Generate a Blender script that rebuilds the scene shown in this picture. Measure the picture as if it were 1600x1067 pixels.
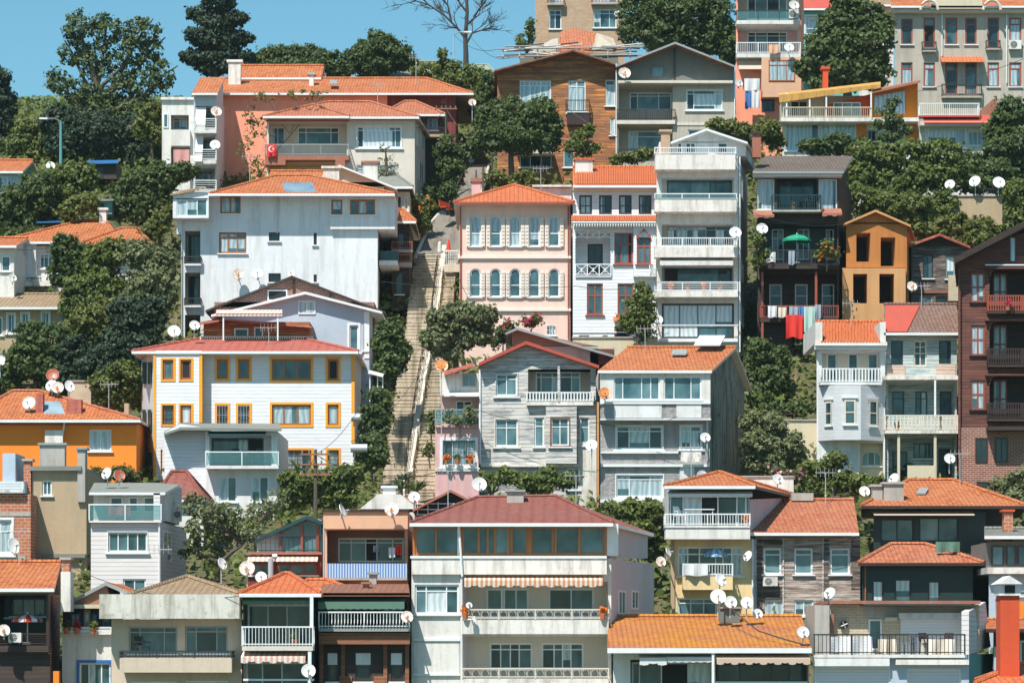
import bpy, math, random
import numpy as np
from mathutils import Vector
# ---------------------------------------------------------------- camera, sky, sun
C = bpy.context.scene
for o in list(bpy.data.objects): bpy.data.objects.remove(o)
F = 4800.0; HY = 1000.0            # focal length and horizon line in photograph pixels
cam = bpy.data.cameras.new('camera'); co = bpy.data.objects.new('camera', cam)
C.collection.objects.link(co); C.camera = co
cam.sensor_width = 36; cam.lens = 36*F/1600; cam.shift_y = (HY-533.5)/1600
cam.clip_start = 1; cam.clip_end = 3000
co.location = (0, 0, 0); co.rotation_euler = (math.pi/2, 0, 0)
SUN_EL, SUN_AZ = math.radians(57), math.radians(-27)   # azimuth: left of the camera's back
w = bpy.data.worlds.new('World'); C.world = w; w.use_nodes = True
wn = w.node_tree; bg = wn.nodes['Background']
sky = wn.nodes.new('ShaderNodeTexSky'); sky.sky_type = 'NISHITA'; sky.sun_disc = False
sky.sun_elevation = SUN_EL; sky.sun_rotation = math.pi - SUN_AZ
sky.air_density = 1.0; sky.dust_density = 0.6; sky.ozone_density = 1.6
tint = wn.nodes.new('ShaderNodeMix'); tint.data_type = 'RGBA'; tint.blend_type = 'MULTIPLY'
tint.inputs['Factor'].default_value = 1; tint.inputs['B'].default_value = (0.49, 0.79, 0.78, 1)
wn.links.new(sky.outputs[0], tint.inputs['A']); wn.links.new(tint.outputs['Result'], bg.inputs[0])
bg.inputs[1].default_value = 0.108
sd = Vector((math.sin(SUN_AZ)*math.cos(SUN_EL), -math.cos(SUN_AZ)*math.cos(SUN_EL), math.sin(SUN_EL)))
sl = bpy.data.lights.new('sun', 'SUN'); sl.energy = 4.3; sl.angle = math.radians(.5); sl.color = (1, .94, .85)
so = bpy.data.objects.new('sun', sl); C.collection.objects.link(so)
so.rotation_euler = sd.to_track_quat('Z', 'Y').to_euler(); so.location = (-60, -60, 120)
C.view_settings.view_transform = 'Standard'; C.view_settings.look = 'None'
C.view_settings.gamma = 1; C.view_settings.exposure = 0.64
C.cycles.max_bounces = 6; C.cycles.transparent_max_bounces = 6
# ---------------------------------------------------------------- projection and terrain
def P(px, py, Y): return Vector(((px-800)/F*Y, Y, (HY-py)/F*Y))
GY = [(60, 1700), (95, 1400), (112, 1200), (122, 1130), (130, 1080), (140, 1010), (150, 905), (160, 810), (168, 760), (174, 672), (180, 590), (185, 535), (190, 470), (200, 385), (215, 280), (235, 195), (250, 165), (262, 164)]
GZ = [(Y, (HY-py)/F*Y) for Y, py in GY] + [(340, 52), (420, 54)]
gx = [a for a, b in GZ]; gz = [b for a, b in GZ]
def g(Y): return float(np.interp(Y, gx, gz))
# ---------------------------------------------------------------- materials
MC = {}
def nm(name):
    m = bpy.data.materials.new(name); m.use_nodes = True
    nt = m.node_tree; b = nt.nodes['Principled BSDF']
    return m, nt, b
def N(nt, t, **k):
    n = nt.nodes.new('ShaderNode'+t)
    for a, v in k.items():
        if a.startswith('i_'):
            n.inputs[int(a[2:]) if a[2:].isdigit() else a[2:].replace('_', ' ')].default_value = v
        else: setattr(n, a, v)
    return n
def L(nt, a, b): nt.links.new(a, b)
def c4(c, k=1): return (c[0]*k, c[1]*k, c[2]*k, 1)
def uvmap(nt, sx, sy):
    u = N(nt, 'UVMap'); mp = N(nt, 'Mapping'); mp.inputs['Scale'].default_value = (sx, sy, 1)
    L(nt, u.outputs[0], mp.inputs[0]); return mp.outputs[0]
def noise(nt, sx, sy, det=4, ro=.6):
    n = N(nt, 'TexNoise'); n.inputs['Scale'].default_value = 1; n.inputs['Detail'].default_value = det
    n.inputs['Roughness'].default_value = ro
    L(nt, uvmap(nt, sx, sy), n.inputs['Vector']); return n.outputs[0]
def ramp(nt, f, a, b, ca=(0, 0, 0, 1), cb=(1, 1, 1, 1)):
    r = N(nt, 'ValToRGB'); r.color_ramp.elements[0].position = a; r.color_ramp.elements[1].position = b
    r.color_ramp.elements[0].color = ca; r.color_ramp.elements[1].color = cb
    L(nt, f, r.inputs[0]); return r.outputs[0]
def mix(nt, f, a, b, bt='MIX'):
    n = N(nt, 'Mix', data_type='RGBA', blend_type=bt)
    for s, v in (('Factor', f), ('A', a), ('B', b)):
        i = n.inputs[s]
        if hasattr(v, 'is_linked'): L(nt, v, i)
        else: i.default_value = v
    return n.outputs['Result']
def math_(nt, op, a, b=0):
    n = N(nt, 'Math', operation=op)
    for i, v in enumerate((a, b)):
        if hasattr(v, 'is_linked'): L(nt, v, n.inputs[i])
        else: n.inputs[i].default_value = v
    return n.outputs[0]
def bump(nt, b, h, s, d=.03):
    n = N(nt, 'Bump'); n.inputs['Strength'].default_value = s; n.inputs['Distance'].default_value = d
    L(nt, h, n.inputs['Height']); L(nt, n.outputs[0], b.inputs['Normal'])
def plaster(name, c, dirt=.25, dc=(.25, .23, .2), rough=.85, fine=.12):
    m, nt, b = nm(name)
    big = ramp(nt, noise(nt, .45, .45, 5), .3, .75)
    col = mix(nt, big, c4(c), c4(c, .86))
    st = ramp(nt, noise(nt, 2.2, .22, 6, .7), .47, .66)
    col = mix(nt, math_(nt, 'MULTIPLY', st, dirt), col, c4(dc))
    sp = ramp(nt, noise(nt, 1.3, 1.6, 8, .75), .55, .64)
    col = mix(nt, math_(nt, 'MULTIPLY', sp, dirt*.8), col, c4(dc, 1.3))
    L(nt, col, b.inputs['Base Color']); b.inputs['Roughness'].default_value = rough
    bump(nt, b, noise(nt, 5, 5, 8, .7), fine*1.6, .08)
    return m
def tile(name, c1, c2, mort=(.10, .035, .02), moss=0, mc=(.64, .27, .02), w=.21, h=.24, dirt=.8):
    m, nt, b = nm(name)
    t = N(nt, 'TexBrick'); L(nt, uvmap(nt, 1, 1), t.inputs['Vector'])
    t.inputs['Color1'].default_value = c4(c1); t.inputs['Color2'].default_value = c4(c2)
    t.inputs['Mortar'].default_value = c4(mort)
    t.inputs['Scale'].default_value = 1; t.inputs['Mortar Size'].default_value = .016
    t.inputs['Mortar Smooth'].default_value = 1
    t.inputs['Brick Width'].default_value = w; t.inputs['Row Height'].default_value = h; t.offset = .5
    n1 = ramp(nt, noise(nt, 3.0, 2.0, 9, .85), .48, .66)
    col = mix(nt, math_(nt, 'MULTIPLY', n1, dirt), t.outputs[0], c4(c1, .38))
    n4 = ramp(nt, noise(nt, .35, .5, 5, .6), .42, .62)
    col = mix(nt, math_(nt, 'MULTIPLY', n4, .42), col, (c1[0]*.72+.02, c1[1]*.95+.02, c1[2]*1.1+.02, 1))
    n2 = ramp(nt, noise(nt, 3.5, 5, 3, .8), .50, .66)
    col = mix(nt, math_(nt, 'MULTIPLY', n2, .5), col, (c1[0]*1.1+.05, c1[1]*1.25+.08, c1[2]*1.25+.06, 1))
    if moss:
        n3 = ramp(nt, noise(nt, .35, .8, 6, .7), .62-.35*moss, .70-.2*moss)
        col = mix(nt, n3, col, mix(nt, ramp(nt, noise(nt, 3, 4, 5), .3, .7), c4(mc, .9), (mc[0]*.55, mc[1]*.42, mc[2]*.5, 1)))
    L(nt, col, b.inputs['Base Color']); b.inputs['Roughness'].default_value = .8
    u = N(nt, 'UVMap'); s = N(nt, 'SeparateXYZ'); L(nt, u.outputs[0], s.inputs[0])
    sn = math_(nt, 'SINE', math_(nt, 'MULTIPLY', s.outputs[0], 2*math.pi/w))
    fr = math_(nt, 'FRACT', math_(nt, 'MULTIPLY', s.outputs[1], 1/h))
    bump(nt, b, math_(nt, 'SUBTRACT', math_(nt, 'MULTIPLY', sn, .6), fr), .65, .06)
    return m
def siding(name, ca, cb, row=.16, wear=.3, wc=(.35, .33, .3), lines=.55, vert=False, lo=.45):
    m, nt, b = nm(name)
    u = N(nt, 'UVMap'); s = N(nt, 'SeparateXYZ'); L(nt, u.outputs[0], s.inputs[0])
    q = math_(nt, 'MULTIPLY', s.outputs[0 if vert else 1], 1/row)
    fr = math_(nt, 'FRACT', q); fl = math_(nt, 'FLOOR', q)
    wnz = N(nt, 'TexWhiteNoise', noise_dimensions='2D')
    cb_ = N(nt, 'CombineXYZ'); L(nt, fl, cb_.inputs[0])
    L(nt, math_(nt, 'FLOOR', math_(nt, 'ADD', math_(nt, 'MULTIPLY', s.outputs[1 if vert else 0], .22), math_(nt, 'MULTIPLY', fl, .37))), cb_.inputs[1])
    L(nt, cb_.outputs[0], wnz.inputs[0])
    col = mix(nt, wnz.outputs[0], c4(ca), c4(cb))
    gr = ramp(nt, noise(nt, *((9, .8) if vert else (.8, 9)), 8, .8), .35, .75)
    col = mix(nt, math_(nt, 'MULTIPLY', gr, .45), col, c4(ca, .5))
    wr = ramp(nt, noise(nt, *((8, .7) if vert else (.7, 8)), 9, .75), lo, lo+.12)
    col = mix(nt, math_(nt, 'MULTIPLY', wr, wear), col, c4(wc))
    w2 = ramp(nt, noise(nt, .8, 2.6, 9, .75), .5, .60)
    col = mix(nt, math_(nt, 'MULTIPLY', w2, wear*.7), col, c4(cb, .45))
    ln = math_(nt, 'LESS_THAN', fr, .13)
    col = mix(nt, math_(nt, 'MULTIPLY', ln, lines), col, c4(ca, .25))
    L(nt, col, b.inputs['Base Color']); b.inputs['Roughness'].default_value = .75
    bump(nt, b, math_(nt, 'SUBTRACT', 1, fr), .6, .03)
    return m
def brick(name, c1, c2, mort=(.42, .38, .33), w=.30, h=.11, patch=0, pc=(.6, .55, .45)):
    m, nt, b = nm(name)
    t = N(nt, 'TexBrick'); L(nt, uvmap(nt, 1, 1), t.inputs['Vector'])
    t.inputs['Color1'].default_value = c4(c1); t.inputs['Color2'].default_value = c4(c2)
    t.inputs['Mortar'].default_value = c4(mort); t.inputs['Scale'].default_value = 1
    t.inputs['Mortar Size'].default_value = .014; t.inputs['Brick Width'].default_value = w; t.inputs['Row Height'].default_value = h
    n1 = ramp(nt, noise(nt, 1.2, 1.2, 7, .75), .4, .7)
    col = mix(nt, math_(nt, 'MULTIPLY', n1, .45), t.outputs[0], c4(c1, .5))
    if patch:
        col = mix(nt, ramp(nt, noise(nt, .7, .9, 7, .7), .66-.3*patch, .70-.3*patch), col, c4(pc))
    L(nt, col, b.inputs['Base Color']); b.inputs['Roughness'].default_value = .9
    bump(nt, b, t.outputs[1], .5, -.02)
    return m
def plain(name, c, rough=.6, metal=0, var=.12, spec=.5):
    m, nt, b = nm(name)
    L(nt, mix(nt, ramp(nt, noise(nt, 2, 2, 4), .3, .7), c4(c), c4(c, 1-var)), b.inputs['Base Color'])
    b.inputs['Roughness'].default_value = rough; b.inputs['Metallic'].default_value = metal
    b.inputs['Specular IOR Level'].default_value = spec
    return m
def glass(name, c, c2, rough=.06):
    m, nt, b = nm(name)
    L(nt, mix(nt, ramp(nt, noise(nt, .8, .55, 2), .35, .65), c4(c), c4(c2)), b.inputs['Base Color'])
    b.inputs['Roughness'].default_value = rough; b.inputs['IOR'].default_value = 1.5
    bump(nt, b, noise(nt, .7, .7, 1), .08, .05)
    return m
def curtain(name, c, c2, f=22):
    m, nt, b = nm(name)
    u = N(nt, 'UVMap'); s = N(nt, 'SeparateXYZ'); L(nt, u.outputs[0], s.inputs[0])
    n = math_(nt, 'MULTIPLY', noise(nt, .9, .5, 2), 14)
    sn = math_(nt, 'SINE', math_(nt, 'ADD', math_(nt, 'MULTIPLY', s.outputs[0], f), n))
    L(nt, mix(nt, math_(nt, 'ADD', math_(nt, 'MULTIPLY', sn, .5), .5), c4(c), c4(c2)), b.inputs['Base Color'])  # folds painted as alternating lit and shaded stripes
    b.inputs['Roughness'].default_value = .12; b.inputs['Coat Weight'].default_value = .6; b.inputs['Coat Roughness'].default_value = .03
    return m
def leafm(name, c, c2):
    m, nt, b = nm(name)
    a = N(nt, 'Attribute', attribute_name='rnd', attribute_type='GEOMETRY')
    n = N(nt, 'TexNoise'); n.inputs['Scale'].default_value = .7; gp = N(nt, 'NewGeometry'); L(nt, gp.outputs[0], n.inputs['Vector'])
    f = math_(nt, 'ADD', math_(nt, 'MULTIPLY', a.outputs['Fac'], .6), math_(nt, 'MULTIPLY', n.outputs[0], .5))
    col = mix(nt, f, c4(c), c4(c2))
    L(nt, col, b.inputs['Base Color']); b.inputs['Roughness'].default_value = .55
    b.inputs['Specular IOR Level'].default_value = .35
    tr = N(nt, 'BsdfTranslucent'); L(nt, col, tr.inputs[0]); mx = N(nt, 'MixShader'); mx.inputs[0].default_value = .30
    L(nt, b.outputs[0], mx.inputs[1]); L(nt, tr.outputs[0], mx.inputs[2])
    L(nt, mx.outputs[0], nt.nodes['Material Output'].inputs[0])
    return m
def railglass(name, c):
    m, nt, b = nm(name); b.inputs['Base Color'].default_value = c4(c); b.inputs['Roughness'].default_value = .04
    t = N(nt, 'BsdfTransparent'); t.inputs[0].default_value = (.72, .88, .88, 1); mx = N(nt, 'MixShader'); mx.inputs[0].default_value = .28
    L(nt, t.outputs[0], mx.inputs[1]); L(nt, b.outputs[0], mx.inputs[2]); L(nt, mx.outputs[0], nt.nodes['Material Output'].inputs[0]); return m
def stripes(name, c, c2, per=.22, horiz=False):
    m, nt, b = nm(name)
    u = N(nt, 'UVMap'); s = N(nt, 'SeparateXYZ'); L(nt, u.outputs[0], s.inputs[0])
    q = math_(nt, 'LESS_THAN', math_(nt, 'FRACT', math_(nt, 'MULTIPLY', s.outputs[1 if horiz else 0], 1/per)), .5)
    L(nt, mix(nt, q, c4(c), c4(c2)), b.inputs['Base Color']); b.inputs['Roughness'].default_value = .8
    return m
def dishm(name, c, logo, r0=.22, r1=.62):
    m, nt, b = nm(name)
    n = ramp(nt, noise(nt, 4.5, 4.5, 5, .7), .52, .60)
    col = mix(nt, math_(nt, 'MULTIPLY', n, r1), c4(c), c4(logo))
    oi = N(nt, 'ObjectInfo'); col = mix(nt, math_(nt, 'MULTIPLY', oi.outputs['Random'], .7), col, mix(nt, 1.0, col, (.62, .60, .56, 1), 'MULTIPLY'))
    L(nt, col, b.inputs['Base Color']); b.inputs['Roughness'].default_value = .4
    return m
TO1, TO2 = (.58, .165, .045), (.33, .08, .026)
SPEC = dict(
 white=(plaster, (.73, .74, .75), .5, (.38, .36, .33)), whitec=(plaster, (.72, .71, .68), .5, (.33, .30, .26)), whiteb=(plaster, (.72, .745, .775), .5, (.42, .40, .38)),
 whitew=(plaster, (.76, .73, .69), .7, (.3, .27, .23)), stainw=(plaster, (.66, .64, .58), .8, (.22, .2, .15)),
 shadedwall=(plaster, (.60, .56, .58), .15), cream=(plaster, (.66, .60, .50), .15), cream2=(plaster, (.66, .60, .53), .2),  # first one: white side walls with shade put into the colour
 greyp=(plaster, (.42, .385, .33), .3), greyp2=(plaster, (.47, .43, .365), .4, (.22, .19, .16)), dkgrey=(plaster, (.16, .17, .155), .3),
 beige=(plaster, (.47, .355, .225), .35), beigel=(plaster, (.62, .55, .40), .2), salmon=(plaster, (.92, .36, .23), .25, (.5, .16, .1)),
 pink=(plaster, (.82, .585, .50), .12), pinktrim=(plaster, (.80, .70, .63), .05), peach=(plaster, (.70, .42, .27), .15),
 pinkp=(plaster, (.72, .42, .42), .3), yellow=(plaster, (.72, .55, .27), .15), yellow2=(plaster, (.80, .61, .33), .3, (.35, .28, .18)), orange=(plaster, (.90, .26, .025), .12, (.5, .1, .02)),
 orange2=(plaster, (.80, .24, .02), .2, (.5, .1, .02)), redp=(plaster, (.60, .08, .025), .15, (.3, .04, .02)),
 turq=(plaster, (.15, .50, .46), .15), tealw=(plaster, (.10, .30, .30), .1), bluel=(plaster, (.44, .53, .62), .12),
 mossw=(plaster, (.24, .25, .215), 1.5, (.03, .04, .038)), conc=(plaster, (.42, .40, .37), .5, (.2, .18, .15)),
 ply=(plaster, (.50, .19, .045), .6, (.34, .12, .035)), ply2=(plaster, (.58, .32, .14), .6, (.44, .2, .08)),
 brownp=(plaster, (.30, .15, .10), .2), roof=(tile, TO1, TO2), roofb=(tile, (.58, .14, .038), (.44, .095, .025), (.12, .03, .015), 0, (0, 0, 0), .26, .34, .35),
 roofp=(tile, (.52, .16, .07), (.34, .09, .04)), roofm=(tile, (.52, .16, .06), (.34, .09, .03), (.1, .03, .02), .6),
 roofm2=(tile, TO1, TO2, (.1, .035, .02), .12), roofbr=(tile, (.34, .22, .125), (.25, .155, .085), (.07, .05, .03), 0, (0, 0, 0), .26, .3, .3),
 roofdk=(tile, (.16, .11, .085), (.11, .075, .06), (.03, .02, .02)), roofgy=(tile, (.23, .22, .19), (.17, .16, .14), (.05, .05, .04)),
 redm=(tile, (.42, .10, .065), (.36, .08, .055), (.28, .06, .05), 0, (0, 0, 0), .5, .35, .4), redmd=(tile, (.25, .068, .047), (.21, .056, .04), (.16, .045, .04), 0, (0, 0, 0), .5, .35, .6), redm2=(plaster, (.46, .075, .05), .4, (.25, .08, .05)), rust=(plaster, (.35, .13, .08), .4),
 greenr=(siding, (.30, .36, .30), (.26, .32, .27), .3, .2), grroof=(plaster, (.20, .215, .19), .4),
 woodo=(siding, (.74, .28, .06), (.30, .095, .027), .19, .75, (.12, .07, .05), .8, False, .42), woodd=(siding, (.050, .030, .022), (.028, .018, .015), .2, .25, (.08, .05, .04), .5),
 woodbr=(siding, (.13, .038, .026), (.07, .026, .02), .17, .6, (.20, .07, .045), .6, False, .46), woodb2=(siding, (.30, .12, .055), (.2, .08, .04), .2, .3, (.1, .05, .03)),
 woodg=(siding, (.46, .44, .42), (.27, .28, .30), .19, .85, (.62, .60, .57), .6, False, .42), woodt=(siding, (.20, .38, .43), (.40, .50, .51), .18, .9, (.58, .54, .48), .5, False, .44),
 woodtr=(siding, (.50, .40, .33), (.56, .50, .43), .18, .5, (.45, .20, .13), .5),
 woodk=(siding, (.34, .24, .19), (.17, .11, .08), .20, .9, (.52, .47, .44), .6, False, .45), woodkk=(siding, (.055, .036, .030), (.12, .08, .06), .2, .7, (.34, .30, .28), .6, False, .48),
 clapw=(siding, (.66, .63, .63), (.68, .65, .64), .20, 0, (0, 0, 0), .45), claps=(siding, (.70, .72, .75), (.73, .75, .78), .2, .22, (.55, .55, .55), .2, False, .5),
 clapr=(siding, (.22, .045, .035), (.17, .035, .03), .25, .1, (.1, .03, .03), .5, True), brownw=(siding, (.28, .12, .075), (.22, .095, .06), .25, .2, (.15, .08, .05), .6, True),
 pebble=(plaster, (.40, .38, .385), .75, (.20, .19, .2), .9, .8), brickr=(brick, (.30, .10, .065), (.24, .075, .05)), brickt=(brick, (.52, .33, .20), (.44, .27, .16), (.5, .42, .33)),
 brickb=(brick, (.52, .17, .08), (.40, .12, .06), (.5, .42, .34), .34, .16, .16), bricky=(brick, (.55, .44, .30), (.48, .36, .24), (.6, .55, .45)),
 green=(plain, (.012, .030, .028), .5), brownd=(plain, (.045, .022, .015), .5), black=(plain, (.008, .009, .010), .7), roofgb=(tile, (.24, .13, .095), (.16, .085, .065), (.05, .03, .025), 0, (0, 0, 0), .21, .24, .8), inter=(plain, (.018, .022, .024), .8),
 W=(plain, (.76, .79, .80), .35), B=(plain, (.36, .115, .035), .4), O=(plain, (.85, .36, .02), .5), D=(plain, (.045, .022, .018), .4), G=(plain, (.30, .32, .32), .4),
 R=(plain, (.32, .075, .045), .45), T=(plain, (.02, .06, .065), .35), U=(plain, (.02, .14, .42), .4), OB=(plain, (.46, .15, .03), .35), cr=(plain, (.70, .62, .52), .5),
 metal=(plain, (.40, .42, .43), .35, .7), galv=(plain, (.55, .57, .58), .4, .4), iron=(plain, (.03, .035, .038), .5), rustm=(plain, (.30, .12, .06), .8),
 gr=(railglass, (.16, .32, .34)), gt=(glass, (.016, .050, .062), (.085, .175, .20)), gd=(glass, (.006, .018, .023), (.022, .05, .06)), gs=(glass, (.035, .095, .12), (.15, .27, .30)),  # panes: reflected sky is painted into their teal tones
 cu=(curtain, (.42, .52, .56), (.24, .33, .37)), cw=(curtain, (.62, .68, .72), (.42, .48, .52)), shut=(stripes, (.66, .68, .70), (.58, .60, .62), .12, True),
 lf0=(leafm, (0.032, 0.062, 0.020), (0.105, 0.147, 0.035)), lf1=(leafm, (0.049, 0.085, 0.020), (0.166, 0.197, 0.041)), lf2=(leafm, (0.056, 0.088, 0.018), (0.168, 0.180, 0.036)),
 lfd=(leafm, (0.017, 0.042, 0.025), (0.053, 0.085, 0.043)), lfo=(leafm, (0.083, 0.112, 0.048), (0.221, 0.238, 0.107)), lfr=(leafm, (.35, .02, .05), (.6, .06, .12)),
 grassd=(leafm, (.20, .12, .04), (.34, .20, .07)), lft=(leafm, (0.021, 0.051, 0.041), (0.051, 0.092, 0.062)), bark=(plain, (.10, .08, .06), .9), barkg=(plain, (.055, .05, .045), .9),
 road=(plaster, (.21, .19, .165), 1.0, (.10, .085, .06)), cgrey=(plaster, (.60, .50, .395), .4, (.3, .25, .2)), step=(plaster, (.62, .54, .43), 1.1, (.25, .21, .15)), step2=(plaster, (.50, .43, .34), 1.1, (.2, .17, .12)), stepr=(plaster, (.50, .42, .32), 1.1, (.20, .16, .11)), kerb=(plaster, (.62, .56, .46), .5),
 dw=(dishm, (.74, .75, .76), (.60, .56, .50), .2, .35), do=(dishm, (.70, .69, .66), (.62, .20, .03), .2, .95), dr=(dishm, (.42, .09, .04), (.6, .3, .2), .2, .6), dor=(dishm, (.68, .22, .05), (.72, .66, .6), .2, .9),
 awnw=(plain, (.66, .66, .64), .8), awng=(plain, (.10, .20, .15), .8), awnb=(plain, (.55, .42, .33), .8), awno=(stripes, (.52, .24, .13), (.62, .55, .47), .2), awnp=(stripes, (.60, .36, .28), (.68, .62, .56), .22),
 blues=(stripes, (.08, .20, .48), (.45, .58, .72), .12), tarp=(plain, (.015, .13, .34), .6), yelt=(plaster, (.58, .32, .07), 1.2, (.35, .2, .06)), red=(plain, (.70, .03, .02), .7),
 clb=(plain, (.06, .20, .50), .8), clw=(plain, (.68, .70, .72), .8), clp=(plain, (.62, .30, .28), .8), clg=(plain, (.30, .36, .42), .8), mint=(plain, (.42, .60, .56), .8), umg=(plain, (.01, .30, .17), .7),
 umb=(stripes, (.12, .32, .58), (.5, .62, .72), .3), umr=(stripes, (.62, .05, .03), (.7, .68, .66), .5), terra=(plain, (.50, .16, .07), .8), solar=(glass, (.16, .24, .30), (.28, .38, .44)),
 lace=(stripes, (.62, .58, .52), (.40, .36, .30), .16), tarpc=(plaster, (.45, .40, .32), .6, (.25, .2, .15)), lampw=(plain, (.8, .8, .78), .3), pinkc=(plain, (.50, .14, .16), .8),
)
def Mt(k):
    if k not in MC:
        s = SPEC[k]; MC[k] = s[0](k, *s[1:])
    return MC[k]
# ---------------------------------------------------------------- mesh builder
class MB:
    def __init__(s): s.v = []; s.f = []; s.m = []; s.k = []
    def face(s, pts, mat):
        i = len(s.v); s.v += [tuple(p) for p in pts]; s.f.append(tuple(range(i, i+len(pts))))
        if mat not in s.k: s.k.append(mat)
        s.m.append(s.k.index(mat))
    def prism(s, pts, vec, mat, capmat=None):
        a = [Vector(p) for p in pts]; vec = Vector(vec); b = [p+vec for p in a]
        s.face(a, capmat or mat); s.face(b[::-1], mat)
        for i in range(len(a)):
            j = (i+1) % len(a); s.face((a[j], a[i], b[i], b[j]), mat)
    def box(s, a, b, mat):
        s.prism([(a[0], a[1], a[2]), (b[0], a[1], a[2]), (b[0], a[1], b[2]), (a[0], a[1], b[2])], (0, b[1]-a[1], 0), mat)
    def pb(s, x0, y0, x1, y1, Y, d, mat, sk=0):
        a = P(x0, y1, Y); b = P(x1, y0, Y)
        s.prism([a, (b.x, Y, a.z), b, (a.x, Y, b.z)], (sk*d, d, 0), mat)
    def tube(s, pts, r, mat, n=6, r1=None):
        pts = [Vector(p) for p in pts]; rings = []
        for i, p in enumerate(pts):
            d = (pts[min(i+1, len(pts)-1)]-pts[max(i-1, 0)]).normalized()
            u = d.cross(Vector((0, 0, 1)) if abs(d.z) < .9 else Vector((1, 0, 0))).normalized(); v = d.cross(u)
            rr = r if r1 is None else r+(r1-r)*i/(len(pts)-1)
            rings.append([p+(u*math.cos(2*math.pi*k/n)+v*math.sin(2*math.pi*k/n))*rr for k in range(n)])
        for a, b in zip(rings, rings[1:]):
            for k in range(n): s.face((a[k], a[(k+1) % n], b[(k+1) % n], b[k]), mat)
        s.face(rings[0][::-1], mat); s.face(rings[-1], mat)
    def slab(s, pts, th, mat, under=None):   # sloping sheet with thickness
        a = [Vector(p) for p in pts]; b = [p-Vector((0, 0, th)) for p in a]
        s.face(a, mat); s.face(b[::-1], under or mat)
        for i in range(len(a)):
            j = (i+1) % len(a); s.face((a[i], b[i], b[j], a[j]), under or mat)
    def build(s, name, parent=None, base=None, loc=None, smooth=False):
        if not s.f: return None
        if base is None: base = parent['_b'] if parent else (0, 0, 0)
        bv = Vector(base)
        me = bpy.data.meshes.new(name)
        me.from_pydata([(a[0]-bv.x, a[1]-bv.y, a[2]-bv.z) for a in s.v], [], s.f)
        for k in s.k: me.materials.append(Mt(k))
        me.polygons.foreach_set('material_index', s.m)
        uv = me.uv_layers.new(name='UVMap').data; arr = []
        Z = Vector((0, 0, 1))
        for f in s.f:
            p = [Vector(s.v[i]) for i in f]; n = Vector((0, 0, 0))
            for i in range(1, len(p)-1): n += (p[i]-p[0]).cross(p[i+1]-p[0])
            if n.length < 1e-12: n = Z.copy()
            n.normalize()
            if n.y > 0 or (abs(n.y) < 1e-6 and n.x < 0): n = -n
            h = Z.cross(n); h = h.normalized() if h.length > 1e-4 else Vector((1, 0, 0))
            t = n.cross(h)
            for q in p: arr += [q.dot(h), q.dot(t)]
        uv.foreach_set('uv', arr)
        if smooth: me.polygons.foreach_set('use_smooth', [True]*len(s.f))
        me.update()
        o = bpy.data.objects.new(name, me); C.collection.objects.link(o)
        if parent: o.parent = parent
        else: o.location = bv
        o['_b'] = tuple(bv)
        return o
def tag(o, label=None, cat=None, group=None, kind=None):
    if label: o['label'] = label
    if cat: o['category'] = cat
    if group: o['group'] = group
    if kind: o['kind'] = kind
    return o
def empty(name, loc, label, cat, group=None):
    o = bpy.data.objects.new(name, None); C.collection.objects.link(o); o.location = loc; o.empty_display_size = .3
    o['_b'] = tuple(loc); return tag(o, label, cat, group)
rnd = random.Random(5)
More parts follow.
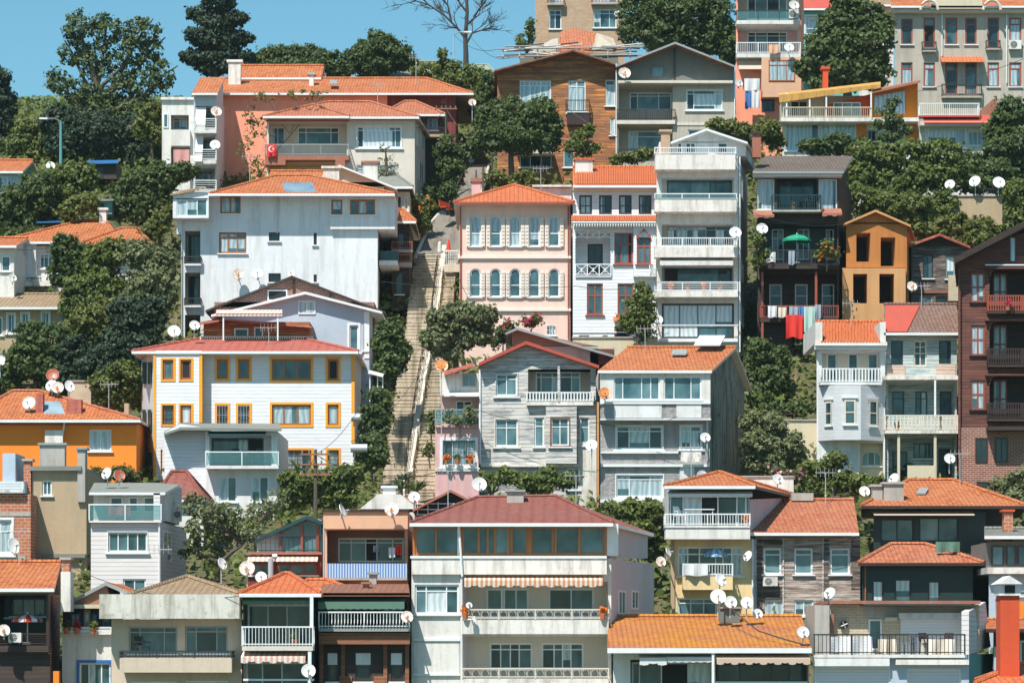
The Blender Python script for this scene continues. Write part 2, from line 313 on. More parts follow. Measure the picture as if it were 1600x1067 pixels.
# ---------------------------------------------------------------- walls, windows, houses
class Wall:
    def __init__(s, h, Y, x0, y0, x1, y1, mat):
        s.h = h; s.Y = Y; s.mat = mat; s.holes = []; s.extra = MB()
        a = P(x0, y0, Y); b = P(x1, y1, Y); s.r = (a.x, b.z, b.x, a.z)
    def hole(s, x0, y0, x1, y1, rd, mat=None, arch=0):
        a = P(x0, y0, s.Y); b = P(x1, y1, s.Y); X0, Z0, X1, Z1 = a.x, b.z, b.x, a.z
        r = s.r; X0 = max(X0, r[0]); X1 = min(X1, r[2]); Z0 = max(Z0, r[1]); Z1 = min(Z1, r[3])
        s.holes.append((X0, Z0, X1, Z1)); e = s.extra; Y = s.Y; m = mat or s.mat
        e.face([(X0, Y, Z0), (X0, Y+rd, Z0), (X0, Y+rd, Z1), (X0, Y, Z1)], m)
        e.face([(X1, Y, Z0), (X1, Y+rd, Z0), (X1, Y+rd, Z1), (X1, Y, Z1)], m)
        e.face([(X0, Y, Z1), (X1, Y, Z1), (X1, Y+rd, Z1), (X0, Y+rd, Z1)], m)
        e.face([(X0, Y, Z0), (X1, Y, Z0), (X1, Y+rd, Z0), (X0, Y+rd, Z0)], m)
        if arch:
            cx = (X0+X1)/2; R = (X1-X0)/2; zc = Z1-R*arch; K = 8
            for sgn in (-1, 1):
                pts = [(cx+sgn*R*math.cos(math.pi/2*k/K), zc+R*arch*math.sin(math.pi/2*k/K)) for k in range(K+1)]
                for p, q in zip(pts, pts[1:]):
                    e.face([(cx+sgn*R, Y+.004, Z1), (p[0], Y+.004, p[1]), (q[0], Y+.004, q[1])], m)
        return X0, Z0, X1, Z1
    def w(s, x0, y0, x1, y1, c=2, t=0, fr='W', gl=None, trim=None, sill='W', arch=0, fw=.06, name='window', tw=.12, bars=None, tb=0, hr=0, mm=.05):
        if fw == .06: fw = .11 if fr in 'BR' else .075
        if mm == .05 and fr in 'BR': mm = .09
        X0, Z0, X1, Z1 = s.hole(x0, y0, x1, y1, .16, arch=arch); Y = s.Y; f = MB(); p = MB()
        d0 = Y+.07; d1 = Y+.13
        cols = [1/c]*c if isinstance(c, int) else [q/sum(c) for q in c]
        W_ = X1-X0; H_ = Z1-Z0
        for a in ((X0, X0+fw, Z0, Z1), (X1-fw, X1, Z0, Z1)): f.box((a[0], d0, a[2]), (a[1], d1, a[3]), fr)
        for a in ((Z0, Z0+fw), (Z1-fw, Z1)): f.box((X0+fw, d0+.002, a[0]), (X1-fw, d1-.002, a[1]), fr)
        xx = X0; xs = [X0]
        for q in cols[:-1]:
            xx += q*W_; xs.append(xx)
            f.box((xx-mm/2, d0+.004, Z0+fw), (xx+mm/2, d1-.004, Z1-fw), fr)
        xs.append(X1)
        if t: f.box((X0+fw, d0+.008, Z1-t*H_-mm/2), (X1-fw, d1-.008, Z1-t*H_+mm/2), fr)
        if hr: f.box((X0+fw, d0+.008, Z0+hr*H_-mm/2), (X1-fw, d1-.008, Z0+hr*H_+mm/2), fr)
        for i in range(len(cols)):
            k = gl[i % len(gl)] if gl else rnd.choice('tttdcsu')
            kk = {'t': 'gt', 'd': 'gd', 'c': 'cu', 's': 'gs', 'o': 'black', 'u': 'cu', 'w': 'cw', 'h': 'shut'}[k]  # open sashes get a black face standing in for the dark room
            zz = [(Z0, Z1)]
            if t: zz = [(Z0, Z1-t*H_), (Z1-t*H_, Z1)]
            for j, (za, zb) in enumerate(zz):
                km = kk if j == 0 or rnd.random() < .5 else rnd.choice(['gt', 'gs', kk])
                if km in ('cu', 'cw') and rnd.random() < .55 and j == 0 and zb-za > .5:
                    # curtain drawn over part of the opening
                    q = xs[i]+(xs[i+1]-xs[i])*rnd.uniform(.35, .8)
                    if rnd.random() < .5:
                        p.face([(xs[i], Y+.11, za), (q, Y+.11, za), (q, Y+.11, zb), (xs[i], Y+.11, zb)], km)
                        p.face([(q, Y+.11, za), (xs[i+1], Y+.11, za), (xs[i+1], Y+.11, zb), (q, Y+.11, zb)], 'gt')
                    else:
                        zq = za+(zb-za)*rnd.uniform(.2, .5)
                        p.face([(xs[i], Y+.11, za), (xs[i+1], Y+.11, za), (xs[i+1], Y+.11, zq), (xs[i], Y+.11, zq)], 'gt')
                        p.face([(xs[i], Y+.11, zq), (xs[i+1], Y+.11, zq), (xs[i+1], Y+.11, zb), (xs[i], Y+.11, zb)], km)
                else:
                    tl = rnd.uniform(-.012, .012)
                    p.face([(xs[i], Y+.11+tl, za), (xs[i+1], Y+.11-tl, za), (xs[i+1], Y+.11-tl, zb), (xs[i], Y+.11+tl, zb)], km)
        if trim:
            for a in ((X0-tw, X0, Z0-tw, Z1+tw), (X1, X1+tw, Z0-tw, Z1+tw)): f.box((a[0], Y-.04, a[2]), (a[1], Y+.02, a[3]), trim)
            f.box((X0, Y-.038, Z1), (X1, Y+.02, Z1+tw), trim); f.box((X0, Y-.038, Z0-tw), (X1, Y+.02, Z0), trim)
        if arch:   # arched head of the frame
            cx = (X0+X1)/2; R = W_/2; zc = Z1-R*arch; K = 10; a = []
            for k in range(K+1):
                an = math.pi*k/K; a.append((cx+R*math.cos(an), zc+R*arch*math.sin(an), cx+(R-fw)*math.cos(an), zc+(R-fw)*arch*math.sin(an)))
            for u, v in zip(a, a[1:]):
                f.prism([(u[0], d0-.01, u[1]), (v[0], d0-.01, v[1]), (v[2], d0-.01, v[3]), (u[2], d0-.01, u[3])], (0, .03, 0), fr)
                if trim: pass
        o = f.build(name, s.h.root); p.build('pane', o)
        if bars:
            q = MB(); n = max(3, int(W_/.14))
            for i in range(n+1):
                x = X0+W_*i/n; q.box((x-.012, Y-.05, Z0), (x+.012, Y-.026, Z1), bars)
            for zf in (.05, .5, .95): q.box((X0, Y-.055, Z0+H_*zf-.012), (X1, Y-.022, Z0+H_*zf+.012), bars)
            q.build('grille', o)
        if sill:
            q = MB(); zt = Z0-(tw if trim else 0)-.003
            q.box((X0-.1-(tw if trim else 0), Y-.12, zt-.07), (X1+.1+(tw if trim else 0), Y+.0-.003, zt), sill); q.build('sill', o)
        return o
    def finish(s, mb):
        X0, Z0, X1, Z1 = s.r; xs = sorted({X0, X1}|{h[i] for h in s.holes for i in (0, 2)}); zs = sorted({Z0, Z1}|{h[i] for h in s.holes for i in (1, 3)})
        for a, b in zip(xs, xs[1:]):
            run = None
            for c, d in zip(zs, zs[1:]):
                mx, mz = (a+b)/2, (c+d)/2
                inside = any(h[0] < mx < h[2] and h[1] < mz < h[3] for h in s.holes)
                if inside:
                    if run: mb.face([(a, s.Y, run[0]), (b, s.Y, run[0]), (b, s.Y, run[1]), (a, s.Y, run[1])], s.mat); run = None
                else: run = (run[0], d) if run else (c, d)
            if run: mb.face([(a, s.Y, run[0]), (b, s.Y, run[0]), (b, s.Y, run[1]), (a, s.Y, run[1])], s.mat)
        for f, m in zip(s.extra.f, s.extra.m): mb.face([s.extra.v[i] for i in f], s.extra.k[m])
class H(Wall):
    def __init__(s, name, label, Y, x0, y0, x1, mat, dep=8, bk=None, cat='house', y1=None, side=None, group=None, sk=0):
        zb = g(Y)-.6
        if y1 is None: y1 = max(HY-(zb/Y*F), y0+30)
        b = P((x0+x1)/2, y1, Y)
        s.root = empty(name, b, label, cat, group); s.dep = dep; s.sk = sk; s.side = side or mat
        if bk is None and sk == 0 and x0 > 800: s.sk = P(x0, 0, Y).x/Y
        if bk is not None:
            xb = (bk-800)/F*(Y+dep); s.sk = (xb-P(x1, 0, Y).x)/dep
        super().__init__(s, Y, x0, y0, x1, y1, mat); s.walls = [s]; s.m = MB(); s.roofo = None; s.px = (x0, y0, x1, y1)
    def off(s, d): return s.sk*d
    def rec(s, x0, y0, x1, y1, d, mat=None, side=None, par=None):
        par = par or s
        X0, Z0, X1, Z1 = par.hole(x0, y0, x1, y1, d, side or mat or s.mat)
        wl = Wall(s, par.Y+d, 0, 0, 1, 1, mat or s.mat); wl.r = (X0, Z0, X1, Z1); s.walls.append(wl); return wl
    def box(s, x0, y0, x1, y1, d0, d, mat=None, name=None, top=None):   # block whose front is d0 in front (negative) / behind the wall plane
        q = MB() if name else s.m; q.pb(x0, y0, x1, y1, s.Y+d0, d, mat or s.mat)
        if name: return q.build(name, s.root)
    def proj(s, x0, y0, x1, y1, d, mat=None):   # bay standing d proud, windows can be set in it
        wl = Wall(s, s.Y-d, x0, y0, x1, y1, mat or s.mat); s.walls.append(wl); X0, Z0, X1, Z1 = wl.r; m = mat or s.mat
        for X in (X0, X1): s.m.face([(X, s.Y-d, Z0), (X, s.Y-.002, Z0), (X, s.Y-.002, Z1), (X, s.Y-d, Z1)], m)
        for Z in (Z0, Z1): s.m.face([(X0, s.Y-d, Z), (X1, s.Y-d, Z), (X1, s.Y-.002, Z), (X0, s.Y-.002, Z)], m)
        return wl
    def poly(s, pts, mat=None, d=None, d0=0):   # gable or parapet piece in the wall plane
        s.m.prism([P(x, y, s.Y+d0) for x, y in pts], (s.sk*(d or s.dep), d or s.dep, 0), mat or s.mat)
    def bal(s, x0, x1, yt, yf, ys, d, kind='bars', mat='W', sm=None, d0=0, par=None, sp=.13, name='balcony'):
        Yf = (par.Y if par else s.Y)-d-d0; o = None
        if ys is not None:
            q = MB(); q.pb(x0, yf, x1, ys, Yf, max(d, .1), sm or s.mat); o = q.build(name, s.root)
        r = MB(); a = P(x0, yt, Yf); b = P(x1, yf, Yf); X0, X1, Z1, Z0 = a.x+.01, b.x-.01, a.z, b.z+.003; Yf += .01; H_ = Z1-Z0
        D = max(d-.02, 0)
        if kind == 'solid':
            r.box((X0, Yf, Z0), (X1, Yf+.12, Z1), mat)
            if D > .2:
                r.box((X0, Yf+.12, Z0), (X0+.12, Yf+D, Z1), mat); r.box((X1-.12, Yf+.12, Z0), (X1, Yf+D, Z1), mat)
        else:
            t = .022
            def bar(xa, ya, za, xb, yb, zb, tt=t): r.box((min(xa, xb)-tt, min(ya, yb)-tt*.8, min(za, zb)-tt), (max(xa, xb)+tt, max(ya, yb)+tt*.8, max(za, zb)+tt), mat)
            bar(X0, Yf, Z1, X1, Yf, Z1, .03)
            if kind != 'glass': bar(X0, Yf, Z0+.08, X1, Yf, Z0+.08)
            if D > .2:
                for X in (X0, X1): bar(X, Yf, Z1, X, Yf+D, Z1); bar(X, Yf, Z0+.08, X, Yf+D, Z0+.08)
            n = max(2, int((X1-X0)/sp))
            if kind == 'scroll':
                m_ = max(2, int((X1-X0)/.36))
                for i in range(m_):
                    xc = X0+(X1-X0)*(i+.5)/m_; r.tube([(xc+.15*math.cos(a_*.785), Yf, Z0+H_*.5+.17*math.sin(a_*.785)) for a_ in range(9)], .012, mat, 4); r.box((xc-.18, Yf-.008, Z0), (xc-.165, Yf+.008, Z1), mat)
            if kind in ('bars', 'fat', 'lace'):
                tt = {'bars': .012, 'fat': .034, 'lace': .03}[kind]
                for i in range(n+1):
                    X = X0+(X1-X0)*i/n; r.box((X-tt, Yf-tt, Z0), (X+tt, Yf+tt, Z1), mat)
                    if kind == 'lace': r.box((X-.06, Yf-.012, Z0+H_*.35), (X+.06, Yf+.012, Z0+H_*.65), mat)
                if D > .2:
                    for X in (X0, X1):
                        for i in range(1, int(D/sp)+1): r.box((X-tt, Yf+i*sp-tt, Z0), (X+tt, Yf+i*sp+tt, Z1), mat)
            elif kind == 'wavy':
                for i in range(n+1):
                    X = X0+(X1-X0)*i/n; r.tube([(X, Yf, Z1), (X, Yf+.02, Z0+H_*.55), (X, Yf-.10, Z0+H_*.3), (X, Yf-.08, Z0+H_*.12), (X, Yf, Z0)], .016, mat, 4)
            elif kind == 'hor':
                for i in range(1, 5): bar(X0, Yf, Z0+H_*i/5, X1, Yf, Z0+H_*i/5, .014)
            elif kind == 'glass':
                r.box((X0+.02, Yf-.008, Z0+.05), (X1-.02, Yf+.008, Z1-.04), 'gr')
            elif kind == 'x':
                k = max(2, int((X1-X0)/.62)); wd = (X1-X0)/k
                for i in range(k):
                    xa = X0+wd*i; r.box((xa-.03, Yf-.02, Z0), (xa+.03, Yf+.02, Z1), mat)
                    r.tube([(xa, Yf, Z0), (xa+wd, Yf, Z1)], .024, mat, 4); r.tube([(xa, Yf+.01, Z1), (xa+wd, Yf+.01, Z0)], .024, mat, 4)
                    r.box((xa+wd/2-.03, Yf-.015, Z0+H_*.3), (xa+wd/2+.03, Yf+.015, Z0+H_*.7), mat)
                r.box((X1-.03, Yf-.02, Z0), (X1+.03, Yf+.02, Z1), mat)
            k = max(1, int((X1-X0)/1.5))
            for i in range(k+1):
                X = X0+(X1-X0)*i/k; r.box((X-.026, Yf-.026, Z0-.002), (X+.026, Yf+.026, Z1+.002), mat)
        if o: r.build('railing', o)
        else: r.build('railing', s.root)
        return o
    def awn(s, x0, x1, yt, yb, d, mat, val=.22, par=None, sc=True):
        Yw = (par.Y if par else s.Y)-.01; q = MB(); a = P(x0, yt, Yw); b = P(x1, yt, Yw); c = P(x0, yb, Yw-d)
        A, B, Cc, Dd = a, b, Vector((b.x, Yw-d, c.z)), Vector((a.x, Yw-d, c.z))
        q.slab([A, B, Cc, Dd], .03, mat)
        if val:
            n = max(3, int((B.x-A.x)/.28))
            for i in range(n):
                xa = A.x+(B.x-A.x)*i/n; xb = A.x+(B.x-A.x)*(i+1)/n; z = c.z-.03; dz = (.06 if (sc and i % 2) else 0)
                q.prism([(xa, Yw-d, z), (xb, Yw-d, z), (xb, Yw-d, z-val+dz), ((xa+xb)/2, Yw-d, z-val-.03+dz), (xa, Yw-d, z-val+dz)], (0, .012, 0), mat)
        return q.build('awning', s.root)
    # roofs -----------------------------------------------------
    def _roof(s, q, under='W'):
        o = q.build('roof', s.root); s.roofo = o; return o
    def gut(s, x0, x1, y, d0, mat='W', hh=.14):
        q = MB(); a = P(x0, y, s.Y+d0); b = P(x1, y, s.Y+d0)
        q.box((a.x, a.y-.10, a.z-hh), (b.x, a.y+.02, a.z-.0), mat); q.build('gutter', s.roofo or s.root)
    def hip(s, xl, xr, ye, rl, rr, yr, mat='roof', oh=.5, d0=None, d1=None, gut='W', under='cr', rd=None, cap=None, gm=None, th=.14):
        fa = -oh if d0 is None else d0; fb = s.dep+oh if d1 is None else d1; rd = (fa+fb)/2 if rd is None else rd
        Y = s.Y; eL = P(xl, ye, Y+fa); eR = P(xr, ye, Y+fa); L_ = fb-fa
        bL = Vector((eL.x+s.sk*L_, Y+fb, eL.z)); bR = Vector((eR.x+s.sk*L_, Y+fb, eL.z))
        z = P(0, yr, Y+rd).z; k = s.sk*(rd-fa)
        gable = rl is None
        rL = Vector((eL.x+k, Y+rd, z)) if gable else Vector((P(rl, yr, Y+rd).x, Y+rd, z))
        rR = Vector((eR.x+k, Y+rd, z)) if gable else Vector((P(rr, yr, Y+rd).x, Y+rd, z))
        q = MB(); same = (rR-rL).length < .05
        q.slab([eL, eR, rR, rL] if not same else [eL, eR, rR], th, mat, under)
        q.slab([bR, bL, rL, rR] if not same else [bR, bL, rL], th, mat, under)
        if not gable:
            q.slab([eR, bR, rR], th, mat, under); q.slab([bL, eL, rL], th, mat, under)
        else:
            for e, r_, b in ((eL, rL, bL), (eR, rR, bR)):
                sx = .35 if e is eL else -.35; v = Vector((sx, 0, -th-.01))
                s.m.face([e+v, b+v, r_+v], gm or s.side)
        o = s._roof(q); c = MB(); up = Vector((0, 0, .03)); cm = cap or mat
        if not same: c.tube([rL+up, rR+up], .10, cm, 6)
        if not gable:
            for a, b in ((eL, rL), (eR, rR), (bR, rR), (bL, rL)): c.tube([a+up, b+up], .09, cm, 6)
        c.build('ridge', o)
        if gut: s.gut(xl, xr, ye, fa, gut)
        return o
    def gab(s, ax, ay, xl, yl, xr, yr, mat='roof', oh=.5, th=.18, fascia='W', d1=None, gablemat=None, wl=None, und=None, y0=None):
        """gable end towards the viewer: apex (ax, ay), eaves (xl, yl) (xr, yr)"""
        Y = s.Y-oh; Lg = (s.dep if d1 is None else d1)+oh*2; q = MB(); v = Vector((s.sk*Lg, Lg, 0))
        A, B_, C_ = P(ax, ay, Y), P(xl, yl, Y), P(xr, yr, Y)
        for e in (B_, C_):
            pts = [A, e, e+v, A+v]; q.slab(pts, th, mat, und or fascia)
        o = s._roof(q)
        fq = MB(); dn = Vector((0, 0, -th)); fo = Vector((0, -.03, .01))
        for e in (B_, C_): fq.prism([A+fo, e+fo, e+dn+fo, A+dn*1.15+fo], (0, .028, 0), fascia)
        fq.build('fascia', o)
        x0, y0_, x1, _ = s.px; y0 = y0_ if y0 is None else y0
        k = 4800/s.Y*th
        def ylim(x):
            return (ay+(yl-ay)*(ax-x)/(ax-xl) if x < ax else ay+(yr-ay)*(x-ax)/(xr-ax))+k+1
        pts = [(x0, y0), (x1, y0), (x1, min(y0, ylim(x1))), (ax, ylim(ax)), (x0, min(y0, ylim(x0)))]
        s.m.prism([P(x, y, s.Y) for x, y in pts], (s.sk*s.dep, s.dep, 0), gablemat or s.mat)
        return o
    def shed(s, xl, xr, ye, yr, mat='roof', oh=.4, D=None, xl2=None, xr2=None, gut='W', under='cr', th=.14):
        D = s.dep if D is None else D; Y = s.Y
        a, b = P(xl, ye, Y-oh), P(xr, ye, Y-oh); z = P(0, yr, Y+D).z
        c = Vector((b.x+s.sk*(D+oh) if xr2 is None else P(xr2, 0, Y+D).x, Y+D, z)); d = Vector((a.x+s.sk*(D+oh) if xl2 is None else P(xl2, 0, Y+D).x, Y+D, z))
        q = MB(); q.slab([a, b, c, d], th, mat, under); o = s._roof(q)
        v = Vector((0, 0, -th)); x0, y0, x1, _ = s.px; t0 = P(x0, y0, Y); t1 = P(x1, y0, Y)
        for e, f_, t in ((a, d, t0), (b, c, t1)):
            s.m.face([(t.x, Y, t.z), (t.x+s.sk*D, Y+D, t.z), (t.x+s.sk*D, Y+D, z-th)], s.side)
        if gut: s.gut(xl, xr, ye, -oh, gut)
        return o
    def flat(s, x0, x1, y0, y1, oh=.3, mat='W', d1=None, name='roof'):
        q = MB(); q.pb(x0, y0, x1, y1, s.Y-oh, (s.dep if d1 is None else d1)+oh, mat, s.sk); s.roofo = q.build(name, s.root); return s.roofo
    def ch(s, x0, y0, x1, y1, dY, mat='conc', cap='conc', pots=0, dd=.6):
        q = MB(); Y = s.Y+dY; q.pb(x0, y0, x1, y1+14, Y, dd, mat); k = 3
        if cap:
            q.pb(x0-k, y0-3.5, x1+k, y0, Y-.1, dd+.2, cap)
        for i in range(pots):
            xc = x0+(x1-x0)*(i+.5)/pots; a = P(xc, y0, Y+dd/2); q.tube([a, a+Vector((0, 0, .5))], .12, 'terra', 8)
        return q.build('chimney', s.roofo or s.root)
    def skl(s, pts, mat='solar', name='skylight'):   # sheet on the roof, pts with depths, lifted
        q = MB(); q.slab([P(x, y, s.Y+d)+Vector((0, -.08, .10)) for x, y, d in pts], .07, mat, 'G'); return q.build(name, s.roofo or s.root)
    def pipe(s, x, y0, y1, mat='galv', d=.1, r=.045, x2=None, name='downpipe'):
        q = MB(); q.tube([P(x, y0, s.Y-d), P(x if x2 is None else x2, y1, s.Y-d)], r, mat, 6); q.build(name, s.root)
    def band(s, x0, x1, y0, y1, d=.06, mat='W', name='cornice'):
        q = MB(); q.pb(x0, y0, x1, y1, s.Y-d, d-.003, mat); q.build(name, s.root)
    def post(s, x, y0, y1, d, mat='W', r=.05, name='post'):
        q = MB(); a = P(x, y0, s.Y+d); b = P(x, y1, s.Y+d); q.box((a.x-r, a.y-r, b.z), (a.x+r, a.y+r, a.z), mat); q.build(name, s.root)
    def sw(s, f0, f1, y0, y1, fr='W', gl='gt', side=1, name='window'):   # window on a side wall, fractions of the depth
        X0 = s.r[2] if side > 0 else s.r[0]; q = MB(); p = MB(); Ya, Yb = s.Y+f0*s.dep, s.Y+f1*s.dep
        za, zb = P(0, y1, (Ya+Yb)/2).z, P(0, y0, (Ya+Yb)/2).z; e = .03*side
        def pt(Y, z, o): return Vector((X0+s.sk*(Y-s.Y)+o, Y, z))
        for (u0, u1, v0, v1) in ((Ya, Ya+.08, za, zb), (Yb-.08, Yb, za, zb), ((Ya+Yb)/2-.03, (Ya+Yb)/2+.03, za, zb), (Ya+.08, Yb-.08, zb-.08, zb), (Ya+.08, Yb-.08, za, za+.08)):
            q.prism([pt(u0, v0, -.01*side), pt(u1, v0, -.01*side), pt(u1, v1, -.01*side), pt(u0, v1, -.01*side)], (e*2, 0, 0), fr)
        p.face([pt(Ya, za, e*.5), pt(Yb, za, e*.5), pt(Yb, zb, e*.5), pt(Ya, zb, e*.5)], gl)
        o = q.build(name, s.root); p.build('pane', o)
    def done(s, back=True):
        X0, Z0, X1, Z1 = s.r; m = s.m; Y = s.Y; D = s.dep; k = s.sk*D
        m.face([(X0, Y, Z0), (X0, Y, Z1), (X0+k, Y+D, Z1), (X0+k, Y+D, Z0)], s.side)
        m.face([(X1, Y, Z0), (X1, Y, Z1), (X1+k, Y+D, Z1), (X1+k, Y+D, Z0)], s.side)
        m.face([(X0+k, Y+D, Z0), (X1+k, Y+D, Z0), (X1+k, Y+D, Z1), (X0+k, Y+D, Z1)], s.side)
        m.face([(X0, Y, Z1), (X1, Y, Z1), (X1+k, Y+D, Z1), (X0+k, Y+D, Z1)], 'conc')
        for wl in s.walls: wl.finish(m)
        m.build('wall', s.root)
def fw(h, x0, y0, x1, y1, c=2, fr='W', gl='gt', name='window', t=0, d=0):
    q = MB(); p = MB(); Y = h.Y-d; a = P(x0, y1, Y-.05); b = P(x1, y0, Y-.05); w_ = b.x-a.x
    for u in ((a.x, a.x+.07, a.z, b.z), (b.x-.07, b.x, a.z, b.z)): q.box((u[0], Y-.06, u[2]), (u[1], Y-.002, u[3]), fr)
    for u in ((a.z, a.z+.07), (b.z-.07, b.z)): q.box((a.x+.07, Y-.06, u[0]), (b.x-.07, Y-.002, u[1]), fr)
    for i in range(1, c): X = a.x+w_*i/c; q.box((X-.03, Y-.055, a.z+.07), (X+.03, Y-.002, b.z-.07), fr)
    if t: Z = b.z-(b.z-a.z)*t; q.box((a.x+.07, Y-.058, Z-.03), (b.x-.07, Y-.002, Z+.03), fr)
    p.face([(a.x, Y-.03, a.z), (b.x, Y-.03, a.z), (b.x, Y-.03, b.z), (a.x, Y-.03, b.z)], gl)
    o = q.build(name, h.root); p.build('pane', o); return o
H.fw = fw
# ================================================================ top of the hill
h = H('small_house', 'small white and teal house with orange roof at the left edge, high up', 205, -45, 268, 33, 'bluel', 8, side='tealw')
h.w(-30, 276, -12, 300); h.w(-6, 276, 12, 302, 2); h.hip(-48, 36, 268, None, None, 251, 'roof', .4, gm='tealw'); h.done()

h = H('apartment_house', 'narrow white apartment block with fabric blinds beside the salmon building', 211, 253, 155, 303, 'whitec', 10, side='white')
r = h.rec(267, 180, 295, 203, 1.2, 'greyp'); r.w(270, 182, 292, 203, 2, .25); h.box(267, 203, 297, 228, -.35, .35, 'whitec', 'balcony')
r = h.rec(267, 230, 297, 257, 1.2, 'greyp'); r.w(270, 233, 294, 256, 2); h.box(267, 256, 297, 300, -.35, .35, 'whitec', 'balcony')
h.flat(251, 305, 152, 156, .2, 'whitew'); h.fw(255, 178, 263, 200, 1); h.done()
h = H('apartment_house', 'grey-white stack of open balconies joined to the left end of the salmon building', 210, 303, 146, 338, 'bluel', 6, side='white')
for y in (166, 214, 262):
    r = h.rec(305, y, 336, y+36, 1.4, 'greyp2'); r.w(308, y+4, 333, y+34, 3, .2, 'G')
    h.bal(303, 338, y+20, y+37, y+42, .8, 'hor', 'W', 'whitec')
h.awn(306, 322, 168, 204, .7, 'awnw', 0); h.awn(306, 318, 212, 252, 1.0, 'awnw', 0); h.shed(300, 340, 146, 121, 'roof', .5, 5); h.done()

h = H('long_house', 'long salmon pink house with orange tiled hip roof and dark red cladding', 216, 338, 147, 605, 'salmon', 11, side='salmon', bk=612)
h.hip(300, 740, 146, 345, 668, 123, 'roof', .5); h.ch(483, 117, 490, 130, 2.5, 'whitew'); h.skl([(515, 133, 1.0), (527, 133, 1.0), (527, 128, 2.2), (515, 128, 2.2)], 'G')
h.pipe(339, 146, 280, 'W'); h.fw(548, 155, 556, 164, 1, 'salmon', 'gd'); h.ch(357, 97, 376, 125, 3, 'whitew', 'W'); h.done()
q = H('cladding_house', 'dark red corrugated clad end of the long salmon house', 216.4, 605, 146, 712, 'clapr', 10, side='clapr'); q.fw(690, 155, 697, 162, 1, 'R', 'gd'); q.done()
h = H('attic_storey', 'orange tiled upper roof block standing on the salmon house', 221, 367, 124, 500, 'salmon', 6)
h.hip(365, 502, 122, None, None, 103, 'roof', .3, gut='W'); h.done()

h = H('dark_house', 'dark timber house with small balcony and orange hip roof behind the cream house', 211, 600, 180, 690, 'woodd', 8)
h.hip(596, 697, 179, 632, 650, 159, 'roofp', .6); h.w(668, 185, 684, 204, 2, 0, 'G', 'ds'); h.bal(660, 694, 200, 210, 214, .8, 'bars', 'D', 'beige'); h.done()

h = H('balcony_house', 'cream house with pinkish tiled hip roof and a red flag on its balcony', 204, 417, 184, 648, 'cream2', 9, bk=669)
r = h.rec(420, 190, 542, 244, 1.6, 'cream'); r.w(465, 199, 530, 226, [.2, .6, .2], .3, gl='tst'); r.w(419, 199, 445, 228, 2, 0, gl='wt')
r2 = h.rec(420, 256, 538, 300, 1.6, 'yellow', 'yellow'); r2.w(466, 262, 500, 290, 2, 0)
h.band(417, 545, 183, 190, .1, 'rust', 'fascia'); h.band(545, 650, 183, 188, .05, 'rust', 'fascia')
h.bal(414, 545, 226, 243, 250, 1.0, 'bars', 'G', 'rust'); h.box(414, 250, 446, 258, -1.0, .9, 'rust', 'balcony')
h.w(558, 198, 627, 231, [.14, .6, .14, .14], .18, gl='dwwt', trim='W', tw=.05); h.w(557, 258, 620, 282, 3, 0, gl='wcw', bars='G')
h.sw(.15, .35, 198, 232); h.sw(.5, .7, 198, 232); h.sw(.3, .6, 255, 285)
h.hip(412, 655, 183, 510, 580, 160, 'roofp', .6); h.hip(411, 546, 182, 488, 490, 164, 'roofp', 1.0, d1=6, gut='W'); h.done()

h = H('far_roof_house', 'low house with pale green sheet roof on the ridge', 243, 562, 121, 690, 'greyp', 9)
h.hip(556, 700, 121, 640, 690, 97, 'greenr', .4); h.done()
h = H('far_roof_house', 'low house with grey sheet roof under the bare tree', 246, 735, 120, 772, 'greyp2', 9); h.hip(728, 778, 118, 742, 762, 102, 'greenr', .4); h.done()

h = H('brick_apartments', 'tan brick apartment block rising above the ruined tiled roof', 250, 836, -30, 976, 'brickt', 12)
h.w(858, 16, 877, 46, 2, .25, trim=None); h.w(927, 15, 963, 44, [.3, .4, .3], .22); h.w(857, -20, 879, 6, 2); h.w(926, -20, 964, 5, 3)
h.bal(855, 881, -6, 5, 8, .5, 'bars', 'B', 'conc'); h.bal(924, 966, -6, 4, 7, .5, 'bars', 'B', 'conc'); h.done()
h = H('ruined_house', 'derelict house with a half collapsed orange tiled roof', 231, 812, 84, 966, 'dkgrey', 8)
q = MB()
Y = 231
def qq(a): return P(a[0], a[1], Y+a[2])
for pts in ([(872, 80, 1), (925, 82, 1), (932, 52, 4), (895, 44, 4.6), (876, 50, 4.2)],): q.slab([qq(a) for a in pts], .12, 'roofp')
q.build('roof', h.root)
q = MB(); q.slab([qq((925, 78, .5)), (qq((963, 72, .5))), qq((958, 60, 4)), qq((932, 52, 4))], .1, 'tarpc'); q.build('roof', h.root); q = MB(); q.slab([qq((826, 82, .5)), qq((872, 78, 1)), qq((872, 60, 4)), qq((862, 62, 4))], .1, 'greyp'); q.build('roof', h.root)
q = MB(); rb = random.Random(3)
for i in range(34):
    a = qq((rb.uniform(785, 985), rb.uniform(72, 92), rb.uniform(-1.5, 2))); l = rb.uniform(1, 3)
    q.tube([a, a+Vector((l, rb.uniform(-.5, .5), rb.uniform(-.25, .35)))], .05, rb.choice(['cr', 'woodg', 'G', 'D']), 4)
for x in (786, 812, 840, 870, 905, 950, 985): q.tube([qq((x, 92, -1.5)), qq((x, 74, -1.5))], .05, 'woodg', 4)
for y in (74, 86): q.tube([qq((776, y+3, -1.6)), qq((1005, y, -1.6))], .05, 'G', 4)
q.build('timber', h.root); h.done()

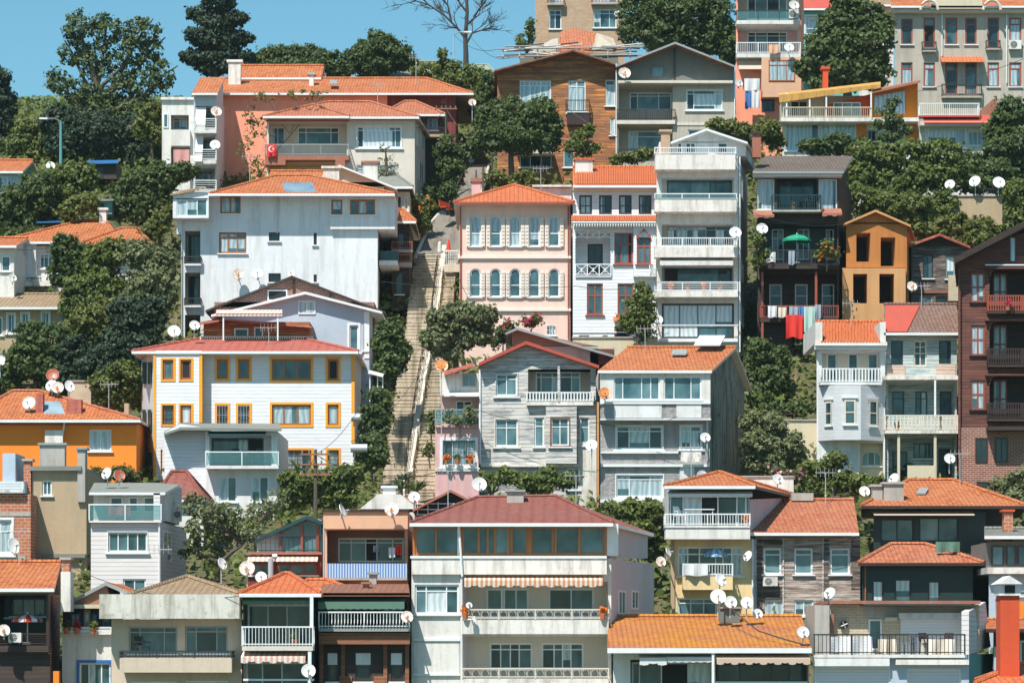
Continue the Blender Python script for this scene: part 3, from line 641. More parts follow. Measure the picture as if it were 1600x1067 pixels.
h = H('wooden_house', 'orange-brown weathered timber house with wide gable roof and white windows', 215, 777, 108, 962, 'woodo', 10)
h.gab(895, 78, 772, 110, 972, 103, 'rust', 1.0, .10, 'woodb2', y0=108, d1=9)
h.w(812, 126, 861, 172, 3, .18, gl='uuu'); h.w(888, 126, 915, 174, 2, .2, gl='uu'); h.w(946, 125, 968 - 7, 166, 1, .2, gl='u')
h.box(886, 176, 921, 195, -.5, .5, 'D', 'balcony'); h.bal(884, 921, 157, 175, 178, .5, 'bars', 'iron', 'W'); h.bal(810, 862, 157, 176, 178, .3, 'bars', 'G', 'W')
h.box(808, 234, 866, 240, -1.3, 1.3, 'whitew', 'canopy'); h.w(812, 242, 862, 262, 3); h.w(880, 234, 897, 262, 1); h.w(953, 184, 961, 212, 1); h.done()

h = H('gabled_house', 'grey-beige gabled house with recessed dark attic and a loggia', 214, 963, 126, 1147, 'greyp2', 10)
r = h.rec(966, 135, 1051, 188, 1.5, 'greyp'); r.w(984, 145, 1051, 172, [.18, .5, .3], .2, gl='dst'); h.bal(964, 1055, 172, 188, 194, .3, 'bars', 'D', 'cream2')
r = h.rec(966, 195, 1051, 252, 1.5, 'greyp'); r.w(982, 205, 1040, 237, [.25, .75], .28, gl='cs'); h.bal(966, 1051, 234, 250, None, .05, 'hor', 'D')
h.w(1073, 141, 1128, 172, [.2, .6, .2], .2, gl='dwc', trim='W', tw=.05); h.w(1075, 203, 1115, 225, 2)
h.box(1057, 192, 1147, 196, -.05, .05, 'cream2', 'band')
h.box(966, 126, 1145, 130, -.7, 1.2, 'cream2', 'ledge')
h.gab(1055, 66, 962, 103, 1148, 103, 'greyp', 1.1, .13, 'G', gablemat='dkgrey', y0=126, und='woodb2'); h.fw(1018, 104, 1037, 121, 1, 'dkgrey', 'gs'); h.post(1054, 76, 126, -.05, 'D')
h.pipe(963, 100, 252, 'W'); h.pipe(1148, 104, 184, 'W'); h.done()

h = H('balcony_apartments', 'pink apartment block with three tiers of balconies and hanging laundry', 224, 1150, -30, 1252, 'salmon', 9, bk=1256)
for i, (a, b, yr_) in enumerate(((-26, 32, 17), (42, 84, 67))):
    r = h.rec(1153, a, 1248, b, 1.6, 'pinkp' if i else 'greyp', 'whitec'); r.w(1168, a+8, 1230, b-2, [.2, .3, .3, .2], .2, gl='dtds'); h.bal(1151, 1251, yr_, b, b+6, .9, 'bars' if i else 'glass', 'W' if i else 'iron', 'whitec')
h.bal(1151, 1251, -26, -14, -9, .9, 'bars', 'W', 'whitec')
h.box(1190, 90, 1252, 152, -.9, .9, 'peach', 'bay'); h.fw(1201, 94, 1242, 127, 3, 'B', 'cu', t=.25, d=.9); h.fw(1190, 156, 1210, 174, 2, 'iron', 'gd')
h.awn(1153, 1192, 88, 108, .8, 'awnb', 0); h.done()

h = H('turquoise_house', 'turquoise house with red roof behind the big dark tree', 236, 1254, 18, 1340, 'turq', 9)
h.hip(1250, 1345, 14, None, None, -10, 'redm2', .5); h.w(1259, 26, 1278, 54, 1, 0, gl='w', trim='W'); h.w(1285, 26, 1302, 46, 1, 0, gl='w', trim='W'); h.done()
h = H('small_house', 'small white rear house with brown roof behind the big dark tree', 232, 1342, 40, 1396, 'whitec', 6)
h.hip(1338, 1400, 8, None, None, -8, 'roofbr', .5); h.w(1382, 55, 1393, 80, 1); h.box(1342, 8, 1396, 40, 0, 5, 'whitec', 'upper_storey'); h.done()

h = H('grey_apartments', 'long grey rendered apartment block with narrow red-framed windows', 222, 1398, 19, 1640, 'greyp2', 10)
xs = [(1408, 1426), (1443, 1461), (1477, 1496), (1508, 1526), (1543, 1561), (1577, 1596), (1611, 1629)]
for i, (a, b) in enumerate(xs):
    h.w(a, 28 + (2 if i == 0 else 0), b, 70 if i not in (1, 4) else 76, 1, .25, 'R', 'dotddcd'[i], hr=0)
    h.w(a, 98, b, 136 if i not in (2, 3) else 148, 1, .25, 'R', 'cudsccd'[i])
h.band(1466, 1536, 89, 152, .25, 'greyp2', 'bay') if 0 else None
h.bal(1441, 1463, 66, 79, 81, .4, 'bars', 'iron', 'greyp'); h.bal(1541, 1563, 64, 76, 78, .4, 'bars', 'iron', 'greyp'); h.bal(1472, 1534, 132, 150, 153, .4, 'bars', 'iron', 'greyp')
h.awn(1468, 1536, 89, 97, .9, 'roofb', 0); h.band(1396, 1640, 10, 20, .5, 'cream2', 'cornice')
h.hip(1392, 1650, 10, None, None, -12, 'roof', .7); h.band(1455, 1535, 0, 14, .8, 'beigel', 'parapet')
for x in (1452, 1550):
    q = MB(); c = [P(x+15*math.cos(a*math.pi/10)*.9, 16-15*math.sin(a*math.pi/10), 221) for a in range(11)]; q.tube(c, .1, 'cream2'); q.build('arch', h.root)
h.pipe(1472, 18, 88, 'W'); h.pipe(1573, 18, 130, 'W'); h.done()

h = H('penthouse', 'orange rooftop flat with yellow slanted canopy and railed terrace', 209, 1222, 186, 1436, 'whitew', 7)
h.w(1227, 194, 1280, 236, [.28, .72], .0, gl='cc', fr='W'); h.w(1283, 194, 1338, 236, [.26, .14, .6], 0, gl='cwc'); h.w(1355, 204, 1370, 232, 2, 0, 'W', bars='iron'); h.w(1372, 205, 1414, 232, 2, gl='uu'); h.box(1416, 190, 1434, 223, -.06, .06, 'orange2', 'panel')
h.box(1338, 190, 1354, 220, -.05, .05, 'orange2', 'panel')
h.box(1220, 184, 1436, 190, -1.2, 1.3, 'whitew', 'slab')
h.bal(1224, 1362, 168, 184, None, 1.1, 'bars', 'beigel')
h.m.prism([P(1362, 184, 209.2), P(1434, 184, 209.2), P(1434, 130, 209.2), P(1362, 146, 209.2)], (0, 4.5, 0), 'orange2'); h.m.prism([P(1290, 184, 209.6), P(1362, 184, 209.6), P(1362, 147, 209.6), P(1290, 165, 209.6)], (0, 5, 0), 'redp')
h.fw(1302, 160, 1345, 183, 3, 'W', 'gs', d=-.55); q = MB(); q.prism([P(1366, 178, 209.1), P(1414, 178, 209.1), P(1414, 142, 209.1), P(1366, 150, 209.1)], (0, .06, 0), 'cu'); q.build('window', h.root)
h.box(1226, 150, 1364, 184, 1.0, 4, 'cream', 'storey'); h.fw(1235, 158, 1262, 184, 2, 'cr', 'gd', d=-1.0)
q = MB(); A = [P(1217, 150, 208), P(1376, 132, 208), P(1376, 128, 212.5), P(1217, 146, 212.5)]; q.slab(A, .12, 'yelt'); q.prism([P(1218, 161, 207.9), P(1376, 137, 207.9), P(1376, 132, 207.9), P(1217, 149, 207.9)], (0, .08, 0), 'yelt'); [q.pb(x_, 148.5-(x_-1217)*.107, x_+1.2, 160-(x_-1217)*.145, 207.86, .03, 'ply2') for x_ in range(1222, 1374, 13)]; q.build('canopy', h.root)
q = MB(); q.slab([P(1362, 143, 208), P(1438, 126, 208), P(1438, 125, 214), P(1362, 140, 214)], .15, 'rust'); q.build('roof', h.root)
for x in (1229, 1265, 1291, 1361): h.post(x, 146, 186, -1.0, 'W')
h.ch(1286, 108, 1294, 136, 3, 'redp', 'redp'); h.done()

h = H('terrace_house', 'low red and white house with railed roof terrace left of the ivy', 208, 1437, 192, 1558, 'whitew', 7)
h.w(1452, 202, 1508, 228, [.75, .25], 0, gl='wc', trim='W'); h.w(1512, 205, 1544, 228, 2, gl='cu'); h.awn(1441, 1545, 180, 192, 1.0, 'redm2', 0); h.band(1438, 1545, 190, 196, .9, 'cream2', 'cornice')
h.bal(1437, 1530, 162, 181, 183, .8, 'bars', 'W', 'redm2'); h.poly([(1530, 192), (1558, 192), (1558, 150), (1530, 174)], 'rust', 2); h.done()
# ================================================================ middle of the hill
h = H('white_house', 'low white house with spreading orange tiled roofs half hidden by trees, far left', 192, 24, 384, 112, 'whitew', 9)
h.hip(-6, 190, 378, 128, 165, 345, 'roof', .6); h.w(62, 397, 82, 420, 3, .2); h.box(24, 378, 56, 432, -.5, .5, 'white', 'bay'); h.w(58, 452, 82, 462, 2)
h.bal(28, 82, 432, 440, 447, 1.1, 'bars', 'W', 'whitew'); h.ch(155, 328, 166, 345, 4, 'whitew', 'whitew'); h.done()
h = H('white_house', 'white house wing with small orange tiled roof between the trees, left side', 190, 120, 392, 235, 'whitec', 8)
h.hip(104, 243, 388, 190, 215, 357, 'roof', .7); h.w(128, 398, 150, 410, 3); h.done()
h = H('beige_house', 'beige house with thin tiled eave and narrow white windows, left edge', 184, -30, 483, 96, 'beige', 8, side='tealw')
h.hip(-35, 98, 480, None, None, 460, 'roofbr', .6)
for a in (12, 34, 66): h.w(a, 491 - a*.05, a + 11, 520 - a*.05, 2, 0, trim='W', tw=.08)
h.w(-4, 495, 4, 524, 1); h.done()
h = H('white_house', 'narrow white house corner with balcony at the left picture edge', 187, -30, 386, 22, 'whitec', 8)
h.w(2, 400, 16, 424, 1); h.hip(-35, 26, 384, None, None, 372, 'roof', .4); h.done()

h = H('white_house', 'very large plain white house wall with few brown windows and orange roof', 186, 284, 303, 590, 'whiteb', 10, bk=596)
h.w(344, 306, 376, 334, 2, 0, 'B', gl='uu'); h.w(342, 363, 385, 396, 3, .25, 'B', gl='uuu')
h.w(420, 363, 437, 377, 1, 0, 'D', gl='d'); h.w(490, 364, 495, 383, 1, 0, 'D', gl='d'); h.w(420, 427, 438, 441, 1, 0, 'D', gl='d', bars='iron'); h.w(490, 429, 495, 441, 1, 0, 'D', gl='d')
for y in (361, 426, 492):
    r = h.rec(289, y, 313, y + 52, 1.2, 'greyp'); r.w(294, y+6, 312, y + 50, 2, 0, 'T', 'dt'); h.bal(288, 314, y + 40, y + 51, y + 54, .3, 'bars', 'iron', 'whiteb')
p = h.proj(270, 310, 326, 341, 1.2, 'whiteb'); p.w(276, 302 + 9, 324, 338, 3, 0, 'W', 'cct', sill=None)
h.box(270, 300, 326, 311, -1.2, 1.1, 'whiteb', 'bay')
h.box(276, 341, 284, 366, -.2, 5, 'whiteb', 'bay')
p = h.proj(516, 303, 590, 358, .3, 'whiteb'); p.w(517.5, 312, 535, 336, 1, 0, 'B', 'c'); p.w(547, 312, 586, 336, 3, 0, 'B', 'tct')
p = h.proj(326, 303, 516, 345, .0, 'whiteb') if 0 else None
h.box(590, 303, 617, 358, -.3, 8, 'whiteb', 'bay'); h.box(592, 407, 621, 414, 1, 5, 'whiteb', 'balcony')
q = MB(); q.pb(594, 392, 622, 408, 187.2, 4.5, 'T'); q.build('railing', h.root)
q = MB(); q.slab([P(266, 303, 184.6), P(322, 292, 184.6), P(334, 290, 192), P(280, 298, 192)], .12, 'roofbr'); q.build('roof', h.root)
h.hip(326, 617, 303, 430, 485, 275, 'roof', 1.2); h.skl([(446, 303, -.6), (494, 303, -.6), (488, 288, 2.6), (441, 288, 2.6)], 'solar', 'solar_panel')
h.skl([(440, 303, -.9), (446, 303, -.9), (446, 300, -.5), (440, 300, -.5)], 'solar') if 0 else None
h.pipe(436, 306, 365, 'galv', .08, .03, 433); h.pipe(284, 345, 540, 'galv', .08); h.ch(505, 263, 530, 278, 4, 'whitew', 'whitew'); h.done()

h = H('small_house', 'dark timber house with orange roof squeezed right of the large white house', 190, 612, 348, 640, 'woodd', 7)
h.hip(608, 650, 346, 622, 630, 328, 'roof', .5); h.w(621, 364, 632, 392, 1, 0, 'D', 'd'); h.bal(612, 644, 378, 390, 394, .8, 'bars', 'R', 'conc'); h.bal(612, 643, 398, 410, 416, .8, 'bars', 'B', 'conc'); h.w(618, 425, 630, 460, 1, 0, 'D', 'd'); h.done()
h = H('row_house', 'narrow beige houses with small orange roofs below the cream house', 197, 590, 300, 640, 'beigel', 9)
h.hip(575, 645, 292, 600, 612, 268, 'grroof', .5); h.w(606, 262+42, 612, 325, 1); h.w(620, 305, 628, 330, 1); h.w(632, 308, 637, 330, 1); h.done()
h = H('attic_house', 'beige gable front house with chimneys rising behind the large white house', 194, 505, 285, 600, 'beigel', 7)
h.gab(530, 258, 500, 278, 620, 294, 'grroof', .4, .1, 'W', y0=292); h.ch(567, 255, 590, 270, .5, 'whitew', 'rust'); h.ch(524, 250, 539, 262, 2, 'rust', None); h.done()
h = H('roof_block', 'long low house with orange tiled roof directly above the large white house', 196, 420, 292, 500, 'whitec', 6)
h.hip(416, 505, 283, None, None, 268, 'roof', .4); h.done()

h = H('brick_house', 'unplastered red brick gable with dark window behind the grey gabled house', 181.5, 335, 472, 585, 'brickr', 7)
h.gab(456, 431, 321, 485, 602, 487, 'D', .3, .12, 'woodd', y0=480); h.fw(418, 453, 449, 470, 1, 'W', 'black'); h.skl([(452, 456, -1.2), (480, 462, -1.2), (480, 450, 0), (452, 447, 0)], 'roof') if 0 else None
h.post(459, 436, 470, -.1, 'D'); h.post(516, 455, 480, -.1, 'D'); h.done()
h = H('grey_house', 'pale blue-grey house with white edged low gable roof and small square window', 178, 350, 487, 577, 'bluel', 9, bk=590)
h.gab(477, 456, 330, 492, 597, 487, 'W', .5, .13, 'W', y0=487, und='W')
h.fw(466, 470, 493, 491, 2, 'W', 'cu'); h.w(546, 508, 560, 548, 1, 0, gl='s', trim='W'); h.w(568, 508, 574, 548, 1); h.band(569, 577, 487, 560, .05, 'W', 'trim'); h.done()

h = H('yellow_trimmed_house', 'large white clapboard house with red roof and yellow framed windows', 170, 252, 548, 553, 'claps', 9, bk=566)
c4y = [.3, .35, .35]
for ya, yb, br in ((561, 594, None), (632, 664, None), (703, 735, 'iron')):
    h.w(425, ya, 486, yb, c4y, 0, 'B', gl='ttt' if ya < 600 else 'ccc', trim='O', sill=None, bars=br)
    h.w(512, ya, 529, yb, 1, 0, 'B', 'o' if ya < 600 else 'c', trim='O', sill=None, bars=br)
for ya, yb, br in ((561, 592, None), (633, 664, 'G')):
    h.w(339, ya, 356, yb, 1, 0, 'B', 't', trim='O', sill=None, bars=br); h.w(372, ya, 390, yb, 1, 0, 'B', 't', trim='O', sill=None, bars=br)
p = h.proj(243, 548, 315, 760, .8, 'claps')
for ya, yb in ((562, 593), (633, 663)):
    p.w(254, ya, 271, yb, 1, 0, 'B', 't', trim='O', sill=None, bars='iron' if ya > 600 else None, tw=.1); p.w(282, ya, 299, yb, 1, 0, 'B', 'o' if ya < 600 else 'w', trim='O', sill=None, tw=.1)
p.w(251, 702, 254, 740, 1, 0, 'O', 't', sill=None, fw=.03)
h.band(239.5, 243.5, 552, 750, .84, 'O', 'corner_trim'); h.band(311, 316, 552, 660, .84, 'O', 'corner_trim'); h.band(549, 554, 552, 692, .05, 'O', 'corner_trim')
# angled left flank
q = MB(); A = [P(241, 760, 169.2), P(221, 760, 173), P(221, 548, 173), P(241, 548, 169.2)]; q.prism(A, (0, 4, 0), 'claps'); q.build('wall', h.root)
for ya, yb in ((566, 600), (640, 672), (707, 745)):
    for fa, fb in ((.15, .38), (.58, .8)):
        def ap(f, y): return P(241+(221-241)*f, y, 169.2+3.8*f)+Vector((-.05, -.05, 0))
        q = MB(); q.prism([ap(fa, yb), ap(fb, yb), ap(fb, ya), ap(fa, ya)], (-.04, -.02, 0), 'T'); q.build('window', h.root)
h.hip(206, 560, 549, 318, 468, 528, 'redm', .8, d1=10); h.w(341, 700, 362, 730, 1) if 0 else None
h.bal(313, 489, 526, 536, None, 0.02, 'fat', 'cr', d0=-4)
h.box(318, 503, 484, 530, 4.2, 4, 'woodo', 'attic'); q = MB(); q.slab([P(308, 506, 173.4), P(350, 499, 173.4), P(487, 510, 173.4), P(487, 508, 179), P(350, 497, 179), P(308, 504, 179)], .08, 'redm'); q.build('roof', h.root)
for a in ((366, 513, 388, 528), (397, 511, 411, 528)): h.fw(*a, 1, 'W', 'gd', d=-4.2)
q = MB(); q.slab([P(338, 490, 172.6), P(441, 490, 172.6), P(441, 484, 175.5), P(338, 484, 175.5)], .04, 'awnp'); q.prism([P(338, 494, 172.6), P(441, 494, 172.6), P(441, 490, 172.6), P(338, 490, 172.6)], (0, .03, 0), 'awnp'); q.build('awning', h.root)
for x in (349, 434): h.post(x, 488, 532, 2.7, 'W', .04)
h.done()

h = H('orange_house', 'bright orange house with red tiled hip roof and white window', 167, -20, 660, 213, 'orange', 9)
h.w(139, 671, 174, 705, 2, 0, gl='cc'); h.hip(-60, 220, 656, 20, 62, 611, 'roof', .6, cap='roofp'); h.band(-20, 216, 657, 664, .05, 'rust', 'fascia')
h.ch(56, 614, 67, 652, .6, 'redm', None); h.ch(104, 624, 127, 654, .5, 'redm', None); h.skl([(68, 654, .2), (104, 654, .2), (94, 630, 2), (70, 630, 2)])
h.box(70, 672, 98, 696, -.3, .3, 'whitew', 'panel'); h.pipe(101, 658, 680, 'W', .2, .05, 98); h.ch(194, 630, 201, 643, 3, 'beige', None); h.done()

h = H('beige_house', 'plain beige rendered house with grey roof slab and tall chimneys, left side', 151, 50, 735, 135, 'beige', 8)
h.w(66, 750, 81, 774, 2, 0, sill='W'); h.flat(46, 127, 728, 735, .3, 'grroof'); h.ch(62, 695, 101, 724, 2, 'conc', 'G'); h.ch(121, 702, 133, 770, -.2, 'conc', 'G', dd=.8)
h.ch(37, 720, 48, 775, -.2, 'brickb', 'conc'); h.band(42, 133, 865, 871, .3, 'grroof', 'ledge'); h.box(4, 708, 24, 870, -.4, 3, 'bluel', 'stair_tower'); h.done()
h = H('brick_house', 'raw red brick house with white window at the left edge', 149, -25, 772, 48, 'brickb', 8)
h.w(-16, 812, 18, 864, 2, .35, gl='uu', trim='W'); h.box(-20, 752, 38, 770, 1, 4, 'bluel', 'attic'); h.bal(-20, 36, 753, 765, 769, .3, 'hor', 'W', 'whitew'); h.band(-25, 48, 800, 806, .03, 'conc', 'band'); h.band(-25, 40, 868, 884, .04, 'conc', 'band'); h.done()

h = H('balcony_house', 'small white clapboard house with glass fronted balcony before the yellow-trimmed house', 161, 321, 673, 433, 'white', 8, side='claps')
q = MB(); q.prism([P(257, 770, 161.5), P(321, 770, 161.5), P(321, 668, 161.5), P(281, 662, 161.5), P(257, 676, 161.5)], (0, 6, 0), 'claps'); q.build('wall', h.root)
r = h.rec(327, 680, 424, 730, 1.3, 'white'); r.w(329, 684, 412, 727, [.5, .2, .3], 0, 'T', 'tco')
h.bal(321, 435, 706, 727, 732, .8, 'glass', 'W', 'white'); h.w(342, 744, 370, 784, 2, 0, gl='ut'); h.w(392, 744, 420, 784, 2, 0, gl='ut')
h.awn(326, 416, 674, 680, .8, 'T', 0); h.box(436, 670, 438, 672, 0, .1) if 0 else None
q = MB(); q.slab([P(282, 668, 160.4), P(440, 670, 160.4), P(436, 662, 168), P(278, 661, 168)], .12, 'grroof'); q.slab([P(282, 668, 160.4), P(256, 677, 160.4), P(256, 674, 168), P(282, 661, 168)], .12, 'grroof'); h.roofo = q.build('roof', h.root); h.done()
h = H('shed', 'low shed with plain red roof beside the white balcony house', 156, 250, 775, 318, 'whitec', 5)
h.hip(240, 320, 780, 268, 292, 737, 'redmd', .3); h.done()

h = H('pink_house', 'pink mansion with two rows of arched shuttered windows and orange hip roof', 183, 718, 317, 891, 'pink', 10)
xc = [743, 774.5, 805, 835, 866]
for i, x in enumerate(xc):
    for ya, yb in ((337, 385), (420, 464)):
        h.w(x - 8.5, ya, x + 8.5, yb, 1, 0, 'W', 'c' if ya < 400 else 't', trim=None, sill='W', arch=1, hr=.42, fw=.08)
        q = MB()
        for sg in (-1, 1):
            x0, x1 = (x - 14.6, x - 8.9) if sg < 0 else (x + 8.9, x + 14.6); q.pb(x0, ya + 3, x1, yb, h.Y-.13, .06, 'pinktrim')
            for k in range(7):
                yy = ya + 6 + k*(yb-ya-9)/7; q.pb(x0+1, yy, x1-1, yy+2.2, h.Y-.155, .02, 'cr')
        q.build('shutters', h.root)
for y in (402, 484): h.band(716, 892, y - 2, y + 2, .14, 'pinktrim')
h.band(716, 892, 316, 321, .3, 'pinktrim'); h.w(854, 508, 868, 524, 2, 0, arch=1, bars='W'); h.w(752, 500, 762, 523, 1, 0, arch=1, bars='W')
h.w(822, 512, 840, 530, 1) if 0 else None
h.hip(709, 897, 316, 800, 806, 290, 'roofb', .7, gut='R'); h.pipe(719.5, 318, 520, 'R'); h.pipe(888, 318, 530, 'R'); h.done()
h = H('rear_annex', 'white flat roofed annex just behind the pink mansion', 193, 832, 294, 893, 'whitec', 5)
h.box(832, 289, 893, 292, -.3, 3, 'whitew', 'parapet'); h.done()

h = H('white_townhouse', 'white wooden townhouse with brown lattice windows and pointed arch window', 182.5, 895, 290, 1025, 'claps', 9, side='bluel')
for x in (905, 936, 967, 998): h.w(x, 305, x + 20, 335, 2, 0, 'D', 'cu' if x < 920 else 'cd', hr=.45, fw=.1, sill=None)
for x in (917, 965): h.w(x, 443, x + 25, 492, 2, 0, 'R', 'tt', hr=.62, fw=.1, sill='R')
r = h.rec(899, 362, 954, 431, 1.4, 'claps'); r.w(918, 381, 942, 431, 2, 0, 'D', 'dd', fw=.12, sill=None)
h.bal(899, 955, 413, 431, 433, .1, 'x', 'W'); h.bal(899, 955, 360, 373, None, .05, 'x', 'W')
h.w(960, 364, 989, 413, [.4, .4, .3], 0, 'R', 'tto', hr=.65, fw=.1, sill='R')
p = h.proj(990, 350, 1025, 432, .5, 'claps'); p.w(995, 368, 1017, 413, 2, 0, 'R', 'tt', hr=.62, fw=.1, sill='R')
q = MB(); Yv = h.Y-.62
q.prism([P(994, 372, Yv), P(1018, 372, Yv), P(1006, 357, Yv)], (0, .1, 0), 'R'); q.prism([P(998, 371, Yv-.02), P(1014, 371, Yv-.02), P(1006, 361, Yv-.02)], (0, .1, 0), 'gs'); q.build('arch', h.root)
def ribs(h, x0, x1, ye, yr, d0, d1, n, x0r=None, x1r=None, mat='roofb'):
    q = MB(); x0r = x0 if x0r is None else x0r; x1r = x1 if x1r is None else x1r
    for i in range(n+1):
        f = i/n; a = P(x0+(x1-x0)*f, ye, h.Y+d0); b = P(x0r+(x1r-x0r)*f, yr, h.Y+d1); q.tube([a+Vector((0, 0, .02)), b+Vector((0, 0, .02))], .06, mat, 6)
    q.build('barrel_tiles', h.roofo or h.root)
q = MB(); q.slab([P(893, 346, h.Y-.9), P(1025, 346, h.Y-.9), P(1025, 338, h.Y), P(897, 338, h.Y)], .08, 'roofb', 'W'); h.roofo = q.build('lower_roof', h.root); ribs(h, 894, 1024, 346, 338, -.9, 0, 34)
q = MB()
for i in range(32): X = 895+130*i/32; q.prism([P(X, 347, h.Y-.86), P(X+4, 347, h.Y-.86), P(X+2, 355, h.Y-.86)], (0, .03, 0), 'W')
q.build('fretwork', h.root)
h.hip(895, 1027, 290, None, None, 262, 'roofb', .6); ribs(h, 902, 1026, 289, 263, -.5, 4.4, 34)
h.band(895, 1025, 293, 297, .3, 'pinktrim'); h.ch(899, 250, 926, 262, 3, 'whitec', 'roofb'); h.band(895, 1025, 518, 520, .05, 'W')
h.awn(958, 990, 495, 501, .6, 'roofb', 0); h.w(960, 510, 984, 540, 1, 0, 'R', 'd', name='door'); h.w(905, 524, 920, 530, 2, bars='iron'); h.w(942, 524, 949, 535, 1, bars='iron'); h.done()

h = H('balcony_tower', 'tall white five storey house with weathered balconies and gabled roof room', 181.5, 1026, 244, 1153, 'whitec', 9, bk=1168)
fl = [(277, 315, [.36, .3, .08, .26], 0, 'sstt'), (349, 384, [.15, .25, .2, .15, .25], .2, 'wcwdw'), (415, 455, [.2, .6, .2], 0, 'otd'), (474, 529, 4, 0, 'wwww')]
for i, (a, b, cc, t, gl) in enumerate(fl):
    if i < 3: r = h.rec(1034, a, 1147, b, 1.2, 'greyp2' if i else 'whitec', 'white'); r.w(1042 if i < 2 else 1038, a + 4, 1144, b - 1, cc, t, 'T' if i in (0, 2) else 'G', gl, fw=.08)
    else: h.w(1034, a, 1147, b, cc, 0, 'D', gl, fw=.12)
h.bal(1023, 1151, 303, 312, None, .9, 'glass', 'W'); h.bal(1023, 1151, 311, 312, 331, .9, 'hor', 'G', 'whitew'); h.bal(1023, 1153, 372, 386, 402, .9, 'bars', 'W', 'whitew'); h.bal(1023, 1153, 441, 456, 464, .9, 'hor', 'W', 'whitew')
h.bal(1028, 1153, 508, 510, None, .4, 'hor', 'W'); h.band(1026, 1153, 529, 534, .3, 'W'); h.awn(1030, 1144, 402, 408, .8, 'whitec', .2, sc=False)
h.box(1024, 242, 1149, 265, -.9, 1.2, 'whitew', 'parapet'); h.box(1030, 222, 1130, 242, 1.5, 6, 'white', 'roof_room')
h.bal(1023, 1150, 231, 241, None, .9, 'bars', 'W'); h.fw(1058, 223, 1066, 240, 1, 'W', 'gt', d=-1.5); h.fw(1071, 223, 1087, 240, 2, 'W', 'gt', d=-1.5); h.fw(1121, 223, 1137, 240, 1, 'W', 'gt', d=-1.5)
Y0 = h.Y; h.m.prism([P(1048, 223, Y0+1.5), P(1160, 223, Y0+1.5), P(1104, 203, Y0+1.5)], (1, 6, 0), 'white'); h.m.prism([P(1130, 244, Y0+1.5), P(1165, 244, Y0+1.5), P(1165, 223, Y0+1.5), P(1130, 223, Y0+1.5)], (1, 6, 0), 'white')
q = MB(); v = Vector((1.2, 7, 0))
for e in (P(1048, 222, Y0+.8), P(1168, 222, Y0+.8)): A = P(1104, 201, Y0+.8); q.slab([A, e, e+v, A+v], .12, 'bluel', 'W')
h.roofo = q.build('roof', h.root); h.ch(1033, 206, 1047, 240, 1, 'brickt', 'beige'); h.ch(1176, 210, 1189, 232, 2, 'rust', 'D')
for y in (265, 395, 465): h.sw(.1, .5, y + 10, y + 45)
h.pipe(1156, 245, 550, 'W'); h.done()

h = H('dark_balcony_house', 'dark timber house with glazed top floor, plants and laundry on its balconies', 183.5, 1183, 268, 1310, 'woodd', 8, bk=1330, side='woodd')
h.w(1182, 280, 1210, 328, [.3, .7], 0, 'W', 'cu'); h.w(1279, 280, 1308, 328, 1, 0, 'W', 'u'); r = h.rec(1214, 278, 1276, 330, 1.3, 'green'); r.w(1218, 281, 1274, 329, 3, 0, 'T', 'tdt'); h.bal(1207, 1283, 305, 328, 331, .8, 'bars', 'T', 'conc')
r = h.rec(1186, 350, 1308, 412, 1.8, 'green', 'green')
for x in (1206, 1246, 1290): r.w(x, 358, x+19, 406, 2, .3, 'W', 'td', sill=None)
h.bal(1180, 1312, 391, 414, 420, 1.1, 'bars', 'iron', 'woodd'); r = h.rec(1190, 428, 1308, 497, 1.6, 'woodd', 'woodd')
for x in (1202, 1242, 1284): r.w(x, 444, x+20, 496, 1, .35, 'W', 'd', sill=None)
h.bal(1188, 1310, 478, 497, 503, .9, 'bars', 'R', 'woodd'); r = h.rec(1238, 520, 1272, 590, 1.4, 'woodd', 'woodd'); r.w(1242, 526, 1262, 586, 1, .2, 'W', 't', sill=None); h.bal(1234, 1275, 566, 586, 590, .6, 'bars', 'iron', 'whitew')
for x in (1191, 1275): h.post(x, 425, 545, -.8, 'R', .07)
h.awn(1176, 1208, 328, 336, .8, 'rust', .15); h.awn(1283, 1314, 326, 333, .7, 'rust', .15)
h.shed(1176, 1318, 268, 244, 'roofdk', .8, 5, gut='G'); h.band(1178, 1316, 272, 276, .7, 'W', 'trim'); h.box(1214, 590, 1274, 640, 0, 3, 'whitew', 'base'); h.done()

h = H('plywood_house', 'unfinished ochre plywood house with four empty window openings', 184, 1322, 348, 1417, 'ply', 6, bk=1424)
for a in ((1338, 364, 1360, 409), (1376, 371, 1399, 416), ): h.rec(*a, 2.2, 'black', 'ply2')  # black back walls paint the dark inside of the empty openings
for a in ((1331, 426, 1357, 476), (1372, 426, 1399, 476)): h.rec(*a, 2.2, 'black', 'ply2')
h.gab(1368, 328, 1317, 350, 1423, 352, 'ply2', .4, .12, 'ply2', y0=350, wl=0); h.done()
p = H('plywood_base', 'pale plywood lower storeys of the unfinished ochre house', 183.7, 1316, 416, 1415, 'ply2', 5) if 0 else None
w2 = MB(); wl = Wall(h, 183.7, 1316, 418, 1415, 580, 'ply2'); wl.rec = None
for a in ((1333, 428, 1355, 474), (1374, 428, 1397, 474)):
    r_ = wl.hole(*a, .28, 'ply2')
wl.finish(w2); wl = P(1316, 0, 183.7).x; w2.pb(1316, 418, 1415, 418.8, 183.7, .3, 'ply2'); w2.build('lower_wall', h.root)

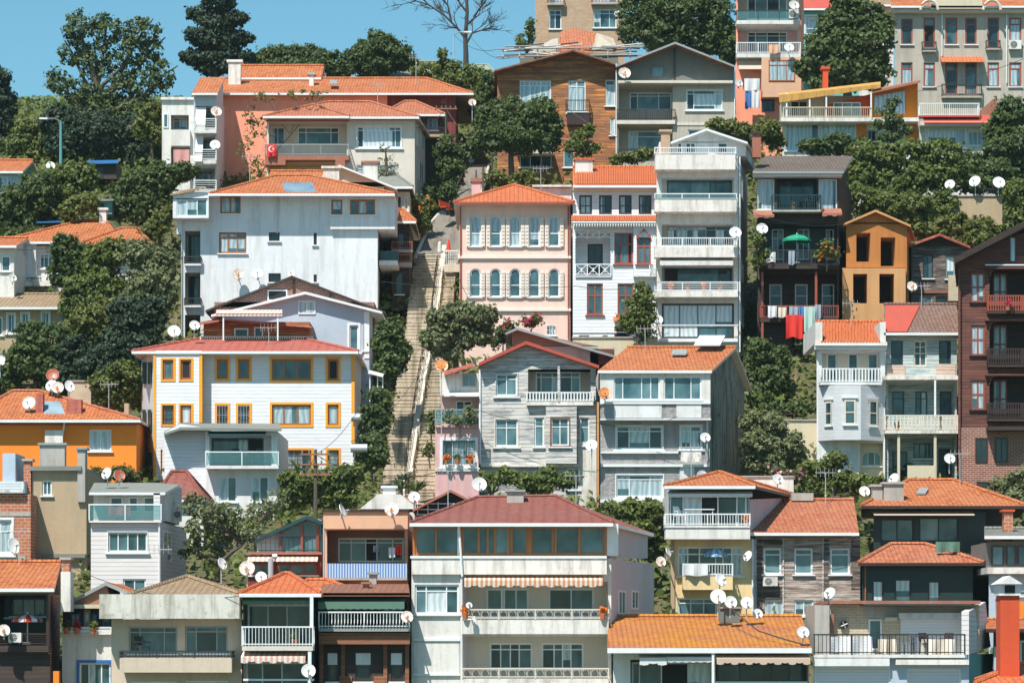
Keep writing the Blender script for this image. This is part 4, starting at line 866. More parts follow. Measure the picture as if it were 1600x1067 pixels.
h = H('dark_cottage', 'small dark weathered timber cottage with low gable between plywood and brown houses', 186.5, 1424, 386, 1512, 'woodkk', 7)
h.w(1442, 398, 1458, 435, 2, 0, 'D', 'dt'); h.w(1478, 400, 1492, 436, 1, 0, 'G', 'w'); h.w(1437, 463, 1457, 480, 2, 0, 'G', 'ct'); h.w(1462, 463, 1481, 480, 2, 0, 'D', 'dd')
h.band(1424, 1512, 454, 458, .1, 'woodb2', 'trim'); h.box(1482, 430, 1497, 470, -.3, .3, 'bricky', 'wall_patch')
h.gab(1468, 365, 1416, 384, 1516, 385, 'redm', .6, .13, 'redm', y0=386, gablemat='woodd'); h.done()

h = H('brown_mansion', 'tall dark brown wooden mansion with carved balconies on a brick base', 166, 1497, 420, 1700, 'woodbr', 9, side='woodd')
for ya, yb in ((427, 472), (508, 555), (594, 640)):
    h.w(1517, ya, 1539, yb, 2, 0, 'R', 'uu', hr=.52, fw=.09, sill='D')
    r = h.rec(1546, ya-6, 1640, yb + 14, 1.6, 'woodd', 'woodd'); r.w(1552, ya-1, 1574, yb + 8, 2, 0, 'R', 'uu', hr=.45, fw=.08, sill=None)
    h.bal(1544, 1650, yb - 10, yb + 14, yb + 18, .5, 'lace', 'D' if ya > 500 else 'R', 'woodd'); h.band(1540, 1640, ya - 10, ya - 7, .3, 'woodbr', 'band')
    h.m.prism([P(1546, ya-6, 165.9), P(1556, ya-6, 165.9), P(1550, ya-2, 165.9), P(1546, ya+8, 165.9)], (0, .1, 0), 'woodbr')
q = MB(); q.pb(1499, 668, 1700, 790, h.Y-.12, .118, 'brickr'); q.build('brick_base', h.root)
h.fw(1524, 684, 1543, 722, 2, 'D', 'gd', d=.12); h.fw(1526, 752, 1546, 760, 1, 'D', 'gd', d=.12); h.fw(1555, 684, 1575, 722, 2, 'D', 'gd', d=.12)
h.box(1545, 666, 1700, 672, -1.2, 1.0, 'woodd', 'overhang')
Y0 = h.Y; h.m.prism([P(1497, 420, Y0), P(1700, 420, Y0), P(1700, 330, Y0), P(1640, 345, Y0), P(1497, 408, Y0)], (1.4, 9, 0), 'woodbr')
q = MB(); v = Vector((1.7, 11, 0)); A = P(1640, 325, Y0-1); e = P(1491, 402, Y0-1); q.slab([A, e, e+v, A+v], .35, 'woodd'); e = P(1790, 402, Y0-1); q.slab([A, e, e+v, A+v], .35, 'woodd'); q.build('roof', h.root)
h.fw(1577, 370, 1588, 410, 1, 'D', 'cu'); h.band(1540, 1640, 413, 415, .3, 'W', 'trim'); h.pipe(1499.5, 420, 790, 'woodbr', .15, .07); h.done()

h = H('bay_house', 'narrow white house with three-sided bay and white railed loggia', 168, 1276, 546, 1383, 'white', 8)
r = h.rec(1284, 549, 1376, 603, 1.2, 'cream', 'white')
for x in (1292, 1325, 1356): r.w(x, 551, x + 16, 600, 1, 0, 'W', 't', hr=.45, sill=None)
h.bal(1281, 1378, 576, 597, 601, .7, 'fat', 'W', 'white', sp=.17)
q = MB(); a, b, c_, d_ = P(1278, 0, 168).x, P(1304, 0, 167).x, P(1345, 0, 167).x, P(1381, 0, 168).x; zt, zb_ = P(0, 603, 167.5).z, P(0, 688, 167.5).z
q.prism([(a, 168, zb_), (b, 167, zb_), (c_, 167, zb_), (d_, 168, zb_)], (0, 0, zt-zb_), 'claps'); q.build('bay', h.root)
p = Wall(h, 166.99, 1305, 604, 1344, 688, 'claps'); 
def bayw(x0, x1, ya, yb, Ya, Yb):
    q = MB(); pn = MB(); A, B_ = P(x0, yb, Ya), P(x1, ya, Yb); o_ = Vector((0, -.05, 0))
    def pt(f, z): return Vector((A.x+(B_.x-A.x)*f, Ya+(Yb-Ya)*f, z))
    for f0, f1, z0, z1 in ((0, .14, A.z, B_.z), (.86, 1, A.z, B_.z), (.14, .86, B_.z-.08, B_.z), (.14, .86, A.z, A.z+.08), (.14, .86, (A.z+B_.z)/2-.03, (A.z+B_.z)/2+.03)):
        q.prism([pt(f0, z0)+o_, pt(f1, z0)+o_, pt(f1, z1)+o_, pt(f0, z1)+o_], (0, .045, 0), 'cr')
    pn.face([pt(.1, A.z)+o_*.4, pt(.9, A.z)+o_*.4, pt(.9, B_.z)+o_*.4, pt(.1, B_.z)+o_*.4], 'gt'); q.prism([pt(-.15, A.z-.08)-Vector((0, .12, 0)), pt(1.15, A.z-.08)-Vector((0, .12, 0)), pt(1.15, A.z)-Vector((0, .12, 0)), pt(-.15, A.z)-Vector((0, .12, 0))], (0, .11, 0), 'W')
    q.prism([pt(-.2, B_.z+.1)-Vector((0, .1, 0)), pt(1.2, B_.z+.1)-Vector((0, .1, 0)), pt(1.2, B_.z+.15)-Vector((0, .1, 0)), pt(-.2, B_.z+.15)-Vector((0, .1, 0))], (0, .09, 0), 'W')
    o = q.build('window', h.root); pn.build('pane', o)
bayw(1289, 1299, 627, 665, 167.55, 167.15); bayw(1319, 1337, 625, 663, 166.99, 166.99); bayw(1358, 1371, 626, 665, 167.3, 167.65)
h.w(1316, 706, 1331, 722, 1, 0, gl='c'); r = h.rec(1344, 692, 1380, 760, .5, 'beigel'); r.w(1346, 705, 1377, 728, 3, 0, 'cr', 'sss', arch=.6)
h.hip(1273, 1386, 536, None, None, 503, 'roofb', .5); ribs(h, 1284, 1374, 535, 504, -.4, 3.9, 18); h.band(1273, 1386, 534, 546, .35, 'W'); h.box(1274, 503, 1285, 536, -.3, 7, 'whitec', 'parapet'); h.box(1375, 503, 1384, 536, -.3, 7, 'whitec', 'parapet'); h.done()

h = H('weathered_house', 'peeling turquoise wooden house with patched red and brown roof', 168.3, 1384, 523, 1495, 'woodt', 8)
for x, k in ((1392, 1), (1428, 2), (1467, 1)):
    h.w(x, 532, x + (19 if k == 1 else 20), 572, k, .25 if k == 2 else 0, 'T' if k == 1 else 'cr', 'dt', hr=.5, sill=None); 
r = h.rec(1388, 600, 1492, 650, 1.0, 'woodt')
for x, k in ((1394, 1), (1430, 2), (1468, 1)): r.w(x, 611, x + 19, 650, k, .3, 'T', 'tuo', sill=None)
h.bal(1383, 1497, 649, 672, 677, 1.0, 'lace', 'cr', 'whitew', sp=.2); h.box(1383, 587, 1497, 593, -.9, .88, 'whitew', 'ledge'); h.box(1386, 570, 1414, 588, -.06, .05, 'woodtr', 'boarding'); h.box(1463, 568, 1493, 588, -.06, .05, 'woodtr', 'boarding')
for x in (1404, 1461): h.post(x, 680, 760, -.8, 'beigel', .07)
h.post(1461, 594, 672, -.85, 'W', .05); r = h.rec(1388, 684, 1492, 760, 1.2, 'woodt'); r.w(1394, 705, 1418, 750, 2, 0, 'T', 'td'); r.w(1427, 692, 1458, 716, 3, 0, 'T', 'tst'); r.w(1466, 700, 1488, 750, 2, 0, 'T', 'td')
h.box(1418, 727, 1461, 752, -.9, .1, 'beigel', 'board_fence')
h.hip(1381, 1498, 520, None, None, 476, 'roofgb', .5); q = MB(); q.slab([P(1381, 519, h.Y-.5)+Vector((0, -.02, .04)), P(1417, 519, h.Y-.5)+Vector((0, -.02, .04)), P(1437, 478, h.Y+3.7)+Vector((0, -.02, .04)), P(1384, 478, h.Y+3.7)+Vector((0, -.02, .04))], .03, 'redm2'); q.build('red_sheet', h.roofo); h.done()
SPEC['roofp2'] = None

h = H('pink_cottage', 'small pink house with white framed barred window and glass terrace beside the stairs', 162.5, 680, 665, 748, 'pinkp', 7)
h.w(692, 688, 742, 726, [.3, .4, .3], 0, gl='tcu', trim='W', tw=.16, bars='iron'); h.bal(680, 748, 640, 664, 667, .2, 'glass', 'G', 'pinkp')
h.box(688, 583, 748, 618, 2, 4, 'whitew', 'upper_storey'); h.box(690, 618, 748, 664, 3.2, 3, 'pinkp', 'upper_storey'); h.awn(700, 748, 612, 622, .6, 'awnw', 0) if 0 else None
q = MB(); q.slab([P(694, 584, 163.6), P(740, 570, 163.6), P(740, 567, 169), P(694, 580, 169)], .1, 'redm'); q.slab([P(694, 618, 163.2), P(748, 618, 163.2), P(748, 610, 165), P(694, 610, 165)], .05, 'awnw'); q.build('roof', h.root)
h.fw(712, 626, 738, 662, 2, 'W', 'gd', d=-3.2); h.fw(722, 585, 744, 604, 2, 'G', 'gs', d=-2); h.box(680, 732, 748, 736, -.1, .1, 'whitew', 'ledge'); h.done()

h = H('weathered_house', 'silver-grey weathered timber house with open loggia and red edged gable roof', 163.5, 751, 577, 931, 'woodg', 9)
r = h.rec(825, 575, 923, 625, 1.5, 'greyp2', 'woodg'); r.w(837, 580, 907, 614, [.12, .25, .18, .25, .2], .25, 'W', 'dscds')
h.bal(823, 927, 613, 627, 633, .3, 'fat', 'W', 'whitew', sp=.16)
h.w(775, 584, 808, 618, 2, .25, gl='ss', trim='woodg', tw=.06); h.w(774, 655, 809, 697, 2, .32, gl='ss', trim='cr', tw=.05); h.w(835, 652, 850, 698, 1, .3, gl='s'); p = h.proj(853, 635, 901, 724, .7, 'woodg'); p.w(861, 653, 889, 696, 2, .32, gl='ss', trim='woodb2', tw=.06)
h.w(906, 652, 921, 696, 1, .35, gl='s'); h.w(886, 731, 905, 765, 2, .35); h.post(873, 572, 627, -.3, 'woodg', .06)
h.box(751, 725, 905, 729, -.3, .3, 'whitew', 'ledge'); h.pipe(750, 577, 725, 'W', .05, .06)
h.gab(822, 533, 748, 567, 936, 571, 'redm', .6, .16, 'redm2', y0=577); h.box(903, 690, 932, 790, -.03, .5, 'whitew', 'base'); h.band(932.5, 936, 628, 800, .08, 'ply2', 'corner_strip'); h.done()
h = H('dark_roof_house', 'low house with dark sloping roof behind the grey timber house', 172, 800, 540, 935, 'conc', 8)
h.gab(808, 512, 790, 520, 962, 556, 'woodd', .5, .12, 'G', y0=541, gablemat='brownp'); h.box(922, 545, 960, 570, 0, 5, 'woodbr', 'side_wing'); h.done()

h = H('terraced_house', 'three storey house with orange tiled roof, pebbledash panels and mossy side wall', 162, 938, 580, 1109, 'pebble', 10, bk=1163, side='mossw')
p = h.proj(938, 583, 1110, 627, .8, 'whitec'); p.w(959, 588, 1031, 625, [.2, .42, .2, .2], 0, gl='ssss'); p.w(1037, 588, 1096, 625, [.28, .46, .28], 0, gl='sts')
h.box(938, 627, 1110, 631, -.9, .9, 'W', 'band'); h.box(940, 631, 1110, 655, -.8, .8, 'pebble', 'bay'); h.box(959, 631, 1034, 653, -.84, .05, 'white', 'panel'); h.box(1057, 631, 1096, 653, -.84, .05, 'white', 'panel'); h.box(938, 654, 1111, 656, -.83, .83, 'W', 'band')
h.w(963, 666, 1035, 701, [.28, .45, .28], .22, gl='dcd', trim='W', tw=.06); h.w(1063, 665, 1096, 701, 2, .25, gl='cc', trim='W', tw=.05); h.band(939, 1060, 705, 708, .2, 'W'); h.band(939, 1109, 725, 729, .2, 'W')
h.w(963, 742, 1036, 776, [.28, .45, .28], .2, gl='uuu', trim='W', tw=.06); h.box(1062, 729, 1085, 752, -.08, .08, 'white', 'shutter_box'); h.band(938, 1100, 780, 785, .2, 'W')
h.hip(934, 1112, 579, None, None, 543, 'roofm2', .9, gm='mossw', rd=6); h.skl([(1084, 542, 4.6), (1125, 542, 4.6), (1133, 527, 6.2), (1093, 527, 6.2)], 'white', 'solar_panel'); h.skl([(1049, 556, 3), (1072, 556, 3), (1074, 549, 4), (1051, 549, 4)], 'G')
h.pipe(1105, 580, 720, 'galv'); h.done()
# ================================================================ foot of the hill
h = H('clapboard_house', 'grey-white clapboard house with flat dark roof and glass railed terrace, lower left', 142, 142, 815, 250, 'clapw', 8, bk=291, side='clapw')
h.w(169, 831, 230, 862, 4, 0, gl='tttt', trim='W', tw=.03); h.w(192, 904, 228, 935, 2, 0, gl='tt'); h.box(146, 770, 262, 814, 1.6, 5, 'whitec', 'upper_storey')
for x0, x1 in ((172, 192), (201, 216), (224, 246)): h.fw(x0, 776, x1, 800, 1, 'W', 'gt', d=-1.6)
h.bal(139, 252, 788, 813, 816, .25, 'glass', 'W', 'clapw'); h.m.prism([P(250, 815, 142.6), P(284, 815, 149), P(284, 760, 149), P(250, 770, 142.6)], (-.3, 0, 0), 'clapw')
q = MB(); q.slab([P(139, 769, 142.6), P(258, 769, 142.6), P(281, 757, 147), P(245, 754, 148), P(147, 754, 148)], .12, 'grroof', 'W'); h.roofo = q.build('roof', h.root)
h.sw(.1, .4, 830, 862); h.pipe(249, 815, 925, 'W'); h.done()

h = H('dark_house', 'dark brick and timber house with orange roof and red parasol terrace, bottom left corner', 128, -30, 927, 76, 'brownd', 9, bk=94, side='brickr')
h.hip(-60, 85, 919, None, None, 878, 'roofm2', .6, gm='woodd'); r = h.rec(-6, 930, 72, 1008, 2, 'green', 'woodd'); r.w(18, 934, 71, 962, 3, 0, 'T', 'tst'); r.w(-5, 934, 14, 964, 1, 0, 'T', 't')
h.bal(-8, 76, 990, 1008, 1018, .4, 'hor', 'D', 'woodd'); h.box(0, 1022, 78, 1067, -.05, .05, 'woodd', 'boarding'); h.w(24, 1042, 43, 1075, 1, 0, 'G', 'u'); h.w(50, 1042, 68, 1075, 1, 0, 'G', 'u'); h.box(83, 1048, 92, 1100, -.4, .4, 'orange2', 'drain_box')
h.ch(96, 874, 108, 905, 1, 'brickb', 'conc'); h.box(95, 893, 110, 955, .3, 1, 'whitew', 'wall_pier'); h.done()
h = H('blue_trimmed_house', 'white house with blue door frames and small gable, lower left corner', 130, 97, 984, 174, 'whitec', 8)
h.box(98, 944, 174, 984, 1.4, 4, 'green', 'upper_storey'); h.fw(110, 958, 126, 982, 2, 'U', 'gt', d=-1.4); h.fw(131, 952, 141, 983, 1, 'cr', 'cw', d=-1.4); h.fw(143, 958, 152, 983, 1, 'U', 'gd', d=-1.4); h.fw(160, 962, 172, 982, 1, 'U', 'gt', d=-1.4)
h.bal(97, 174, 980, 989, 991, .3, 'hor', 'W', 'whitec'); h.w(124, 1035, 173, 1080, [.3, .4, .3], 0, 'W', 'dut', trim='U'); h.box(94, 944, 176, 950, -.5, 6, 'beigel', 'eave')
q = MB(); v = Vector((0, 6, 0)); A = P(165, 909, 129.8)
for e in (P(98, 944, 129.8), P(220, 932, 129.8)): q.slab([A, e, e+v, A+v], .15, 'roof', 'G')
h.m.prism([P(104, 944, 130), P(176, 944, 130), P(165, 913, 130)], (0, 4, 0), 'brownp'); q.build('roof', h.root); h.done()

h = H('concrete_house', 'beige grey house with stained concrete parapet and brown tiled hip roof', 126, 174, 967, 378, 'cgrey', 10)
h.band(155, 374, 934, 966, 1.2, 'stainw', 'parapet'); h.box(155, 928, 374, 934, -1.2, 9, 'stainw', 'parapet'); h.m.face([P(155, 966, 124.8), P(374, 966, 124.8), P(374, 966, 126), P(155, 966, 126)], 'whitew')
h.w(201, 978, 277, 1021, [.23, .5, .27], .22, 'G', 'dtt'); h.w(289, 977, 356, 1020, [.26, .48, .26], .22, 'G', 'tdt'); h.w(201, 1064, 277, 1100, 3, .2); h.w(289, 1063, 356, 1100, 3, .2, 'W')
h.bal(187, 362, 1017, 1027, 1050, 1.3, 'bars', 'iron', 'cgrey'); h.hip(196, 384, 931, 291, 293, 901, 'roofbr', .4, gut=None)
h.post(186, 1014, 1028, -1.25, 'green', .3) if 0 else None
h.done()

h = H('balcony_house', 'house with orange hip roof, white barred balcony and striped awning, bottom left', 125.5, 380, 934, 490, 'green', 9, bk=500)
r = h.rec(382, 936, 487, 1010, 1.5, 'white', 'green'); r.w(383, 944, 486, 1008, [.32, .3, .38], 0, 'W', 'tdt', sill=None, mm=.04)
h.bal(378, 489, 979, 1009, 1016, 1.1, 'bars', 'W', 'cream2'); h.awn(380, 480, 1017, 1026, 1.1, 'awnp', .2); r = h.rec(382, 1032, 487, 1080, .8, 'white', 'cream2'); r.w(383, 1034, 486, 1075, [.25, .3, .45], 0, 'W', 'tdt', sill=None)
h.hip(374, 502, 927, 444, 452, 896, 'roofb', .9, cap='roofb'); h.awn(381, 486, 931, 938, .5, 'awng', .1, sc=False); h.post(487, 930, 979, -1, 'W', .07); h.post(484, 1016, 1070, -1, 'W', .07); h.band(380, 490, 1060, 1063, .6, 'W', 'ledge'); h.done()
h = H('roof_block', 'low orange tiled roof block between the two balcony houses', 132, 490, 924, 545, 'brownp', 5)
h.hip(470, 545, 919, 480, 510, 906, 'roofb', .2, gut=None); h.done()
h = H('timber_balcony_house', 'dark timber house with bulging white balcony rail, green awning and brown lower storey', 127, 501, 930, 638, 'woodd', 9, bk=640)
r = h.rec(504, 941, 636, 981, 1.6, 'green', 'green'); r.w(519, 944, 630, 980, [.2, .5, .3], 0, 'T', 'tos', sill=None)
h.bal(498, 640, 956, 981, 986, .9, 'wavy', 'W', 'G'); h.awn(499, 633, 933, 940, .9, 'awng', .25, sc=False); h.box(498, 988, 640, 1006, -.7, .68, 'woodb2', 'timber_band')
h.flat(500, 640, 925, 931, 1.0, 'rust'); q = MB(); q.slab([P(498, 926, 126), P(640, 926, 126), P(638, 912, 131), P(506, 912, 131)], .1, 'brownw'); h.roofo = q.build('roof', h.root); h.ch(567, 912, 576, 916, 1.5, 'brownp', 'brownp'); h.ch(577, 897, 588, 908, 4, 'conc', 'G')
for x0, x1 in ((512, 527), (555, 580), (611, 630)): h.w(x0, 1018, x1, 1064, 1, .5, 'D', 'd', fw=.1); 
for x0, x1 in ((512, 527), (556, 579), (611, 628)): h.box(x0, 1020, x1, 1038, -.02, .04, 'white', 'blind')
for x in (502, 536, 602, 636): h.box(x - 3, 1006, x + 3, 1067, -.12, .11, 'woodb2', 'pilaster')
h.box(530, 1056, 550, 1070, -.14, .12, 'woodb2', 'panel'); h.box(584, 1056, 602, 1070, -.14, .12, 'woodb2', 'panel'); h.done()

h = H('glazed_terrace_house', 'small dark red house with blue glazed gable and railed terrace between trees', 138, 386, 867, 502, 'clapr', 8)
q = MB(); q.prism([P(402, 863, 139.2), P(502, 863, 139.2), P(502, 812, 139.2), P(478, 807, 139.2), P(402, 840, 139.2)], (0, 5, 0), 'clapw'); q.build('wall', h.root)
q = MB(); q.prism([P(438, 862, 139.1), P(502, 862, 139.1), P(502, 818, 139.1), P(478, 815, 139.1), P(438, 834, 139.1)], (0, .05, 0), 'gs'); q.build('window', h.root)
for x in (438, 472, 496): h.post(x, 820, 862, 1.0, 'R', .06)
q = MB(); v = Vector((0, 6, 0)); A = P(480, 805, 138.6)
for e in (P(398, 842, 138.6), P(512, 817, 138.6)): q.slab([A, e, e+v, A+v], .16, 'T')
h.roofo = q.build('roof', h.root); h.bal(386, 503, 836, 862, 866, .2, 'bars', 'iron', 'rust', sp=.2); h.awn(432, 497, 868, 876, .5, 'awnp', 0); h.awn(388, 430, 868, 876, .5, 'awnp', 0)
h.w(432, 879, 495, 898, 3, 0, 'R', 'tst'); h.w(390, 879, 425, 898, 2, 0, 'R', 'st'); q = MB(); q.tube([P(423, 905, 134), P(423, 873, 134), P(427, 869, 134), P(433, 869, 134)], .12, 'galv', 8); q.build('flue_pipe', h.root); h.done()

h = H('peach_house', 'peach parapet house with recessed balcony behind a blue and white striped screen', 136, 505, 826, 637, 'peach', 8)
h.box(505, 798, 637, 826, -1.1, 7, 'peach', 'parapet'); h.band(503, 639, 796, 799, 1.2, 'brownd', 'coping'); r = h.rec(511, 828, 632, 902, 1.4, 'brownp', 'brownp'); r.w(528, 840, 631, 878, [.2, .22, .17, .24, .17], .2, 'W', 'tsotd', sill=None)
h.bal(511, 636, 880, 902, 906, 1.0, 'solid', 'blues', 'conc'); h.pipe(506, 824, 905, 'galv', 1.1); h.done()

h = H('cream_apartments', 'big cream apartment house with wooden framed glazed top floor and red hip roof', 128, 722, 872, 955, 'whitec', 11, bk=1022, side='shadedwall')
h.px = (645, 815, 955, 0)
top = Wall(h, 128, 645, 818, 945, 868, 'OB'); top.rec = None
h.walls.append(top); top.w(648, 822, 717, 866, [.48, .52], 0, 'OB', 'tt', sill=None, fw=.08, mm=.08); top.w(722, 822, 825, 866, [.25, .25, .25, .25], 0, 'OB', 'ttst', sill=None, fw=.08, mm=.10); top.w(829, 822, 945, 866, [.3, .36, .34], 0, 'OB', 'tts', sill=None, fw=.08, mm=.10)
h.box(948, 818, 966, 868, 0, 3.2, 'W', 'glazed_corner'); 
for x in (716, 762, 794, 828, 868, 905, 946): h.box(x - 1.4, 818, x + 1.4, 868, -.06, .05, 'OB' if x > 720 else 'W', 'mullion')
h.box(643, 870, 948, 897, -.5, 10, 'whitew', 'parapet'); h.band(641, 948, 868, 872, .55, 'W', 'sill_band')
# left bay
p = h.proj(643, 897, 719, 1110, .3, 'whitec'); p.w(648, 913, 717, 959, [.26, .46, .28], .22, 'W', 'swt'); h.band(645, 719, 997, 1001, .4, 'W', 'band'); h.box(646, 1003, 718, 1052, -.34, .04, 'whitec', 'shutter'); h.band(645, 719, 1052, 1055, .4, 'W', 'band')
h.awn(726, 941, 900, 906, 1.0, 'awno', .24)
r = h.rec(724, 908, 950, 962, 1.3, 'cream', 'whitec'); r.w(760, 919, 826, 955, [.36, .07, .28, .3], 0, gl='twts'); r.w(857, 919, 928, 955, 2, 0, gl='dt')
h.bal(722, 951, 952, 968, 990, 1.0, 'scroll', 'cr', 'whitew', sp=.13); r = h.rec(724, 994, 950, 1060, 1.3, 'greyp2' if 0 else 'cream', 'whitec'); r.w(765, 1004, 832, 1045, [.25, .22, .2, .3], .25, gl='dtdt'); r.w(846, 1004, 912, 1045, [.3, .2, .2, .3], .25, gl='dtct')
h.bal(722, 951, 1044, 1060, 1075, 1.0, 'scroll', 'cr', 'whitew', sp=.13)
h.m.prism([P(955, 820, 128.3), P(955, 872, 128.3), P(1012, 872, 138.6), P(1012, 832, 138.6)], (-.3, 0, 0), 'shadedwall')
h.sw(.15, .3, 922, 960); h.sw(.45, .6, 922, 952); h.pipe(717, 820, 900, 'W', .6, .05, 722); h.pipe(721, 900, 1067, 'W', .35, .05)
q = MB(); eL, eR, bR, bL = P(640, 817, 127.2), P(958, 817, 127.2), P(1022, 832, 139.5), P(648, 832, 139.5); rL, rR = P(746, 777, 133), P(868, 775, 133); eR = Vector((eR.x, eR.y, eL.z)); bR = Vector((bR.x, bR.y, eL.z)); bL = Vector((bL.x, bL.y, eL.z))
q.slab([eL, eR, rR, rL], .15, 'redmd', 'W'); q.slab([eR, bR, rR], .15, 'redmd', 'W'); q.slab([bR, bL, rL, rR], .15, 'redmd', 'W'); q.slab([bL, eL, rL], .15, 'redmd', 'W'); h.roofo = q.build('roof', h.root); h.gut(640, 958, 817, -.8, 'W')
q = MB()
for a_, b_ in ((rL, rR), (eL, rL), (eR, rR)): q.tube([a_+Vector((0, 0, .03)), b_+Vector((0, 0, .03))], .07, 'redmd')
q.build('ridge', h.roofo); h.ch(792, 768, 818, 805, 3.6, 'conc', 'G', dd=.9); h.done()

h = H('gabled_attic', 'small red gable with dark latticed glazing behind the red hip roof', 139, 650, 805, 750, 'pinkp', 6)
h.box(650, 786, 750, 806, 0, 5, 'black', 'glazing'); h.gab(704, 765, 645, 796, 768, 798, 'redm', .4, .1, 'rust', y0=786, gablemat='black', d1=6)
q = MB()
for x in range(652, 750, 16): q.pb(x, 784, x+1.2, 804, 138.9, .06, 'W')
for y in (786, 795, 803): q.pb(650, y, 748, y+1.2, 138.85, .04, 'W')
q.build('lattice', h.root); h.done()
h = H('chimney_block', 'white plastered chimney block with sloping shoulders at the foot of the stairs', 149, 560, 795, 648, 'whitew', 5)
q = MB(); q.prism([P(556, 800, 149), P(660, 800, 149), P(626, 772, 149), P(590, 772, 149)], (0, 4, 0), 'whitew'); h.roofo = q.build('roof', h.root); h.ch(598, 762, 618, 780, .5, 'white', 'white'); h.skl([(618, 794, .5), (668, 796, .5), (645, 780, 3), (622, 780, 3)], 'roofp', 'tiles'); h.done()

h = H('cream_house', 'narrow cream house with two balconies, orange hip roof and blue parasol', 143, 1050, 842, 1178, 'yellow2', 8, bk=1232, side='shadedwall')
h.m.pb(1045, 770, 1170, 826, 143.9, 6, 'whitec'); r_ = Wall(h, 142.8, 1045, 770, 1168, 826, 'T'); r_.rec = None; h.walls.append(r_); r_.w(1046, 774, 1167, 823, [.18, .24, .22, .25, .13], 0, 'W', 'twodt', sill=None)
h.box(1040, 822, 1172, 842, -1.2, 1.2, 'whitec', 'balcony'); h.bal(1039, 1172, 803, 821, 824, 1.25, 'bars', 'W', 'whitec')
h.w(1059, 854, 1160, 900, [.17, .2, .4, .15, .18], .25, gl='udtsu', mm=.06); h.bal(1067, 1145, 881, 900, 921, .9, 'bars', 'W', 'yellow2'); h.w(1059, 934, 1120, 961, 3, .3, gl='ttt')
h.box(1048, 842, 1054, 1000, -.1, .1, 'beige', 'pier'); h.m.prism([P(1172, 780, 143), P(1172, 830, 143), P(1222, 808, 150), P(1222, 778, 150)], (-.3, 0, 0), 'shadedwall')
h.hip(1038, 1180, 759, 1122, 1126, 738, 'roof', .9, under='dkgrey'); h.awn(1043, 1174, 766, 771, .7, 'awnw', .12, sc=False); h.pipe(1176, 842, 960, 'W'); h.done()

h = H('brick_patched_house', 'weathered patched wood and plaster house with three white windows and orange roof', 143.5, 1180, 838, 1344, 'woodk', 9)
h.box(1181, 842, 1191, 965, -.03, .03, 'woodkk', 'boarding'); h.box(1192, 916, 1222, 935, -.03, .03, 'woodkk', 'boarding'); h.box(1192, 842, 1222, 853, -.03, .03, 'woodkk', 'boarding'); h.box(1286, 842, 1295, 940, -.03, .03, 'woodkk', 'boarding'); h.box(1330, 842, 1344, 920, -.03, .03, 'woodkk', 'boarding')
for x, k in ((1193, 28), (1241, 29), (1297, 31)): h.w(x, 856, x + k, 897, 1, .25, gl='s', fw=.09)
for x in (1195, 1241): h.w(x, 937, x + 30, 962, 2, 0, gl='uu')
for x in (1180.5, 1223, 1285): h.box(x, 842, x + 2, 965, -.05, .05, 'woodg', 'corner_board')
h.hip(1171, 1342, 832, None, None, 781, 'roofp', .6, rd=6.5, gm='brownw'); h.box(1237, 770, 1271, 782, 6, 2, 'conc', 'chimney'); h.done()
h = H('dark_green_house', 'dark green house with large orange hip roof and glazed terrace, lower right', 146, 1365, 800, 1540, 'green', 10, side='woodd')
h.w(1376, 810, 1428, 846, 2, 0, 'green', 'ts', sill=None); h.w(1436, 808, 1498, 846, 2, 0, 'green', 'st', sill=None); h.w(1530, 812, 1539, 850, 1, 0, 'G', 'u', sill=None) if 0 else None
h.box(1540, 800, 1572, 940, .5, 6, 'woodd', 'side_wing'); h.awn(1362, 1518, 798, 804, 1.0, 'awnb', 0); h.hip(1345, 1606, 790, 1420, 1490, 750, 'roof', .8, gut='D', under='dkgrey'); h.skl([(1431, 773, 1.6), (1446, 773, 1.6), (1451, 765, 2.6), (1437, 765, 2.6)], 'G')
h.ch(1363, 760, 1379, 780, .5, 'conc', 'conc'); h.ch(1381, 756, 1412, 782, .3, 'conc', 'conc'); h.done()
h = H('bay_extension', 'low dark green extension with small orange hip roof and three pale curtained windows', 141, 1347, 884, 1520, 'green', 6, bk=1545)
for a in ((1363, 906, 1381, 940), (1398, 904, 1424, 940), (1450, 907, 1469, 940)): h.w(*a, 1, 0, 'D', 'w', sill=None)
h.hip(1341, 1538, 879, 1392, 1446, 850, 'roofp', .6, d1=5, gut='D', under='dkgrey'); h.post(1352, 884, 940, -.1, 'B', .03); h.done()
h = H('small_blue_house', 'small grey-blue house with dark glazed storey and scalloped roof, right edge', 139, 1545, 895, 1640, 'bluel', 8)
h.box(1548, 846, 1640, 886, 0, 6, 'dkgrey', 'upper_storey'); h.fw(1549, 852, 1569, 884, 1, 'D', 'gs'); h.fw(1572, 852, 1588, 884, 1, 'D', 'gt'); h.fw(1590, 852, 1620, 884, 2, 'D', 'gs'); h.box(1543, 886, 1640, 896, -.5, 6, 'whitew', 'ledge')
h.w(1555, 935, 1562, 968, 1); h.hip(1538, 1650, 837, None, None, 826, 'roofgy', .6, gut='W'); h.ch(1569, 799, 1583, 830, 2, 'brickb', 'redp'); h.w(1585, 922, 1610, 930, 1); h.box(1592, 940, 1640, 965, -.3, .3, 'orange2', 'panel'); h.done()

